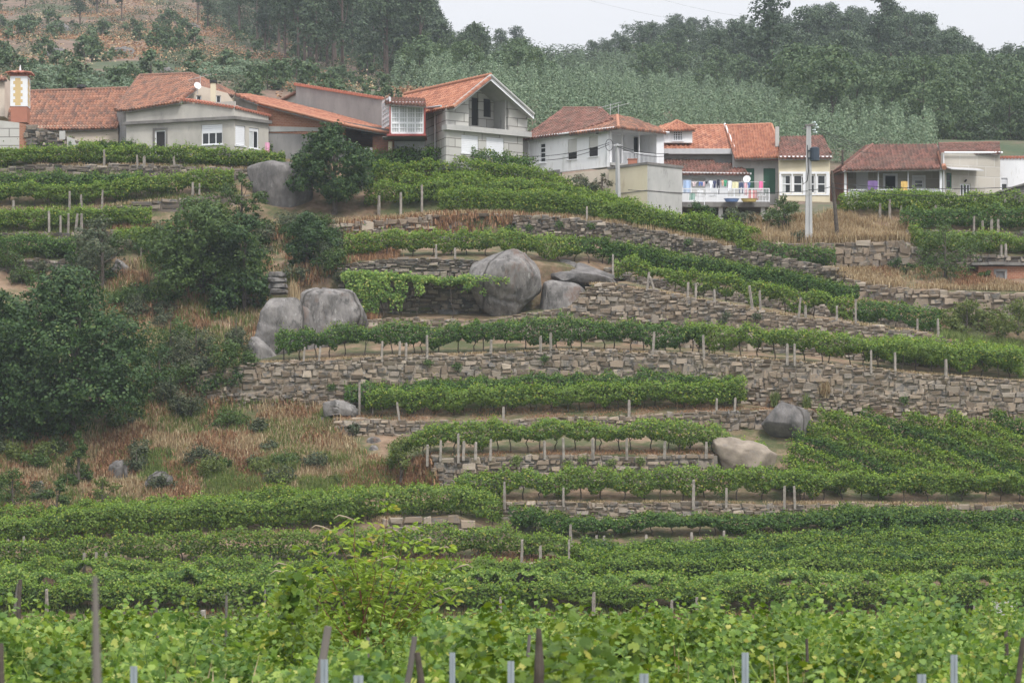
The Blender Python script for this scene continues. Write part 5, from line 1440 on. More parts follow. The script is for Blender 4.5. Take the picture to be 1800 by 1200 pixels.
# ---- dormer house
h = house('dormer_house', 'house with a white dormer and ochre striped tile roof right of the white house', 1230, 350, 210)
pd = Plane(1165, 207.2, 1292, 207.2)
add_wall('wall', pd, [(1165, 262), (1292, 262), (1292, 300), (1165, 300)], 'rendergrey', h)
rD = roof(h, [(1160, 262), (1291, 263), (1274, 221), (1160, 223)], [(1165, 263.5, 206.7), (1290, 263.5, 206.7), (1230, 221.5, 211.5)], 'tilenew', tw=.34, th=.45)
ridge(h, rD[3], rD[2], 'tilenew')
part('white_verge', tube([rD[1] + [0, 0, .12], rD[2] + [0, 0, .12]], .09, 6), MAT['white'], h)
a, z = pd.sz(1165, 265); b, _ = pd.sz(1292, 265)
part('fascia', pbox(pd, a, b, z - .3, z + .08, 0, .55), MAT['gutter'], h)
pdo = Plane(1178, 207.3, 1218, 207.3)
wd = (1183, 1200, 231, 247)
dm = add_wall('dormer', pdo, [(1168, 226), (1217, 226), (1217, 251), (1168, 251)], 'white', h, [wd], thick=2.0)
win(pdo, wd, h, frame=.06, cols=4, rows=4, sill=True)
for poly, ref in ((([(1163, 229), (1222, 227), (1189, 212)]), [(1163, 229, 206.9), (1222, 227, 206.9), (1189, 212, 208.6)]),):
    pz = roof(h, poly, ref, 'tilenew', th=.35); ridge(h, pz[0], pz[2], 'tilenew', .1); ridge(h, pz[1], pz[2], 'tilenew', .1)
roof(h, [(1146, 226), (1163, 229), (1189, 212), (1172, 218)], [(1146, 229, 208.6), (1163, 229.5, 207.0), (1189, 212, 208.6)], 'tilenew', th=.35)
# ---- low annex with the laundry deck
h = house('laundry_terrace_house', 'low white annex with a brown roof and a deck full of laundry', 1255, 390, 204)
pn = Plane(1196, 204.6, 1316, 204.6)
sh1 = (1216, 1240, 313, 345); sh2 = (1279, 1302, 315, 345)
add_wall('wall', pn, [(1196, 303), (1316, 306), (1316, 358), (1196, 358)], 'white', h, [sh1, sh2])
win(pn, sh1, h, shut=.98, shutmat='shuttergrey', sill=False, door=True); win(pn, sh2, h, shut=.98, shutmat='shuttergrey', sill=False, door=True)
rL = roof(h, [(1168, 299), (1200, 305), (1318, 306), (1299, 287), (1258, 287), (1245, 274), (1168, 272)][1:4] + [(1299, 287), (1258, 287), (1168, 286), (1168, 300)], [(1200, 305.5, 204.0), (1318, 305.5, 204.0), (1250, 287, 206.3)], 'tileold')
roof(h, [(1160, 288), (1260, 288), (1247, 275), (1160, 273)], [(1168, 288, 206.2), (1258, 288, 206.2), (1200, 274, 208)], 'tileold')
gutter(h, pn, 1196, 305, 1320, 307, 'gutter', .45, .07)
pk = Plane(1199, 201.6, 1353, 201.6)
zd = pk.sz(1270, 355)[1]
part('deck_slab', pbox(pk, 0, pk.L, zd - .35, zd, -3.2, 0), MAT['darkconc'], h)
q = []
for i in range(64): a = .02 + (pk.L - .04) * i / 63; q.append(pbox(pk, a - .014, a + .014, zd, zd + .92, -.10, -.07))
for i in range(6): a = .03 + (pk.L - .06) * i / 5; q.append(pbox(pk, a - .035, a + .035, zd, zd + .98, -.115, -.055))
q.append(pbox(pk, 0, pk.L, zd + .92, zd + .98, -.12, -.05)); q.append(pbox(pk, 0, pk.L, zd + .06, zd + .10, -.105, -.065))
part('railing', joinVF(q), MAT['wframe'], h)
q = [pbox(pk, 2.6, 2.9, zd - 2.4, zd - .35, -.5, -.2), pbox(pk, 5.6, 5.9, zd - 2.4, zd - .35, -.5, -.2), pbox(pk, 5.9 + .2, 6.18, zd - 2.4, zd - .35, -1.6, -1.3)]
part('deck_pillar', q[0], MAT['conc'], h); part('deck_pillar', q[1], MAT['conc'], h)
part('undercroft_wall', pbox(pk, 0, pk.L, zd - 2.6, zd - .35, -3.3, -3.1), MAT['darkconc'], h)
part('white_pole', tube([pk.pt(pk.sz(1238, 370)[0], pk.sz(1238, 384)[1], .1), pk.pt(pk.sz(1238, 350)[0], zd, .1)], .03, 6), MAT['wframe'], h)
dish('satellite_dish', 1313, 315, 202.6, .27, 'round white satellite dish above the right end of the laundry line', az=-.2)

# ---- bright roofed house with green doors
h = house('green_door_house', 'grey house with a bright orange tile roof and two green doors', 1335, 350, 205)
pg = Plane(1288, 205.4, 1372, 205.4)
g1 = (1308, 1326, 296, 341); g2 = (1342, 1363, 296, 341)
add_wall('wall', pg, [(1288, 272), (1372, 272), (1372, 360), (1288, 360)], 'conc', h, [g1, g2])
for g_ in (g1, g2): win(pg, g_, h, kind='green', frame=.07, cols=2, door=True, fmat='green')
rG = roof(h, [(1291, 277), (1378, 275), (1356, 218), (1274, 221)], [(1291, 277, 204.6), (1377, 275.5, 204.6), (1315, 219.5, 211.2)], 'tilenew', tw=.2, th=.3)
ridge(h, rG[3], rG[2], 'tilenew', .1); ridge(h, rG[1], rG[2], 'tilenew', .09)
a, z = pg.sz(1291, 279); b, _ = pg.sz(1376, 279)
part('eave_board', pbox(pg, a, b, z - .14, z + .06, 0, .6), MAT['redframe'], h)
part('chimney', abox(*[(q - 900) * 206.5 / F for q in (1363, 1369.5)], 206.4, 206.8, (HV - 258) * 206.5 / F, (HV - 223) * 206.5 / F), MAT['conc'], h)
part('aerial', tube([P(1370, 225, 206.6), P(1369.5, 206, 206.6)], .02, 5), MAT['black'], h)

# ---- small yellow house
h = house('yellow_house', 'small pale yellow house with a band of white windows beside the tall concrete pole', 1415, 352, 203)
py = Plane(1369, 203.2, 1459, 203.2)
ws = [(1373.5, 1391, 307, 340), (1394, 1411, 307, 340), (1424, 1433, 307, 340), (1436, 1452, 307, 340)]
add_wall('wall', py, [(1369, 274), (1459, 276), (1459, 356), (1369, 352)], 'cream', h, ws)
for w_ in ws: win(py, w_, h, frame=.09, cols=1, rows=2, curtain=(w_[0] < 1390), sill=False)
a0 = py.sz(1369, 300)[0]; a1 = py.sz(1459, 300)[0]
zt, zb = py.sz(1415, 302)[1], py.sz(1415, 343.5)[1]
q = [pbox(py, a0 + .05, a1 - .05, zt - .16, zt, 0, .05), pbox(py, a0 + .05, a1 - .05, zb, zb + .1, 0, .05)]
ed = [1369.5] + [x for w_ in ws for x in w_[:2]] + [1458.5]
for i in range(0, len(ed), 2):
    q.append(pbox(py, py.sz(ed[i], 300)[0] + .01, py.sz(ed[i + 1], 300)[0] - .01, zb + .1, zt - .16, 0, .045))
part('window_band', joinVF(q), MAT['wframe'], h)
roof(h, [(1369, 266), (1462, 268), (1446, 238), (1372, 240)], [(1369, 267, 204), (1462, 267, 204), (1400, 239, 208)], 'tileold')
roof(h, [(1369, 277), (1462, 276), (1448, 258), (1369, 264)], [(1369, 276, 202.8), (1462, 276, 202.8), (1400, 262, 204.6)], 'tileold', label='corrugated grey eave strip', tw=.3)
gutter(h, py, 1369, 277, 1461, 277, 'wframe', .3, .07)

# ---- long house with porch
h = house('balcony_house', 'long stone house with a covered balcony, white posts and dark red roof', 1600, 372, 203)
pv = Plane(1484, 203.0, 1657, 202.6); pvb = Plane(1484, 205.0, 1657, 204.8); pz_ = Plane(1457, 209.5, 1484, 203.0); pq = Plane(1657, 202.6, 1757, 204.2)
o1 = (1556, 1574, 309, 345); o2 = (1607, 1623, 312, 330)
add_wall('balcony_wall', pvb, [(1486, 290), (1656, 290), (1656, 360), (1486, 360)], 'ashlar', h, [o1, o2])
win(pvb, o1, h, kind='dark', frame=.0, door=True, surround='wframe'); win(pvb, o2, h, frame=.07, cols=1, rows=2, shut=.2, surround='wframe')
a0, a1 = [pvb.sz(q, 320)[0] for q in (1505, 1526)]
part('plaster_panel', pbox(pvb, a0, a1, pvb.sz(1515, 345)[1], pvb.sz(1515, 298)[1], 0, .03), MAT['white'], h)
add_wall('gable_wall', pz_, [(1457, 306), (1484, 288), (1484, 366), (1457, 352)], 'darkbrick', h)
add_wall('lower_wall', pv, [(1484, 347), (1657, 347), (1657, 384), (1484, 380)], 'ashlar', h)
zf_ = pv.sz(1570, 346)[1]
part('balcony_floor', pbox(pv, 0, pv.L, zf_ - .15, zf_ + .03, -2.2, .12), MAT['conc'], h)
for u_ in (1486, 1544, 1596.5, 1654):
    a = pv.sz(u_, 320)[0]; w3 = .09 if u_ in (1486, 1654) else .04
    part('balcony_post', pbox(pv, a - w3, a + w3, zf_, pv.sz(u_, 296)[1], -.15, -.15 + 2 * w3), MAT['wframe'], h)
q = []
for i in range(70): a = .1 + (pv.L - .2) * i / 69; q.append(pbox(pv, a - .014, a + .014, zf_, zf_ + .5, -.1, -.07))
q += [pbox(pv, .1, pv.L - .1, zf_ + .5, zf_ + .56, -.12, -.05), pbox(pv, .1, 2.4, zf_, zf_ + .45, -.16, -.12), pbox(pv, 5.9, pv.L - .1, zf_, zf_ + .45, -.16, -.12)]
part('railing', joinVF(q), MAT['wframe'], h)
rr = roof(h, [(1479, 298), (1660, 295), (1651, 268), (1650, 253), (1534, 254)], [(1479, 298, 202.3), (1660, 295.5, 202.0), (1590, 253.5, 208)], 'tileold')
ridge(h, rr[0], rr[4], 'tileold', .12); ridge(h, rr[1], rr[2], 'tilenew', .16)
roof(h, [(1455, 309), (1480, 299), (1534, 254), (1522, 256)], [(1455, 310, 209), (1479, 299, 202.6), (1534, 254, 208)], 'tileold')
k1 = (1663.5, 1673, 304, 332); k2 = (1688, 1706, 323, 366)
add_wall('right_wall', pq, [(1657, 268), (1758, 268), (1758, 384), (1657, 384)], 'ashlar', h, [k1, k2])
win(pq, k1, h, frame=.08, cols=1, rows=2, fmat='green'); win(pq, k2, h, frame=.08, cols=3, rows=2, door=True)
a0, a1 = pq.sz(1660, 300)[0], pq.sz(1717, 300)[0]; z = pq.sz(1690, 296)[1]
part('awning', box(pq.pt(a0, z, 0), [*(pq.d * (a1 - a0)), 0], [*(pq.n * 1.0), -.25], [0, 0, .06]), MAT['gutter'], h)
part('lantern', tube([pq.pt(*pq.sz(1696, 319), .02), pq.pt(*pq.sz(1696, 317), .2)], .07, 8), MAT['black'], h)
rr = roof(h, [(1652, 268.5), (1759, 268), (1757, 251), (1650, 253)], [(1652, 268.5, 203), (1759, 268, 203.8), (1700, 252, 208)], 'tileold'); ridge(h, rr[3], rr[2], 'tileold', .11)
gutter(h, pq, 1657, 269, 1759, 269, 'wframe', .25, .07)
pipe(h, [pq.pt(*pq.sz(1657.5, 270), .1), pq.pt(*pq.sz(1658, 352), .1)], .045)

# ---- buildings at the right edge
h = house('white_building', 'plain white building at the right edge behind the long stone house', 1800, 360, 206)
pe = Plane(1756, 205.5, 2000, 205.5)
add_wall('wall', pe, [(1756, 278), (2000, 277), (2000, 372), (1756, 372)], 'white', h, [(1760, 1771, 313, 335)], thick=.3)
win(pe, (1760, 1771, 313, 335), h, shut=.4, cols=1)
q = [tube([pe.pt(.12 + .24 * i, pe.sz(1780, 277)[1], .1), pe.pt(.12 + .24 * i, pe.sz(1780, 277)[1] + .1, -.6)], .11, 6) for i in range(40)]
part('coping_tiles', joinVF(q), MAT['tileflat'], h)
h = house('stone_shed', 'small grey shed with a slanting slab roof at the right edge', 1760, 388, 200, cat='shed')
p1 = Plane(1719, 202.2, 1763, 199.6); p2 = Plane(1763, 199.6, 2000, 201.5)
q1 = (1731, 1739, 355, 385); q2 = (1740.5, 1747, 355, 378)
add_wall('front_wall', p1, [(1719, 357), (1763, 340), (1763, 390), (1719, 388)], 'ashlar', h, [q1])
win(p1, q1, h, kind='dark', frame=0, door=True, sill=False)
win(p1, q2, h, kind='conc', frame=.03, cols=1, hole=False, sill=False)
add_wall('side_wall', p2, [(1763, 339), (1800, 325), (1900, 325), (1900, 392), (1763, 392)], 'darkconc', h, [(1765, 1771, 342, 358)])
A_ = p1.pt(*p1.sz(1717, 357), .3); B_ = p1.pt(*p1.sz(1764, 338), .3); C_ = p2.pt(*p2.sz(1800, 325), .3); D_ = p2.pt(*p2.sz(1900, 325), .3)
part('slab_roof', joinVF([box(A_, B_ - A_, [.6, 3.5, .1], [0, 0, .12]), box(B_ + [.005, 0, 0], C_ - B_, [.5, 3.3, .1], [0, 0, .125]), box(C_ + [.005, 0, .01], D_ - C_, [.4, 3, .1], [0, 0, .12])]), MAT['darkconc'], h)
h = house('brick_hut', 'small red brick hut with a stone slab roof and a grey door, right edge', 1760, 505, 191.5, cat='hut')
p3 = Plane(1720, 190.4, 2000, 190.4); p4 = Plane(1702, 193.0, 1720, 190.4)
dd = (1751, 1766, 477, 504)
add_wall('front_wall', p3, [(1720, 468), (1900, 468), (1900, 512), (1720, 512)], 'brick', h, [dd])
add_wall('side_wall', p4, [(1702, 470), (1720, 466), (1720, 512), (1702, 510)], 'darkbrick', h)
win(p3, dd, h, kind='door', frame=.04, cols=1, door=True, surround='rendergrey', fmat='door')
z = p3.sz(1720, 466)[1]
part('slab_roof', joinVF([pbox(p3, -.5 + 1.1 * i, -.5 + 1.1 * i + 1.09, z - .02 + .02 * math.sin(i * 2.1), z + .16 + .03 * math.sin(i * 1.3), -2.9, .35 + .05 * math.sin(i * 1.7)) for i in range(7)]), MAT['darkconc'], h)

# ================================================================== POLES, WIRES, LAUNDRY
def tall_pole():
    Y = 193.2; b = P(1421.5, 466, Y); b[2] = min(b[2], gz(b[0], b[1]) - .1)
    t = thing('utility_pole', 'tall pale concrete utility pole with insulators in front of the yellow house', 'utility pole', b)
    zt = (HV - 222) * Y / F
    def ibeam(z0, z1, w0, w1):
        V = []
        for z, w_ in ((z0, w0), (z1, w1)):
            for (x, y) in ((-1, -.6), (-.25, -.6), (-.25, -.35), (.25, -.35), (.25, -.6), (1, -.6), (1, .6), (-1, .6)): V.append((b[0] + x * w_ / 2, b[1] + y * w_ / 2, z))
        k = 8
        return np.array(V), [np.array([[i, (i + 1) % k, k + (i + 1) % k, k + i] for i in range(k)]), np.array([list(range(k, 2 * k))])]
    part('shaft', ibeam(b[2], zt, .54, .30), MAT['poleconc'], t)
    c = np.array([b[0], Y, zt])
    part('crossarm', joinVF([abox(c[0] - .25, c[0] + .35, Y - .12, Y + .12, zt, zt + .12), tube([c + [0, 0, .1], c + [-.35, 0, -.2]], .06, 6), tube([c + [0, -.05, .1], c + [.45, -.1, .12]], .05, 6)]), MAT['darkconc'], t)
    for i in range(5):
        p = c + [.30 + .1 * (i % 3), -.1, .25 - .17 * i]
        part('insulator', joinVF([tube([p + [-.1, 0, 0], p + [.06, 0, 0]], .025, 6), tube([p + [.06, 0, 0], p + [.1, 0, 0], p + [.13, 0, 0], p + [.18, 0, 0]], [.03, .07, .07, .03], 8)]), MAT['insul'], t)
    q = P(1432, 272, Y)
    part('transformer', joinVF([tube([q + [0, -.1, -.42], q + [0, -.1, .42]], .32, 14), tube([q + [0, -.1, .42], q + [0, -.1, .5]], [.34, .2], 14), abox(q[0] - .45, q[0] - .2, Y - .15, Y + .05, q[2] - .3, q[2] - .2), abox(q[0] - .45, q[0] - .2, Y - .15, Y + .05, q[2] + .2, q[2] + .3)]), MAT['transformer'], t)
    part('cable', tube([P(1419, 255, Y - .35), P(1421, 300, Y - .36), P(1419, 318, Y - .38), P(1412, 324, Y - .3), P(1410, 312, Y - .25)], .035, 6), MAT['black'], t)
MAT['poleconc'] = plain('pole_concrete', (.40, .40, .40), var=.1, scale=1.5)
MAT['insul'] = plain('glass_insulator', (.60, .68, .68), rough=.2)
MAT['transformer'] = plain('transformer_paint', (.035, .05, .07), rough=.5)
tall_pole()
def small_pole():
    Y = 199.6; b = P(1087, 372, Y); t = thing('utility_pole', 'short grey concrete pole in front of the cream and grey cube', 'utility pole', b)
    V, Fs = tube([b, P(1085, 253, Y)], [.20, .13], 4); part('shaft', (V, Fs), MAT['poleconc'], t)
    c = P(1085, 256, Y)
    part('bracket', abox(c[0] - .5, c[0] + .3, Y - .2, Y - .14, c[2] - .04, c[2] + .04), MAT['gutter'], t)
    th = np.linspace(0, 2 * np.pi, 18)
    part('cable_coil', tube([P(1071 + 6.5 * math.cos(a), 255 + 10 * math.sin(a), Y - .25) for a in th], .022, 5, cap=False), MAT['black'], t)
small_pole()
def wood_pole(u0, v0, u1, v1, Y, r, label):
    a = P(u0, v0, Y); b = P(u1, v1, Y); a[2] = min(a[2], gz(a[0], a[1]) - .1)
    solo('wooden_pole', tube([a, a + (b - a) * .5, b], [r, r * .9, r * .75], 9), MAT['bark'], label, 'utility pole', tuple(a))
wood_pole(1478, 478, 1463, 312, 193.5, .15, 'dark wooden pole leaning slightly, foot in the dry grass')
wood_pole(1472, 430, 1462, 300, 194.2, .11, 'thinner wooden pole tied behind the dark leaning one')
wood_pole(1482, 345, 1481, 264, 207.5, .10, 'grey wooden pole at the left corner of the long stone house')
def wire(a, b, sag, label, r=.016, n=18, name='overhead_wire'):
    a, b = np.array(a, float), np.array(b, float); t = np.linspace(0, 1, n)[:, None]
    p = a + (b - a) * t; p[:, 2] -= (4 * sag * t * (1 - t))[:, 0]
    solo(name, tube(p, r, 4), MAT['black'], label, 'wire', tuple(p[n // 2]), 'overhead wires')
wire(P(905, 274, 205), P(1071, 251, 199.4), .35, 'upper cable from the block house to the short grey pole', .022)
wire(P(905, 279, 205), P(1071, 254, 199.4), .5, 'lower cable from the block house to the short grey pole', .022)
wire(P(1085, 255, 199.4), P(1175, 270, 204), .2, 'upper cable from the short grey pole across the porch', .022)
wire(P(1085, 257, 199.4), P(1175, 274, 204), .3, 'lower cable from the short grey pole across the porch', .022)
wire(P(1104, 334, 198.6), P(1420, 336, 192.8), .2, 'cable running past the laundry deck to the tall concrete pole', .022)
wire(P(1421, 334, 192.8), P(1463, 328, 193.3), .05, 'short cable from the tall concrete pole to the leaning wooden pole', .022)
wire(P(1463, 322, 193.3), P(1830, 326, 190), .3, 'upper cable from the wooden pole to the right edge', .022)
wire(P(1463, 330, 193.3), P(1830, 334, 190), .5, 'lower cable from the wooden pole to the right edge', .022)
for i, (v0, v1) in enumerate(((219, 262), (223, 268), (228, 274))):
    wire(P(1426, v0, 193), P(1690 + 20 * i, v1, 260), 1.2, ['top', 'middle', 'bottom'][i] + ' power line running right from the tall concrete pole', .02)
wire(P(1428, 226, 193), P(1560, 268, 207), .6, 'power line dropping to the roof of the long stone house', .018)
wire(P(990, -12, 420), P(1400, 60, 420), 1, 'faint power line crossing the sky, upper one', .009)
wire(P(1120, -14, 420), P(1430, 40, 420), 1, 'faint power line crossing the sky, lower one', .009)

def cloth(u0, u1, v0, v1, Y, col, name, label, shape='rect', group='laundry on the deck line', cat='laundry'):
    m_ = MATC.get(col)
    if m_ is None: m_ = MATC[col] = plain('cloth_' + name, col, rough=.9, var=.08)
    n, k = 9, 8; uu = np.linspace(0, 1, n); vv = np.linspace(0, 1, k)
    V = []; keep = []
    for i, a in enumerate(uu):
        for j, b in enumerate(vv):
            x = ((u0 + (u1 - u0) * a) - 900) * Y / F; z = (HV - (v0 + (v1 - v0) * b)) * Y / F
            if shape == 'shirt' and b > .3: x = ((u0 + (u1 - u0) * (.2 + .6 * a)) - 900) * Y / F
            V.append((x + .01 * math.sin(b * 5), Y + .035 * math.sin(a * 9 + u0) * (.3 + b), z + .02 * math.sin(a * 3.1)))
    fs = []
    for i in range(n - 1):
        for j in range(k - 1):
            if shape == 'trousers' and j > 2 and i in (3, 4): continue
            fs.append([i * k + j, (i + 1) * k + j, (i + 1) * k + j + 1, i * k + j + 1])
    return solo(name, (np.array(V), [np.array(fs)]), m_, label, cat, P((u0 + u1) / 2, v0, Y), group)
MATC = {}
YL = 202.0
solo('washing_line', tube([P(1199, 319, YL), P(1250, 320, YL), P(1300, 320.5, YL), P(1345, 319.5, YL)], .012, 4), MAT['wframe'], 'thin washing line strung along the laundry deck', 'washing line', P(1199, 319, YL))
for a in [(1201, 1214, 317, 340, (.42, .55, .78), 'sheet', 'light blue sheet, leftmost on the laundry line', 'rect'), (1216, 1224, 320, 328, (.66, .55, .56), 'blouse', 'dusty pink blouse next to the blue sheet', 'shirt'),
          (1228, 1235, 320, 327, (.12, .18, .45), 'shorts', 'blue shorts on the laundry line', 'trousers'), (1236, 1239, 320, 328, (.75, .55, .6), 'sock', 'pale pink cloth by the blue shorts', 'rect'),
          (1240, 1244, 319, 324, (.05, .05, .07), 'vest', 'small black garment on the laundry line', 'shirt'), (1246, 1253, 318, 334, (.80, .82, .86), 'shirt', 'white shirt left of the dark ones on the line', 'shirt'),
          (1253, 1259, 318, 331, (.07, .08, .16), 'shirt', 'navy shirt on the laundry line', 'shirt'), (1260, 1265, 316, 342, (.03, .03, .05), 'trousers', 'long black trousers on the laundry line', 'trousers'),
          (1268, 1273, 317, 327, (.70, .45, .35), 'shirt', 'orange and white shirt beside the green one', 'shirt'), (1272, 1278, 317, 328, (.08, .38, .22), 'shirt', 'green shirt on the laundry line', 'shirt'),
          (1280, 1286, 318, 336, (.82, .83, .85), 'towel', 'white towel right of the green shirt', 'rect'), (1287, 1298, 320, 333, (.74, .70, .45), 'towel', 'pale yellow towel on the laundry line', 'rect'),
          (1299, 1307, 321, 341, (.06, .08, .15), 'jeans', 'dark jeans hanging on the laundry line', 'trousers'), (1308, 1313, 322, 344, (.74, .45, .50), 'towel', 'pink towel left of the small blue shirt', 'rect'),
          (1314, 1319, 321, 332, (.14, .22, .42), 'shirt', 'small blue shirt near the satellite dish', 'shirt'), (1334, 1341, 319, 334, (.80, .18, .38), 'towel', 'bright pink towel, rightmost on the line', 'rect')]:
    cloth(a[0], a[1], a[2], a[3], YL - .02, a[4], a[5], a[6], a[7])
cloth(1315, 1334, 335, 352, 202.4, (.62, .12, .13), 'blanket', 'red blanket hanging behind the deck railing', group='cloths on the deck')
cloth(1212, 1222, 339, 352, 202.4, (.10, .33, .22), 'tablecloth', 'green cloth behind the left part of the deck railing', group='cloths on the deck')
YB = 202.85
cloth(1525, 1543, 318, 336, YB - .25, (.20, .13, .30), 'towel', 'purple towel hanging over the balcony of the long stone house', group='towels on the balcony')
cloth(1583.5, 1595.5, 319, 336, YB - .25, (.70, .47, .16), 'towel', 'orange-yellow towel hanging over the balcony of the long stone house', group='towels on the balcony')
for a in [(613, 622, 258, 275, (.10, .38, .42), 'teal towel on the line in the brick porch'), (625, 636, 260, 272, (.72, .72, .74), 'white cloth on the line in the brick porch'),
          (640, 657, 260, 276, (.70, .66, .72), 'pale striped sheet on the line in the brick porch'), (658, 674, 260, 275, (.12, .25, .55), 'blue towel on the line in the brick porch')]:
    cloth(a[0], a[1], a[2], a[3], 205.0, a[4], 'towel', a[5], group='laundry in the brick porch')
cloth(466, 474, 251, 269, 206.0, (.72, .35, .50), 'towel', 'pink towel hanging at the corner of the grey rendered house', group='laundry by the grey house')
def tub(u, v, Y, rx, col, label):
    c = P(u, v, Y); k = 16; V = []
    for (s, z) in ((.75, 0), (1, .22), (1.05, .22), (1.0, .2), (.72, .03)):
        for i in range(k): a = i * 2 * math.pi / k; V.append((c[0] + rx * s * math.cos(a), c[1] + .3 * s * math.sin(a), c[2] + z))
    i = np.arange(4)[:, None] * k; j = np.arange(k)[None, :]; a = (i + j).ravel(); b = (i + (j + 1) % k).ravel()
    solo('plastic_tub', (np.array(V), [np.stack([a, b, b + k, a + k], 1), np.array([list(range(k))])]), plain('tub', col, rough=.4), label, 'tub', tuple(c))
tub(1286, 354.8, 201.2, .55, (.16, .25, .50), 'long blue tub lying on the front edge of the deck')
tub(1317, 354.8, 201.2, .6, (.58, .44, .16), 'long yellow tub lying on the front edge of the deck')
def chair(u, v, Y, rz, label):
    t = thing('plastic_chair', label, 'chair', P(u, v, Y), 'white plastic chairs on the deck', rz)
    pr_ = lambda nm, VF: part(nm, VF, MAT['wframe'], t, world=False)
    pr_('seat', abox(-.24, .24, -.24, .24, .40, .44)); pr_('backrest', joinVF([abox(-.24, .24, .20, .24, .70, .86)] + [abox(-.22 + .1 * i, -.17 + .1 * i, .205, .235, .44, .70) for i in range(5)]))
    for sx in (-1, 1):
        pr_('armrest', joinVF([abox(sx * .25 - .03, sx * .25 + .03, -.22, .24, .62, .65), abox(sx * .25 - .02, sx * .25 + .02, -.22, -.18, .44, .62)]))
        for sy in (-1, 1): pr_('leg', tube([(sx * .20, sy * .20, .40), (sx * .25, sy * .25, 0)], [.025, .02], 6))
chair(1233, 355, 202.6, .3, 'white plastic chair at the left behind the deck railing'); chair(1253, 355, 202.5, -.5, 'white plastic chair at the middle of the deck')
chair(1338, 355, 202.4, 2.6, 'white plastic chair at the right end of the deck, its back to the viewer')
# concrete tank at the lower right
solo('concrete_block', abox((1745 - 900) * 149 / F, (1788 - 900) * 149 / F, 149, 150.0, (HV - 1084) * 149 / F - .4, (HV - 1056.5) * 149 / F), MAT['conc'],
     'square pale concrete box at the foot of the lowest trellis, right', 'tank', P(1766, 1084, 149))
def antenna(u, vb, vt, Y, label):
    b = P(u, vb, Y); t = thing('tv_aerial', label, 'aerial', b); zt = (HV - vt) * Y / F
    part('mast', tube([b, [b[0], Y, zt]], .022, 5), MAT['gutter'], t)
    part('boom', joinVF([tube([[b[0] - .9, Y, zt - .35], [b[0] + .8, Y, zt + .1]], .015, 4)] + [tube([[b[0] - .9 + .28 * i, Y - .22, zt - .35 + .075 * i], [b[0] - .9 + .28 * i, Y + .22, zt - .35 + .075 * i]], .01, 4) for i in range(7)]), MAT['gutter'], t)
antenna(1073, 207, 182, 207, 'thin television aerial on the white house roof'); antenna(1087, 205, 184, 208, 'second thin aerial behind the white house ridge')
antenna(352, 158, 133, 209, 'television aerial on the ridge of the grey rendered house')
# ================================================================== TREES AND SHRUBS
def crown_leaves(clumps, n, size, rg, up=.45, shell=.3, aspect=.8, droop=0.0):
    """clumps: (centre, (rx, ry, rz)) ; leaves scattered mostly near the surface of each clump"""
    C = np.array([c for c, r in clumps]); Rr = np.array([r for c, r in clumps])
    wt = (Rr.prod(1)) ** (2 / 3); wt /= wt.sum()
    k = rg.choice(len(clumps), n, p=wt)
    # small twig tufts inside every clump break its outline
    tw = unit(rg.normal(size=(len(clumps), 26, 3))) * (1 - rg.exponential(.22, (len(clumps), 26, 1)).clip(0, .8)) * rg.uniform(.8, 1.45, (len(clumps), 26, 1))
    d = unit(rg.normal(size=(n, 3)))
    rr = np.clip(1 - rg.exponential(shell, n), .1, 1.25) * (1 + .16 * noise2(d[:, 0] * 3 + k * 5.1, d[:, 2] * 3 + d[:, 1] * 2, 4, 2))
    tj = rg.integers(0, 26, n); mixd = np.where((rg.random(n) < .75)[:, None], tw[k, tj] + d * rg.uniform(.05, .34, (n, 1)), d * rr[:, None])
    Pn = C[k] + mixd * Rr[k]; d = unit(mixd + d * .2)
    N = d + np.array([0, 0, up]) + rg.normal(size=(n, 3)) * .55
    return leaves(Pn, N, size * rg.uniform(.6, 1.3, n), aspect, rg)

def make_clumps(rg, w, h, h0, n, fl=.75, top=1.0, ell=None):
    """clump cloud filling an uneven crown w wide, from h0 to h"""
    out = []
    for i in range(n):
        t = (i + rg.uniform(.2, .8)) / n
        z = h0 + (h - h0) * t
        prof = math.sin(math.pi * min(1, (t * .88 + .16))) ** .6 * (1 if top == 1 else (1 - t * (1 - top)))
        rad = w / 2 * prof * math.sqrt(rg.uniform(.05, .85)); a = rg.uniform(0, 2 * np.pi)
        r = w * rg.uniform(.12, .21) * (.7 + .3 * prof)
        out.append((np.array([rad * math.cos(a), rad * math.sin(a), z]), (r, r, r * fl * rg.uniform(.8, 1.1))))
    return out

def tree(name, label, cat, base, w, h, h0, leaf, mat, n, seed, ncl=22, bark='bark', trunk_r=None, group=None, lean=(0, 0), limbs=7, top=1.0, shell=.22, clumps=None, bare=False):
    rg = np.random.default_rng(seed)
    t = thing(name, label, cat, base, group)
    cl = clumps or make_clumps(rg, w, h, h0, ncl, top=top)
    r = trunk_r or h * .022 + .03
    pts = [(0, 0, -.3), (lean[0] * .1, 0, h * .12), (lean[0] * .35, lean[1] * .3, h * .35), (lean[0] * .7, lean[1] * .7, h * .6), (lean[0], lean[1], h * .88)]
    tp = [tube(pts, [r * 1.25, r, r * .8, r * .5, r * .12], 8)]
    for i in range(limbs):
        c, rr = cl[int(len(cl) * (i + .5) / limbs)]
        z0 = max(h * .15, c[2] - .28 * h); f = z0 / h
        s = np.array([np.interp(z0, [q[2] for q in pts], [q[j] for q in pts]) for j in range(2)] + [z0])
        tp.append(tube([s, (s + c) / 2 + [0, 0, -.04 * h], c], [r * .45, r * .28, r * .06], 5))
    part('trunk', joinVF(tp), MAT[bark], t, world=False)
    part('crown', crown_leaves(cl, n, leaf, rg, shell=shell), MAT[mat], t, world=False)
    return t

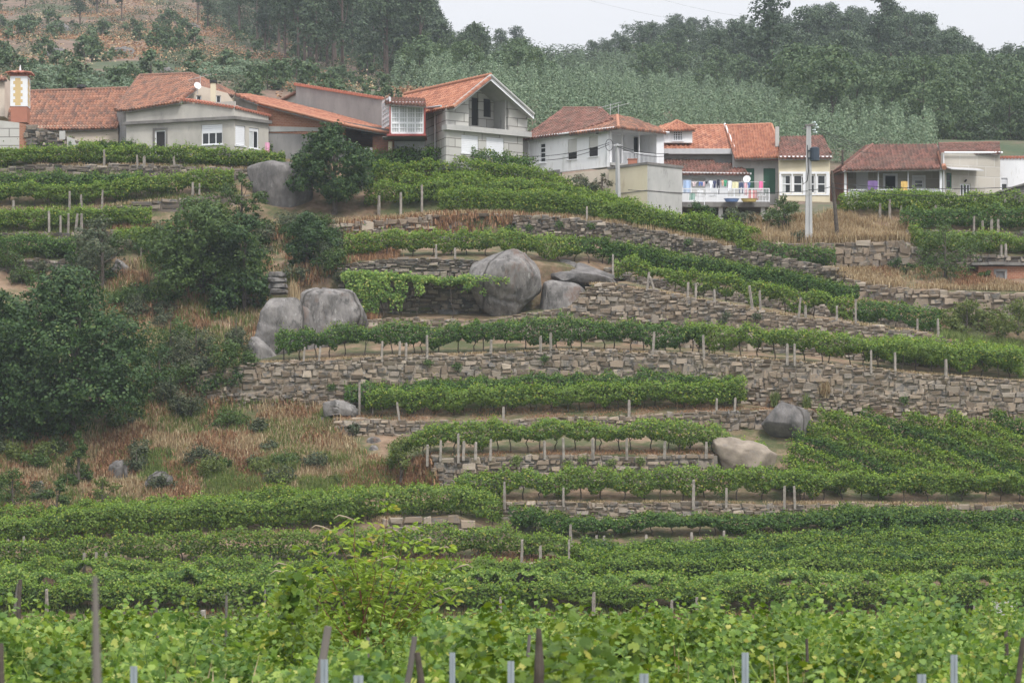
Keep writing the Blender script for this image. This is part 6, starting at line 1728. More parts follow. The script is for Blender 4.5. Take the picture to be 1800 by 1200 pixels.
def at(u, v, Y=None):
    """base point on the ground seen near photo pixel (u, v)"""
    if Y is None: return ground_at(u, v)
    x = (u - 900) * Y / F; return np.array([x, Y, gz(x, Y)])

# --- big trees of the left slope: base pixel, depth, crown given in photo pixels (u centre, top, width)
def px_tree(name, label, cat, u, vtop, vbot, wpx, Y, leaf, mat, n, seed, vbase=None, **kw):
    s = Y / F; b = at(u, 0, Y)
    zt = (HV - vtop) * s - b[2]; zb = (HV - vbot) * s - b[2]
    return tree(name, label, cat, b, wpx * s, zt, max(.1, zb), leaf, mat, n, seed, **kw)
def bush(u, vt, vb, w_, mt, lb, seed, group=None):
    g = ground_at(u, vb); s = g[1] / F; rg = np.random.default_rng(seed)
    W, H = w_ * s, (vb - vt) * s; cl = []
    for i in range(13):
        a = rg.uniform(0, 6.28); q = math.sqrt(rg.random()) * W * .36; hz_ = H * (1 - (q / (W * .5)) ** 2 * .6) * rg.uniform(.25, .8); r = W * rg.uniform(.13, .22)
        cl.append((np.array([q * math.cos(a), q * math.sin(a), hz_]), (r, r, min(r, H * .35))))
    return tree('bush', lb, 'bush', g, W, H, .05, .13, mt, int(W * H * 260) + 500, seed, clumps=cl, limbs=4, group=group)
px_tree('oak_tree', 'largest dark oak at the left edge, spreading over the dry slope', 'tree', 125, 480, 765, 300, 172, .22, 'oak', 42000, 1, ncl=46, limbs=10, lean=(.6, 0))
px_tree('oak_tree', 'dark oak cut by the left edge beside the largest one', 'tree', -15, 520, 760, 220, 173.5, .22, 'oak', 20000, 2, ncl=26)
px_tree('oak_tree', 'lower lobed oak behind the largest one, below the left vine rows', 'tree', 40, 555, 700, 150, 176, .2, 'oak', 10000, 3, ncl=14)
px_tree('green_tree', 'broad green tree in the middle of the left slope, under the dome boulder', 'tree', 355, 362, 560, 240, 189, .2, 'oakb', 30000, 4, ncl=36, limbs=9)
px_tree('green_tree', 'darker green tree joined to the right of the broad one on the left slope', 'tree', 430, 380, 565, 150, 187, .2, 'oak', 14000, 5, ncl=20)
px_tree('round_tree', 'dense round bush-like tree above the tall cracked boulder', 'tree', 540, 378, 482, 105, 188.5, .17, 'oak', 10000, 6, ncl=18)
px_tree('garden_tree', 'dark tree with a thin trunk right of the dome boulder, hiding the brick porch', 'tree', 588, 225, 345, 138, 199.2, .17, 'oak', 26000, 7, ncl=34, limbs=9, trunk_r=.2)
px_tree('shrub', 'greyish shrub between the left vine rows and the big green tree', 'shrub', 180, 385, 482, 120, 190, .16, 'shrub', 5200, 8, ncl=16)
px_tree('shrub', 'grey green shrub left of the dome boulder', 'shrub', 425, 305, 380, 80, 198, .15, 'oakb', 2800, 9, ncl=10)
px_tree('small_tree', 'airy small tree with a bent trunk left of the brick hut', 'tree', 1662, 396, 482, 140, 190.5, .13, 'oakb', 4200, 10, ncl=18, limbs=8, shell=.4)
px_tree('shrub', 'round green shrub at the foot of the yellow house', 'shrub', 1378, 346, 395, 72, 197.6, .13, 'oakb', 3000, 11, ncl=10)
px_tree('shrub', 'dark leafy shrub under the left end of the laundry deck', 'shrub', 1222, 358, 402, 62, 198.5, .13, 'oak', 2200, 12, ncl=9)
px_tree('shrub', 'dull green shrub in the middle under the laundry deck', 'shrub', 1290, 368, 405, 70, 198, .13, 'shrub', 2200, 13, ncl=9)
px_tree('shrub', 'flowering grey shrub against the beige retaining wall', 'shrub', 1020, 312, 372, 74, 200.8, .13, 'shrub', 3200, 14, ncl=12)
px_tree('shrub', 'dark shrub climbing the wall beside the short grey pole', 'shrub', 1058, 305, 378, 56, 200.3, .12, 'shrub', 2400, 15, ncl=9)
px_tree('shrub', 'round dark garden shrub before the door of the long stone house', 'shrub', 1702, 355, 382, 56, 200.6, .12, 'oak', 2600, 16, ncl=8)
px_tree('shrub', 'yellow-green willowy shrub below the brick hut, left one', 'shrub', 1700, 530, 600, 110, 184.5, .14, 'yshrub', 4800, 17, ncl=12)
px_tree('shrub', 'yellow-green willowy shrub at the right edge below the brick hut', 'shrub', 1790, 532, 602, 120, 184.3, .14, 'yshrub', 4800, 18, ncl=12)
px_tree('shrub', 'small green shrub beside the door of the brick hut', 'shrub', 1735, 477, 506, 34, 190, .11, 'oakb', 1000, 19, ncl=6)
px_tree('shrub', 'low dark shrub by the squared wall, right of the leaning wooden pole', 'shrub', 1580, 455, 488, 52, 191.5, .11, 'oak', 1500, 20, ncl=7)
px_tree('fir_sapling', 'young pointed green tree in front of the largest oak', 'tree', 138, 755, 865, 62, 166, .12, 'oakb', 3200, 21, ncl=12, top=.35)
px_tree('shrub', 'bright green shrub at the left above the bushy vine row', 'shrub', 100, 845, 915, 60, 160.5, .13, 'oakb', 2200, 22, ncl=8, top=.6)
px_tree('shrub', 'wide low green shrub at the left edge of the dry slope', 'shrub', 22, 825, 890, 100, 163, .13, 'oakb', 2600, 23, ncl=10)
px_tree('shrub', 'orange-tinged shrub right of the young pointed tree', 'shrub', 180, 840, 895, 70, 162, .12, 'yshrub', 2000, 24, ncl=8)
px_tree('shrub', 'yellowish shrub at the left end of the straight grey wall', 'shrub', 705, 770, 822, 80, 165.6, .11, 'yshrub', 2000, 25, ncl=9)
for i, (u, vt, vb, w_, Y, mt, lb) in enumerate([
    (300, 545, 640, 90, 181, 'oakb', 'olive shrub below the broad green tree'), (345, 560, 650, 90, 180, 'heath', 'grey broom bush right of the olive shrub'),
    (395, 580, 655, 80, 179.5, 'oakb', 'mid-green bush left of the tall cracked boulder'), (280, 600, 690, 100, 177.5, 'oak', 'dark bush between the two big left trees'),
    (330, 640, 700, 90, 176, 'oakb', 'low bush by the left end of the biggest wall'), (235, 560, 640, 60, 181.5, 'yshrub', 'yellowish bush in the gap between the left trees'),
    (300, 650, 712, 60, 175.5, 'shrub', 'dull bush against the broken left end of the biggest wall'), (415, 545, 640, 60, 181.5, 'heath', 'tall grey-green broom in the shade of the broad green tree'),
    (900, 378, 420, 22, 195.2, 'oak', 'ivy clump hanging over the rusty bank'), (520, 465, 495, 60, 187.5, 'shrub', 'brownish heather on top of the broad smooth boulder'),
    (240, 785, 830, 56, 168, 'heath', 'dark broom bush alone on the dry slope'), (355, 775, 822, 70, 168.5, 'heath', 'broad heather bush in the middle of the dry slope'),
    (400, 715, 752, 86, 172.5, 'oakb', 'green cushion bush near the top of the dry slope'), (455, 730, 760, 40, 171.5, 'heath', 'small heather bush right of the green cushion'),
    (490, 810, 850, 60, 167, 'heath', 'greenish tuft bush low on the dry slope'), (620, 740, 765, 30, 171, 'heath', 'tiny dark bush by the pale worn rock'),
    (1400, 405, 425, 36, 196.5, 'heath', 'small dark bush in the straw-coloured bank')]):
    bush(u, vt, vb, w_, mt, lb, 60 + i)
rgb_ = np.random.default_rng(3)
MORE = [(205, 300, 520, 600), (500, 600, 400, 440), (560, 610, 440, 500), (270, 440, 640, 700), (140, 260, 440, 480), (420, 470, 400, 450), (250, 330, 420, 470), (200, 330, 700, 760), (-30, 120, 770, 830), (-30, 200, 440, 520)]
MORE += [(60, 330, 800, 900), (330, 620, 730, 870)]
for i in range(125):
    a = MORE[i % len(MORE)]; u = rgb_.uniform(a[0], a[1]); vb = rgb_.uniform(a[2], a[3]); w_ = rgb_.uniform(28, 66)
    bush(u, vb - w_ * rgb_.uniform(.5, .9), vb, w_, (['oakb', 'oak', 'heath', 'shrub', 'oakb'] if a[3] < 720 else ['heath', 'yshrub', 'shrub', 'oakb', 'yshrub'])[i % 5], 'wild bush among the grass and trees of the left slope', 300 + i, 'wild bushes of the left slope')
# leafy climber on the long house's balcony
for i, (u0, u1, v0, v1, lb) in enumerate([(1510, 1660, 337, 352, 'dark climbing vine running along the foot of the balcony'), (1545, 1600, 345, 368, 'dark climber hanging below the balcony, middle part')]):
    rg = np.random.default_rng(90 + i); n = 3200
    u = rg.uniform(u0, u1, n); v = rg.uniform(v0, v1, n) + 3 * smooth_noise(u / 9, 3); Y = 201.6 + rg.normal(0, .35, n)
    C = np.stack([(u - 900) * Y / F, Y, (HV - v) * Y / F], 1)
    solo('climbing_vine', leaves(C, rg.normal(size=(n, 3)) * .5 + [0, -.5, .7], .15, rg=rg), MAT['oak'], lb, 'climber', P((u0 + u1) / 2, v1, 201.6))

# ================================================================== GRASS AND DRY SCRUB
def blades(pts, hgt, rg, k=7, spread=.18, wid=.021, bend=.75):
    """tufts of thin bent blades at the ground points"""
    n = len(pts); m = n * k
    B = np.repeat(pts, k, 0) + np.concatenate([rg.normal(0, spread, (m, 2)), np.zeros((m, 1))], 1)
    H = np.repeat(np.broadcast_to(hgt, (n,)), k) * rg.uniform(.5, 1.15, m)
    a = rg.uniform(0, 2 * np.pi, m); d = np.stack([np.cos(a), np.sin(a), np.zeros(m)], 1)
    s = np.stack([-np.sin(a), np.cos(a), np.zeros(m)], 1) * wid * rg.uniform(.6, 1.4, (m, 1))
    b = rg.uniform(0, bend, (m, 1)); up = np.array([0, 0, 1.0])
    M = B + up * H[:, None] * .55 + d * b * H[:, None] * .3; Tt = B + up * H[:, None] * (1 - b * .3) + d * b * H[:, None]
    V = np.stack([B - s, B + s, M + s * .8, M - s * .8, Tt], 1).reshape(-1, 3)
    i = np.arange(m) * 5
    return V, [np.stack([i, i + 1, i + 2, i + 3], 1), np.stack([i + 3, i + 2, i + 4], 1)]

def scatter_px(poly, n, rg, den=None):
    """random ground points inside a photo polygon"""
    poly = np.array(poly, float); lo, hi = poly.min(0), poly.max(0); out = []
    from itertools import count
    def inside(u, v):
        c = False; j = len(poly) - 1
        for i in range(len(poly)):
            if (poly[i, 1] > v) != (poly[j, 1] > v) and u < (poly[j, 0] - poly[i, 0]) * (v - poly[i, 1]) / (poly[j, 1] - poly[i, 1]) + poly[i, 0]: c = not c
            j = i
        return c
    tries = 0
    while len(out) < n and tries < n * 12:
        tries += 1
        u, v = rg.uniform(lo[0], hi[0]), rg.uniform(lo[1], hi[1])
        if not inside(u, v): continue
        if den is not None and rg.random() > den(u, v): continue
        out.append(ground_at(u, v))
    return np.array(out)
rg = np.random.default_rng(31)
SLOPE = [(-60, 770), (250, 745), (330, 700), (600, 712), (600, 760), (640, 800), (760, 830), (770, 862), (560, 880), (430, 885), (250, 925), (100, 945), (-60, 930)]
f1 = lambda s, lo: (lambda u, v: np.clip((noise2(u / 55, v / 26, s, 3) - lo) * 4, 0.03, 1))
def stuff(name, VF, mat, label, base):
    o = solo(name, VF, MAT[mat], label, 'grass', base, kind='stuff'); return o
p_ = scatter_px(SLOPE, 7500, rg, f1(1, -.25)); stuff('dry_grass', blades(p_, .45, rg), 'dry', 'straw-coloured dry grass on the left slope', tuple(p_[0]))
p_ = scatter_px(SLOPE, 4000, rg, f1(2, .0)); stuff('dead_bracken', blades(p_, .42, rg, wid=.04), 'rust', 'rusty dead bracken on the left slope', tuple(p_[0]))
p_ = scatter_px(SLOPE, 5000, rg, f1(3, -.1)); stuff('green_grass', blades(p_, .45, rg), 'grass', 'patches of green grass on the left slope', tuple(p_[0]))
p_ = scatter_px([(370, 830), (520, 805), (760, 835), (760, 872), (560, 880), (360, 885)], 2600, rg, f1(5, -.2)); stuff('green_grass', blades(p_, .6, rg), 'grass', 'taller yellow-green grass at the foot of the left slope', tuple(p_[0]))
p_ = scatter_px([(600, 840), (760, 805), (768, 860), (620, 868)], 900, rg); stuff('dead_bracken', blades(p_, .55, rg, wid=.04), 'rust', 'orange dead bracken beside the straight grey wall', tuple(p_[0]))
BANK = [(180, 480), (420, 395), (600, 395), (620, 470), (560, 500), (470, 520), (440, 640), (350, 700), (190, 760), (190, 600)]
p_ = scatter_px(BANK, 3000, rg, f1(11, -.25)); stuff('dry_grass', blades(p_, .5, rg), 'dry', 'dry grass between the trees of the left slope', tuple(p_[0]))
p_ = scatter_px(BANK, 3600, rg, f1(12, -.3)); stuff('green_grass', blades(p_, .55, rg), 'grass', 'green grass between the trees of the left slope', tuple(p_[0]))
p_ = scatter_px(BANK, 2200, rg, f1(13, -.1)); stuff('dead_bracken', blades(p_, .5, rg, wid=.04), 'rust', 'dead bracken between the trees of the left slope', tuple(p_[0]))
p_ = scatter_px([(590, 395), (760, 378), (1000, 378), (1000, 388), (640, 430), (590, 440)], 500, rg, f1(14, -.2)); stuff('dead_bracken', blades(p_, .5, rg, wid=.04), 'rust', 'rusty weeds on the bank under the block house vineyard', tuple(p_[0]))
p_ = scatter_px([(-60, 300), (420, 290), (420, 400), (-60, 470)], 2600, rg, f1(15, -.1)); stuff('green_grass', blades(p_, .35, rg), 'grass', 'green weeds on the upper left terraces', tuple(p_[0]))
p_ = scatter_px([(1310, 392), (1460, 380), (1600, 395), (1600, 425), (1320, 432)], 2600, rg, f1(6, -.4)); stuff('dry_grass', blades(p_, .75, rg, spread=.2), 'dry', 'long straw-coloured grass on the bank behind the tall concrete pole', tuple(p_[0]))
p_ = scatter_px([(1460, 474), (1640, 474), (1800, 505), (1900, 516), (1560, 506), (1480, 492)], 1900, rg, f1(7, -.4)); stuff('dry_grass', blades(p_, .4, rg), 'dry', 'dry grass on the path in front of the brick hut', tuple(p_[0]))
p_ = scatter_px([(1480, 474), (1700, 474), (1800, 505), (1620, 506)], 900, rg, f1(8, 0)); stuff('dead_bracken', blades(p_, .4, rg), 'rust', 'rusty weeds on the path in front of the brick hut', tuple(p_[0]))
p_ = scatter_px([(1480, 345), (1640, 350), (1900, 352), (1900, 368), (1480, 366)], 500, rg); stuff('green_grass', blades(p_, .5, rg), 'grass', 'green weeds before the long stone house', tuple(p_[0]))
# bands of grass on the terrace treads: (step, t0, t1, u0, u1, n, height, material)
for i, (k, t0, t1, u0, u1, n, hg, mt, lb) in enumerate([
    (9, .0, .35, 575, 1330, 1500, .45, 'dry', 'dry tufts along the top of the dark rubble wall'), (9, 0, .3, 700, 960, 350, .4, 'dry', 'rusty weeds under the lowest vine row of the block house vineyard'),
    (8, 0, .8, 570, 700, 500, .5, 'rust', 'rusty weeds left of the overgrown trellis'), (7, 0, .2, 450, 660, 500, .5, 'rust', 'rusty moss and weeds on the broad smooth boulder'),
    (7, 0, .15, 1040, 1690, 700, .22, 'dry', 'short dry grass on the lip of the sloping wall'), (6, 0, .1, 440, 1850, 1400, .16, 'dry', 'short dry grass on the lip of the biggest wall'),
    (5, 0, .5, 590, 1440, 1500, .12, 'rust', 'low reddish weeds under the double vine row'), (4, 0, .2, 765, 1260, 700, .14, 'rust', 'low reddish weeds on the straight grey wall'),
    (3, 0, .12, 890, 1850, 900, .14, 'dry', 'dry weeds on the long low wall'), (1, 0, .6, 640, 1040, 900, .25, 'rust', 'reddish weeds beneath the vine row with short posts'),
    (2, .0, .3, 230, 700, 900, .25, 'dry', 'dry weeds below the long bushy vine row'), (0, 0, .25, -60, 1900, 2600, .28, 'rust', 'reddish weeds at the foot of the lowest trellis'),
    (0, 0, .2, -60, 1900, 2600, .4, 'grass', 'green weeds at the foot of the lowest trellis'), (12, 0, .2, 60, 480, 400, .25, 'dry', 'dry weeds on the topmost left terrace wall'),
    (11, 0, .1, -60, 420, 400, .25, 'dry', 'dry weeds on the wall of long slabs'), (10, 0, .2, 200, 430, 500, .4, 'rust', 'rusty weeds left of the grey green shrub'),
    (13, 0, .3, -60, 200, 900, .6, 'grass', 'green weeds on the mound by the tall chimney'), (10, 0, .5, 1100, 1330, 700, .4, 'grass', 'green weeds below the cream and grey cube'),
    (8, .1, .9, 1500, 1660, 600, .35, 'dry', 'dry grass between the slanting vine row and the broken wall'), (7, .1, .9, 1650, 1900, 1400, .6, 'grass', 'green weeds around the yellow-green shrubs')]):
    rg = np.random.default_rng(500 + i)
    u = rg.uniform(u0, u1, n); p_ = np.array([tread(k, t, a) for a, t in zip(u, rg.uniform(t0, t1, n))])
    keep = noise2(p_[:, 0] * .7, p_[:, 1] * .7, i) > -.25; p_ = p_[keep]
    stuff({'dry': 'dry_grass', 'rust': 'dead_bracken', 'grass': 'green_grass'}[mt], blades(p_, hg, rg, k=5), mt, lb, tuple(p_[0]))
# green field weeds hiding the low part of the slope of the terraces left of the tumbled wall
# pampas-like dry tuft between the two left boulders
rg = np.random.default_rng(8)
u = rg.uniform(509, 524, 60); yy = 181.6; p_ = np.array([[(a - 900) * yy / F, yy + rg.normal(0, .1), (HV - b) * yy / F] for a, b in zip(u, rg.uniform(520, 582, 60))])
solo('grass_tuft', blades(p_, 1.35, rg, k=9, spread=.1, bend=.25), MAT['dry'], 'tall straw-coloured grass tuft growing between the two left boulders', 'grass tuft', tuple(p_[0]))
# wisps growing out of the biggest wall
for i, (u, v, h_, mt, lb) in enumerate(((1450, 690, 1.0, 'dry', 'upper dry weed growing out of the biggest wall'), (1418, 712, .9, 'grass', 'green weed in the biggest wall, right of the dark boulder'), (1363, 705, .8, 'grass', 'green weed in the biggest wall, above the dark boulder'))):
    yy = D(vB(6, u)) - .25; rg = np.random.default_rng(i + 70)
    p_ = np.array([[(u + rg.normal(0, 3) - 900) * yy / F, yy, (HV - v - rg.uniform(-6, 10)) * yy / F] for _ in range(26)])
    solo('wall_weed', blades(p_, h_ * .7, rg, k=8, spread=.1), MAT[mt], lb, 'weed', tuple(p_[0]))

for i in range(26):
    rg = np.random.default_rng(700 + i); k, ua, ub = [(6, 460, 1800), (7, 1060, 1640), (9, 920, 1440), (4, 790, 1240)][i % 4]
    u = rg.uniform(ua, ub); yy = D(vB(k, u)) - .28; f = rg.uniform(.1, .9); v = vT(k, u) * (1 - f) + min(vB(k, u), vT(k, u) + 60) * f
    if k == 4: v = vT(k, u) + 22 * f
    n = 150; C = np.array([(u - 900) * yy / F, yy, (HV - v) * yy / F]) + rg.normal(size=(n, 3)) * [.13, .04, .10]
    solo('wall_plant', leaves(C, rg.normal(size=(n, 3)) * .5 + [0, -.8, .4], .13, .7, rg), MAT[['oakb', 'heath', 'yshrub', 'grass'][i % 4 if k != 9 else 0]], 'small green plant rooted in the joints of a terrace wall', 'plant', tuple(C[0]), 'small plants growing in the terrace walls')

# ================================================================== THE FAR HILLS
def pine_proto(seed, h, bare, w_, n, dense=.3):
    rg = np.random.default_rng(seed); cl = []
    m = 15
    for i in range(m):
        t = i / (m - 1); z = h * (bare + (1 - bare) * t)
        rad = w_ / 2 * (math.sin(math.pi * (.16 + .8 * t)) ** .8) * rg.uniform(.25, .8); a = rg.uniform(0, 6.28)
        r = w_ * rg.uniform(.15, .24)
        cl.append((np.array([rad * math.cos(a), rad * math.sin(a), z]), (r * 1.15, r * 1.15, r * .62)))
    return cl
def proto(name, label, cat, group, w_, h, h0, leaf, mat, n, seed, clumps=None, bark='pinebark', tr=.2, ncl=14, top=1.0, shell=.3):
    return tree(name, label, cat, (0, 0, 0), w_, h, h0, leaf, mat, n, seed, ncl=ncl, bark=bark, trunk_r=tr, group=group, limbs=5, clumps=clumps, top=top, shell=shell)
PINES = [proto('pine_tree', 'pine', 'tree', 'pines of the far hill', 6, 12 + s, 6, .36, 'pine', 3400, 200 + s, clumps=pine_proto(200 + s, 12 + s, (.55, .35, .45, .25, .6)[s], (6.5, 7.5, 6, 8, 6.5)[s], 0)) for s in range(5)]
BROADS = [proto('broadleaf_tree', 'tree', 'tree', 'broadleaf trees of the far hill', 9, 9, 1.5, .36, 'broad', 4600, 220 + s, bark='bark', ncl=20) for s in range(3)]
BUSH = [proto('hill_bush', 'bush', 'bush', 'bushes on the brown hillside', 4, 2.6, .2, .36, 'broad', 700, 230 + s, bark='bark', ncl=8, tr=.08) for s in range(3)]
used = set()
def far_put(protos, u, Y, sc, label, group=None, sz=1.0):
    x = (u - 900) * Y / F; z = gz(x, Y) + float(amp_far(np.array(x), np.array(Y))) - .2
    i = random.randrange(len(protos)); pr = protos[i]
    if protos is PINES or protos is BROADS:      # the wood keeps below its photographed skyline
        hp = {0: 12.6, 1: 13.6, 2: 14.6, 3: 15.6, 4: 16.6}[i] if protos is PINES else 10.5
        if u > 745: sc = max(.3, min(sc, ((HV - skyv(u) + rr_.uniform(-20, 9)) * Y / F - z) / hp))
    if pr.name not in used:
        used.add(pr.name); o = pr; o.location = (x, Y, z); o.rotation_euler = (0, 0, random.uniform(0, 6.28)); o.scale = (sc, sc, sc * sz)
        o['label'] = label
        if group: o['group'] = group
    else: o = copy_tree(pr, (x, Y, z), random.uniform(0, 6.28), (sc, sc, sc * sz), label, group)
    return o
rr_ = random.Random(5)
def skyv(u): return float(np.interp(u, [0, 700, 745, 765, 800, 830, 900, 950, 1000, 1050, 1100, 1170, 1240, 1300, 1380, 1450, 1520, 1600, 1650, 1700, 1745, 1800], [-60, -40, 8, 22, 58, 40, 44, 85, 98, 66, 46, 28, 38, 34, 28, 8, 10, 10, 40, 62, 92, 72]))
# ridge line pines: height set from the skyline of the wooded hill
n_p = 0
for i in range(150):
    u = -20 + i * 12.6 + rr_.uniform(-7, 7); Y = rr_.uniform(560, 615)
    if 862 > u > 770 and rr_.random() < .45: continue
    if 930 < u < 1010 and rr_.random() < .4: continue
    x = (u - 900) * Y / F; z = gz(x, Y); zt = (HV - skyv(u) + rr_.uniform(-16, 8)) * Y / F
    hh = max(5, min(20, zt - z)); far_put(PINES, u, Y, hh / 13.0, 'dark pine standing along the hazy ridge against the sky', 'pines along the ridge'); n_p += 1
# the wood on the upper slopes
def wood(n, u0, u1, Y0, Y1, hmin, hmax, protos, label, group, cond=None, mind=4.5):
    pts = []; tries = 0
    while len(pts) < n and tries < n * 30:
        tries += 1
        u = rr_.uniform(u0, u1); Y = rr_.uniform(Y0, Y1)
        if cond and not cond(u, Y): continue
        x = (u - 900) * Y / F
        if any((x - a) ** 2 + (Y - b) ** 2 < mind ** 2 for a, b in pts): continue
        pts.append((x, Y)); ref = 13.5 if protos is PINES else (9 if protos is BROADS else 2.6)
        far_put(protos, u, Y, rr_.uniform(hmin, hmax) / ref, label, group)
wood(62, 415, 860, 375, 520, 11, 16, PINES, 'tall bare-trunked pine in the hazy grove behind the grey building', 'pines of the grove above the brown hillside', lambda u, Y: (u - 380) / 400 > (520 - Y) / 230 - .25)
wood(26, -40, 460, 485, 600, 7, 12, PINES, 'pine at the top of the brown hillside, upper left', 'pines above the brown hillside', mind=6)
wood(105, 1040, 1900, 400, 560, 9, 14, PINES, 'pine in the dense wood on the right-hand hill', 'pines of the right-hand hill', lambda u, Y: Y > np.interp(u, [1040, 1300, 1500, 1900], [500, 440, 380, 360]), mind=6)
wood(60, 1400, 1950, 310, 430, 6, 10, BROADS, 'round broadleaf tree on the lower right hillside', 'broadleaf trees on the right hillside', lambda u, Y: Y < np.interp(u, [1400, 1600, 1950], [350, 400, 430]), mind=6.5)
wood(26, 1080, 1560, 420, 500, 6, 9, BROADS, 'broadleaf tree between the pines of the right-hand hill', 'broadleaf trees between the pines', mind=7)
wood(20, 700, 960, 330, 420, 5, 8, BROADS, 'pale broadleaf tree above the granite block house', 'broadleaf trees above the block house', mind=6)
wood(150, -60, 700, 262, 500, 1.0, 3.2, BUSH, 'dark green bush dotted over the brown hillside', 'bushes on the brown hillside', mind=3.5)
far_put(PINES[1:2], 1358, 395, 1.25, 'tall lone pine with a long bare trunk, in front of the right-hand wood'); far_put(PINES[4:5], 1365 + 190, 470, 1.2, 'slim pine with a bare trunk right of the lone one')
far_put([PINES[3]], 575, 392, 1.0, 'wide dark conifer with branches to the ground in the left grove')
for q in PINES + BROADS + BUSH:
    if q.name not in used: q.location = (0, 640, gz(0, 640)); q['label'] = 'tree behind the ridge'
# pale young wood covering the middle slope: one mass
rg = np.random.default_rng(44)
Ls = []; cnt = 0
while cnt < 1500:
    u = rg.uniform(690, 1640); Y = rg.uniform(262, 500)
    if Y > np.interp(u, [690, 900, 1100, 1300, 1500, 1640], [360, 490, 500, 470, 400, 330]): continue
    if Y < np.interp(u, [690, 760, 900], [330, 300, 262]): continue
    x = (u - 900) * Y / F; z = gz(x, Y) + float(amp_far(np.array(x), np.array(Y))) - .3
    h_ = rg.uniform(2.6, 5.2); w_ = h_ * .5; n = 230
    t = rg.random(n) ** .8; a = rg.uniform(0, 6.28, n); r_ = w_ / 2 * (1 - t) ** .7 * rg.uniform(.5, 1.1, n) + .15
    C = np.stack([x + r_ * np.cos(a), Y + r_ * np.sin(a), z + h_ * t], 1)
    Ls.append(leaves(C, np.stack([np.cos(a), np.sin(a), np.full(n, .7)], 1) + rg.normal(size=(n, 3)) * .4, (.26 + .05 * (Y > 380)) * rg.uniform(.7, 1.3, n), .6, rg)); cnt += 1
o = solo('young_wood', joinVF(Ls), MAT['young'], 'pale green young wood covering the slope behind the houses', 'wood', (0, 380, gz(0, 380)), kind='stuff')
# undergrowth filling the gaps of the old wood
Ls = []; cnt = 0
while cnt < 1500:
    u = rg.uniform(380, 1950); Y = rg.uniform(300, 600)
    if u < 900 and Y < np.interp(u, [380, 600, 900], [520, 440, 400]): continue
    if 900 <= u and Y < np.interp(u, [900, 1100, 1300, 1500, 1640, 1950], [470, 480, 440, 380, 330, 300]): continue
    x = (u - 900) * Y / F; z = gz(x, Y) + float(amp_far(np.array(x), np.array(Y))) - .3
    h_ = rg.uniform(2.5, 6.0); n = 190; d = unit(rg.normal(size=(n, 3)))
    C = np.array([x, Y, z + h_ * .5]) + d * [h_ * .5, h_ * .5, h_ * .5]
    Ls.append(leaves(C, d + [0, 0, .5] + rg.normal(size=(n, 3)) * .4, .42, .7, rg)); cnt += 1
o = solo('undergrowth', joinVF(Ls), MAT['pine'], 'dark undergrowth between the pines of the far hill', 'undergrowth', (0, 500, gz(0, 500)), kind='stuff')
# scrub carpet on the brown hillside
rg = np.random.default_rng(45)
for mt, sd, n, lb in (('rust', 1, 7500, 'reddish bracken patches on the brown hillside'), ('heath', 2, 11000, 'green scrub patches on the brown hillside'), ('dry', 4, 1600, 'pale dry grass patches on the brown hillside')):
    u = rg.uniform(-80, 760, n * 2); Y = rg.uniform(255, 600, n * 2)
    keep = noise2(u / 60 + sd * 9, Y / 22, sd, 3) > (.05 if mt != 'heath' else .0); u, Y = u[keep][:n], Y[keep][:n]
    x = (u - 900) * Y / F; z = np.array([gz(a, b) for a, b in zip(x, Y)]) + amp_far(x, Y)
    k = 7; C = np.repeat(np.stack([x, Y, z + .2], 1), k, 0) + rg.normal(size=(len(x) * k, 3)) * [.6, .6, .28]
    o = solo({'rust': 'dead_bracken', 'heath': 'scrub', 'dry': 'dry_grass'}[mt], leaves(C, rg.normal(size=C.shape) * .5 + [0, -.3, .9], .38, .7, rg), MAT[mt], lb, 'scrub', (float(x[0]), float(Y[0]), float(z[0])), kind='stuff')
# little vineyards up there: rows of low green
def far_rows(u0, u1, v0, v1, n, label, slant):
    rg = np.random.default_rng(int(u0))
    for i in range(n):
        va = v1 + (v0 - v1) * (i + .5) / n; pts = []
        for a in np.linspace(u0, u1, 12):
            v = va + slant * (a - u0) / (u1 - u0) * (v1 - v0)
            vv = HV
            Ys = np.linspace(228, 420, 90); zs = np.array([gz((a - 900) * y / F, y) for y in Ys]); vs = HV - zs / Ys * F
            j = int(np.argmin(np.abs(vs - v))); y = Ys[j]; x = (a - 900) * y / F; pts.append([x, y, gz(x, y) + float(amp_far(np.array(x), np.array(y)))])
        o = solo('vine_row', row_leaves(np.array(pts), 1.1, .9, .1, 60, .30, rg), MAT['young'], label, 'vines', tuple(pts[5]), 'vine rows ' + label[-20:])
far_rows(45, 235, 128, 160, 6, 'row of the little vineyard behind the barn roof', .5)
far_rows(345, 505, 124, 150, 5, 'row of the little vineyard above the grey rendered house', .1)
for i, (u, Y, s_) in enumerate(((100, 380, 3.0), (210, 372, 4.0), (95, 470, 4.5), (330, 480, 3.5), (440, 420, 1.8), (290, 330, 1.6))):
    x = (u - 900) * Y / F; z = gz(x, Y) + float(amp_far(np.array(x), np.array(Y))); v = HV - z / Y * F; d = s_ / Y * F
    boulder([(v - d * .45, u - d * .3, u + d * .25), (v - d * .3, u - d * .55, u + d * .5), (v + d * .1, u - d * .7, u + d * .7)], Y, ['grey outcrop low on the brown hillside at the left', 'widest grey outcrop on the brown hillside',
            'grey outcrop near the top left of the brown hillside', 'round grey outcrop high on the brown hillside', 'small outcrop near the grove of pines', 'small outcrop above the grey rendered house'][i], 'granitedark', seed=50 + i, amp=.2, name='outcrop')

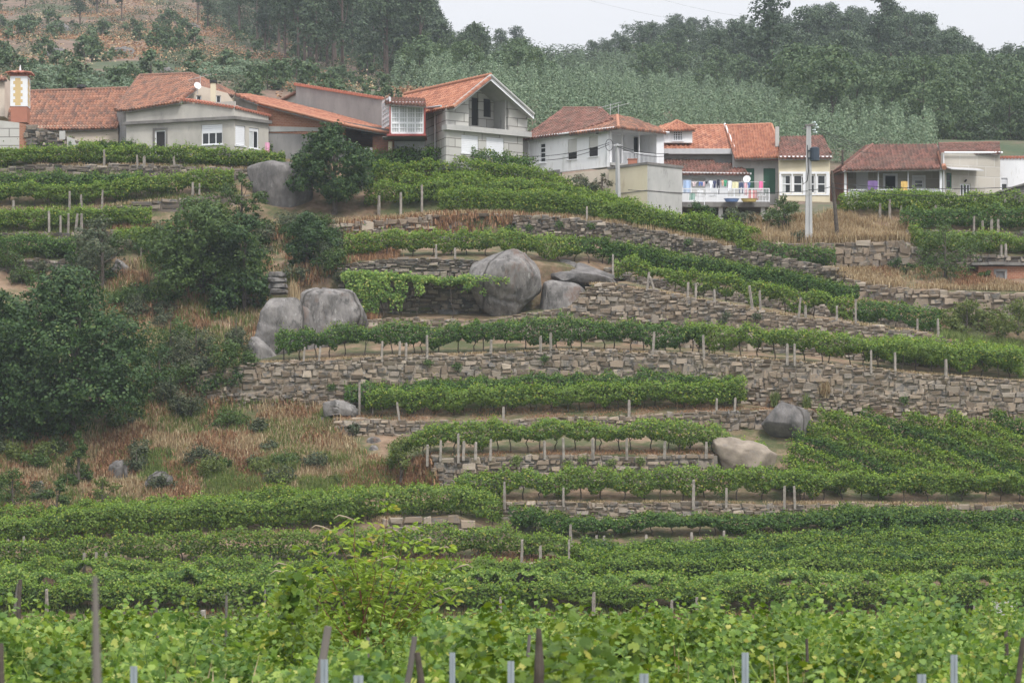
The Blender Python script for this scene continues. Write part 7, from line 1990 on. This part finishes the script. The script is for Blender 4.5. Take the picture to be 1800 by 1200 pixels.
# ================================================================== HAZE
hz = newmat('haze_air')[0]; t_ = hz.node_tree; out = t_.nodes.new('ShaderNodeOutputMaterial'); pv_ = t_.nodes.new('ShaderNodeVolumePrincipled')
pv_.inputs['Color'].default_value = (.80, .88, 1.0, 1); pv_.inputs['Density'].default_value = .00020; pv_.inputs['Anisotropy'].default_value = .2
t_.links.new(pv_.outputs[0], out.inputs['Volume'])
o = link('haze', mesh_np('haze', *abox(-420, 420, -45, 1600, -160, 140)), hz); o['kind'] = 'stuff'
# ================================================================== THE FIELD IN FRONT
rgF = np.random.default_rng(900)
def fz(x, y): return np.interp(y, [0, 20, 60, 100, 140, 146, 152], [-1.9, -2.25, -3.45, -4.85, -6.15, -6.36, -6.4])
def field_row(i, Y):
    hw = Y * .19 + 4.5
    xs = np.arange(-hw, hw, .5); h = (.88 if Y < 32 else (1.0 if Y < 60 else (.78 if Y < 95 else .6))) * rgF.uniform(.9, 1.08)
    h *= 1 + .0 * i
    h_ = h
    pts = np.stack([xs, np.full(len(xs), Y) + .15 * np.sin(xs * .5 + i), np.array([fz(0, Y)] * len(xs))], 1)
    near = Y < 52
    if near: VF = row_leaves(pts, h, 1.2, .12, 800 if Y < 34 else 560, .066, rgF, lobes=True, shag=.9, jit=.9, amp=2.6, hang=.3)
    else: VF = row_leaves(pts, h, 1.6, .12, 200 if Y < 90 else 120, .17 if Y < 90 else .21, rgF, shag=.7, jit=.7, amp=1.5)
    lb = 'low pale green vine row of the level field in front'
    if i == 0: lb = 'nearest vine row, along the bottom edge of the picture'
    elif near: lb = 'large-leaved vine row near the viewer in the level field'
    else: lb = 'distant small-leaved vine row of the level field, before the lowest trellis'
    root = thing('field_vine_row', lb, 'vines', (0, Y, fz(0, Y)), 'vine rows near the viewer' if near else 'distant vine rows of the level field')
    part('foliage', VF, MAT['vinef' if (i % 3) else 'vine'], root)
Ys = []; y = 18.6
while y < 143: Ys.append(y); y += 2.4 if y < 55 else 2.8
for i, y in enumerate(Ys): field_row(i, y)

# tall weeds and shoots between the rows
def shoots(n, Y0, Y1, hmin, hmax, label, mat='vinef', wid=.10):
    L = []; S = []
    for i in range(n):
        Y = rgF.uniform(Y0, Y1); x = rgF.uniform(-1, 1) * (Y * .19 + 1); b = np.array([x, Y, fz(x, Y) + .5]); h = rgF.uniform(hmin, hmax)
        lean = rgF.normal(0, .18, 2); m = int(h * 26)
        t = np.linspace(0, 1, 6)[:, None]; pts = b + np.concatenate([t * lean[0] * h + .05 * np.sin(t * 7 + i), t * lean[1] * h, t * h], 1)
        S.append(tube(pts, np.linspace(.008, .004, 6), 4))
        q = rgF.random(m); C = np.stack([np.interp(q, t[:, 0], pts[:, j]) for j in range(3)], 1) + rgF.normal(0, wid * .6, (m, 3))
        L.append((C, unit(rgF.normal(size=(m, 3)) + [0, -.3, .8]), wid * rgF.uniform(.6, 1.3, m) * (1.15 - .5 * q)))
    C = np.concatenate([a for a, b, c in L]); N = np.concatenate([b for a, b, c in L]); s = np.concatenate([c for a, b, c in L])
    return C, N, s, S
C, N, s, S = shoots(520, 19, 66, .25, .85, '', wid=.055)
o = solo('vine_shoots', joinVF([lobed(C, N, s, rg=rgF)] + S), MAT['vinef'], 'pale vine shoots sticking up out of the near rows', 'vine shoots', (0, 30, -2.5), kind='stuff')
C, N, s, S = shoots(160, 34, 120, .6, 1.25, '', wid=.09)
o = solo('field_weeds', joinVF([leaves(C, N, s * .9, .4, rgF)] + S), MAT['grass'], 'tall green weeds between the rows of the level field', 'weeds', (0, 60, -3.4), kind='stuff')

for i, (a, b, n, hg, mt, lb) in enumerate(((18, 60, 1500, .95, 'grass', 'tall green grass growing between the near vine rows'), (60, 118, 1800, .65, 'grass', 'green weeds between the far rows of the level field'), (20, 110, 700, 1.15, 'dry', 'seeding pale grass stalks in the level field'))):
    Y = rgF.uniform(a, b, n); x = rgF.uniform(-1, 1, n) * (Y * .19 + 2)
    keep = noise2(x * .35, Y * .12, 20 + i) > -.05; x, Y = x[keep], Y[keep]
    q = np.stack([x, Y, fz(x, Y)], 1)
    o = solo({'grass': 'green_grass', 'dry': 'dry_grass'}[mt], blades(q, hg, rgF, k=6, wid=.008 if b < 70 else .014, bend=.35), MAT[mt], lb, 'grass', tuple(q[0]), kind='stuff')
# the tall bushy weed left of centre
def pokeweed():
    Y = 40.0; b = np.array([(640 - 900) * Y / F, Y, fz(0, Y)]); rg = np.random.default_rng(12)
    t = thing('tall_weed', 'tall branching weed with red stems and drooping flower spikes, left of centre', 'weed', b)
    stems, LC, LN, LS, SP = [], [], [], [], []
    tips = [(-1.05, 1.15), (-.85, 1.45), (-.55, 1.70), (-.32, 1.55), (-.12, 1.78), (.05, 1.92), (.25, 1.60), (.42, 1.72), (.62, 1.45), (.85, 1.5), (1.05, 1.22), (1.25, .98), (-.7, 1.1), (.5, 1.15), (0, 1.35), (-.2, 1.1), (.9, .95), (-1.2, .9),
            (.15, 1.15), (-.45, 1.25), (.3, 1.35), (.7, 1.2), (-.95, 1.25), (-.05, 1.55), (.45, 1.5)]
    for i, (dx, hz_) in enumerate(tips):
        dy = rg.uniform(-.5, .5); base = np.array([rg.uniform(-.15, .25), 0, .2])
        tt = np.linspace(0, 1, 9)[:, None]
        p = base + np.concatenate([dx * 1.18 * tt ** 1.3, dy * tt, (hz_ * 1.22 + .35) * tt ** .85], 1) + .03 * np.sin(tt * 9 + i)
        stems.append(tube(p, np.linspace(.012, .003, 9), 5))
        for j in range(3, 9):
            for q in range(14):
                d = unit(np.array([rg.normal(), rg.normal() * .8, rg.uniform(-.4, .7)])); c = p[j] + d * rg.uniform(.05, .22)
                LC.append((c, d)); 
        tip = p[-1]
        if i % 2 == 0:
            d = np.array([.12 * (1 if dx > 0 else -1), 0, .05]); sp = [tip, tip + d, tip + d * 1.9 + [0, 0, -.02], tip + d * 2.5 + [0, 0, -.1]]
            SP.append(tube(sp, [.004, .010, .009, .003], 6))
    # long pointed leaves, folded along the midrib
    V, Fs = [], []
    for (c, d) in LC:
        Ln = rg.uniform(.08, .145); w_ = Ln * .2; side = unit(np.cross(d, rg.normal(size=3))); nn = np.cross(d, side); k = len(V)
        for s_, q, dz in ((-.5, 0, 0), (-.15, 1, .1), (.25, .8, .08), (.5, 0, -.12), (.25, -.8, .08), (-.15, -1, .1)):
            V.append(c + d * Ln * s_ + side * w_ * q + nn * Ln * dz + np.array([0, 0, -.03 * (s_ + .5)]))
        Fs.append([k, k + 1, k + 2, k + 3]); Fs.append([k, k + 3, k + 4, k + 5])
    part('stems', joinVF(stems), MAT['redstem'], t, world=False)
    part('leaves', (np.array(V), [np.array(Fs)]), MAT['poke'], t, world=False)
    for q in SP: part('flower_spike', q, MAT['spike'], t, world=False)
MAT['redstem'] = plain('red_stem', (.16, .055, .04), rough=.5); MAT['spike'] = plain('flower_spike', (.45, .36, .27), rough=.9)
MAT['poke'] = leafmat('pointed_leaf', [(0, (.14, .22, .03)), (.5, (.23, .34, .05)), (.9, (.33, .44, .08)), (1, (.48, .38, .10))], trans=.4)
pokeweed()
px_ = lambda u, Y: (u - 900) * Y / F
# leafy column of vine climbing a stake beside it
for i, (u, vt, Y, lb) in enumerate(((512, 1010, 37, 'vine climbing a stake left of the tall branching weed'), (395, 1035, 33, 'feathery pale weed in the level field, left part'), (1100, 1105, 30, 'pale bushy shoot in the level field, centre right'))):
    rg = np.random.default_rng(40 + i); b = np.array([px_(u, Y), Y, fz(0, Y)]); zt = (HV - vt) * Y / F - b[2]; n = 230
    C = np.stack([rg.normal(0, .13, n), rg.normal(0, .12, n), rg.uniform(.3, zt, n)], 1)
    t = thing('climbing_vine', lb, 'climber', b)
    if i == 1: part('foliage', leaves(C, rg.normal(size=(n, 3)) + [0, 0, .5], .05, .5, rg), MAT['shrub'], t, world=False)
    else: part('foliage', lobed(C, rg.normal(size=(n, 3)) * .6 + [0, -.5, .5], .12, rg=rg), MAT['vine'], t, world=False)
    part('stake', tube([(0, 0, -.2), (.02, 0, zt * .96)], [.02, .015], 7), MAT['wood'], t, world=False)
# steel vineyard posts (folded profile with notches)
def steel_post(u, vt, Y, wpx, label):
    b = np.array([px_(u, Y), Y, fz(0, Y)]); zt = (HV - vt) * Y / F - b[2]; w_ = wpx * Y / F / 2
    prof = [(-1, .5), (-1, -.35), (-.55, -.5), (-.2, -.5), (-.12, -.1), (.12, -.1), (.2, -.5), (.55, -.5), (1, -.35), (1, .5), (.9, .5), (.9, -.25), (-.9, -.25), (-.9, .5)]
    k = len(prof); V = [(x * w_, y * w_, z) for z in (-.3, zt) for x, y in prof]
    t = thing('steel_post', label, 'post', b, 'galvanised vineyard posts')
    q = [[i, (i + 1) % k, k + (i + 1) % k, k + i] for i in range(k)]
    part('profile', (np.array(V), [np.array(q)] + [np.array([[k + a for a in c]]) for c in ((0, 1, 12, 13), (1, 2, 3, 4), (4, 5, 11, 12), (5, 6, 7, 8), (8, 9, 10, 11))]), MAT['steel'], t, world=False)
for a in ((235, 1170, 17.8, 12, 'steel post near the bottom edge, far left'), (570, 1158, 17.6, 13, 'steel post in front of the leaning wooden stake'), (795, 1146, 18.0, 10, 'slim steel post left of the middle, fully lit'),
          (898, 1161, 17.8, 12, 'steel post left of the dark pointed stake'), (1310, 1146, 17.9, 12, 'taller steel post right of the middle'), (1677, 1150, 17.9, 12, 'steel post in the right part with two notches'),
          (1620, 1184, 17.2, 15, 'short steel post beside the taller one at the right'), (630, 1186, 16.5, 17, 'steel post barely rising above the bottom edge, left'), (1132, 1183, 16.5, 16, 'steel post barely rising above the bottom edge, centre')):
    steel_post(*a)
def stake(u0, v0, u1, v1, Y, r, label, mat='wood', tip=.8, grp=None):
    a, b = P(u0, v0, Y), P(u1, v1, Y); d = b - a; base = a - d / max(d[2], .1) * (a[2] - fz(0, Y) + .2)
    rg = np.random.default_rng(int(u0)); pts = [base + (b - base) * t + [rg.normal(0, r * .25), 0, 0] for t in (0, .3, .6, .85, 1)]; pts[-1] = b
    solo('wooden_stake', tube(pts, [r, r * .98, r * .95, r * .9, r * tip], 8), MAT[mat], label, 'stake', tuple(base), grp)
stake(560, 1200, 577, 1100, 18.1, .030, 'leaning wooden stake with a peeled grey top behind a steel post', 'wood')
stake(717, 1190, 729, 1118, 20, .024, 'thin pale wooden stake leaning right, below the tall weed')
stake(742, 1200, 733, 1146, 17.8, .024, 'short blackened stake leaning left', 'bark')
stake(946, 1200, 947, 1104, 17.9, .036, 'dark pointed wooden stake, centre of the bottom edge', 'bark', .45)
stake(928, 1160, 931, 1115, 30, .022, 'thin brown stake behind the dark pointed one')
stake(646, 1170, 647, 1120, 31, .022, 'thin grey stake in front of the tall weed')
stake(172, 1200, 167, 1012, 8.2, .015, 'out-of-focus stake very near the viewer, left', 'wood', .5)
stake(3, 1200, 1, 1130, 15, .020, 'dark stake at the left edge of the picture', 'bark')
stake(1790, 1200, 1799, 1120, 19, .022, 'dark stake at the right edge of the picture', 'bark')
stake(1418, 1165, 1418, 1122, 32, .020, 'thin dark stake among the leaves, right part', 'bark')
stake(1768, 1180, 1768, 1106, 30, .025, 'mossy stake in the right part of the field', 'bark')
stake(277, 1118, 272, 1050, 42, .026, 'forked grey stake in the left part of the field')
stake(218, 1110, 217, 1060, 46, .024, 'short pale stake left of the forked one')
stake(31, 1120, 36, 1018, 46, .04, 'tall brownish stake near the left edge', 'bark')
stake(24, 1085, 32, 1025, 70, .04, 'thin pale stake beside the tall brownish one')
stake(466, 1066, 466, 1035, 60, .022, 'thin grey stake left of the tall branching weed')
for i, u in enumerate((812, 875, 1010, 1025, 1028, 1110, 1272, 1345, 1434, 1490, 1585, 1635, 1708, 1350, 1160)):
    Y = 60 + (i * 37) % 55; vb = HV - (fz(0, Y) + .6) * F / Y
    stake(u, vb, u + 2, vb - 34 * 60 / Y - 12, Y, .016 * Y / 60, 'thin dark stick standing among the far vines of the level field', 'bark', grp='thin dark sticks of the level field')

b = np.array([px_(909, 120), 120, fz(0, 120)]); put_post(b, (HV - 1072) * 120 / F - b[2], 'small pale granite stub rising from the far vines of the level field', None, wd=.30)
b = np.array([px_(357, 110), 110, fz(0, 110)]); put_post(b, (HV - 1073) * 110 / F - b[2], 'small granite stub in the left part of the level field', None, wd=.2)
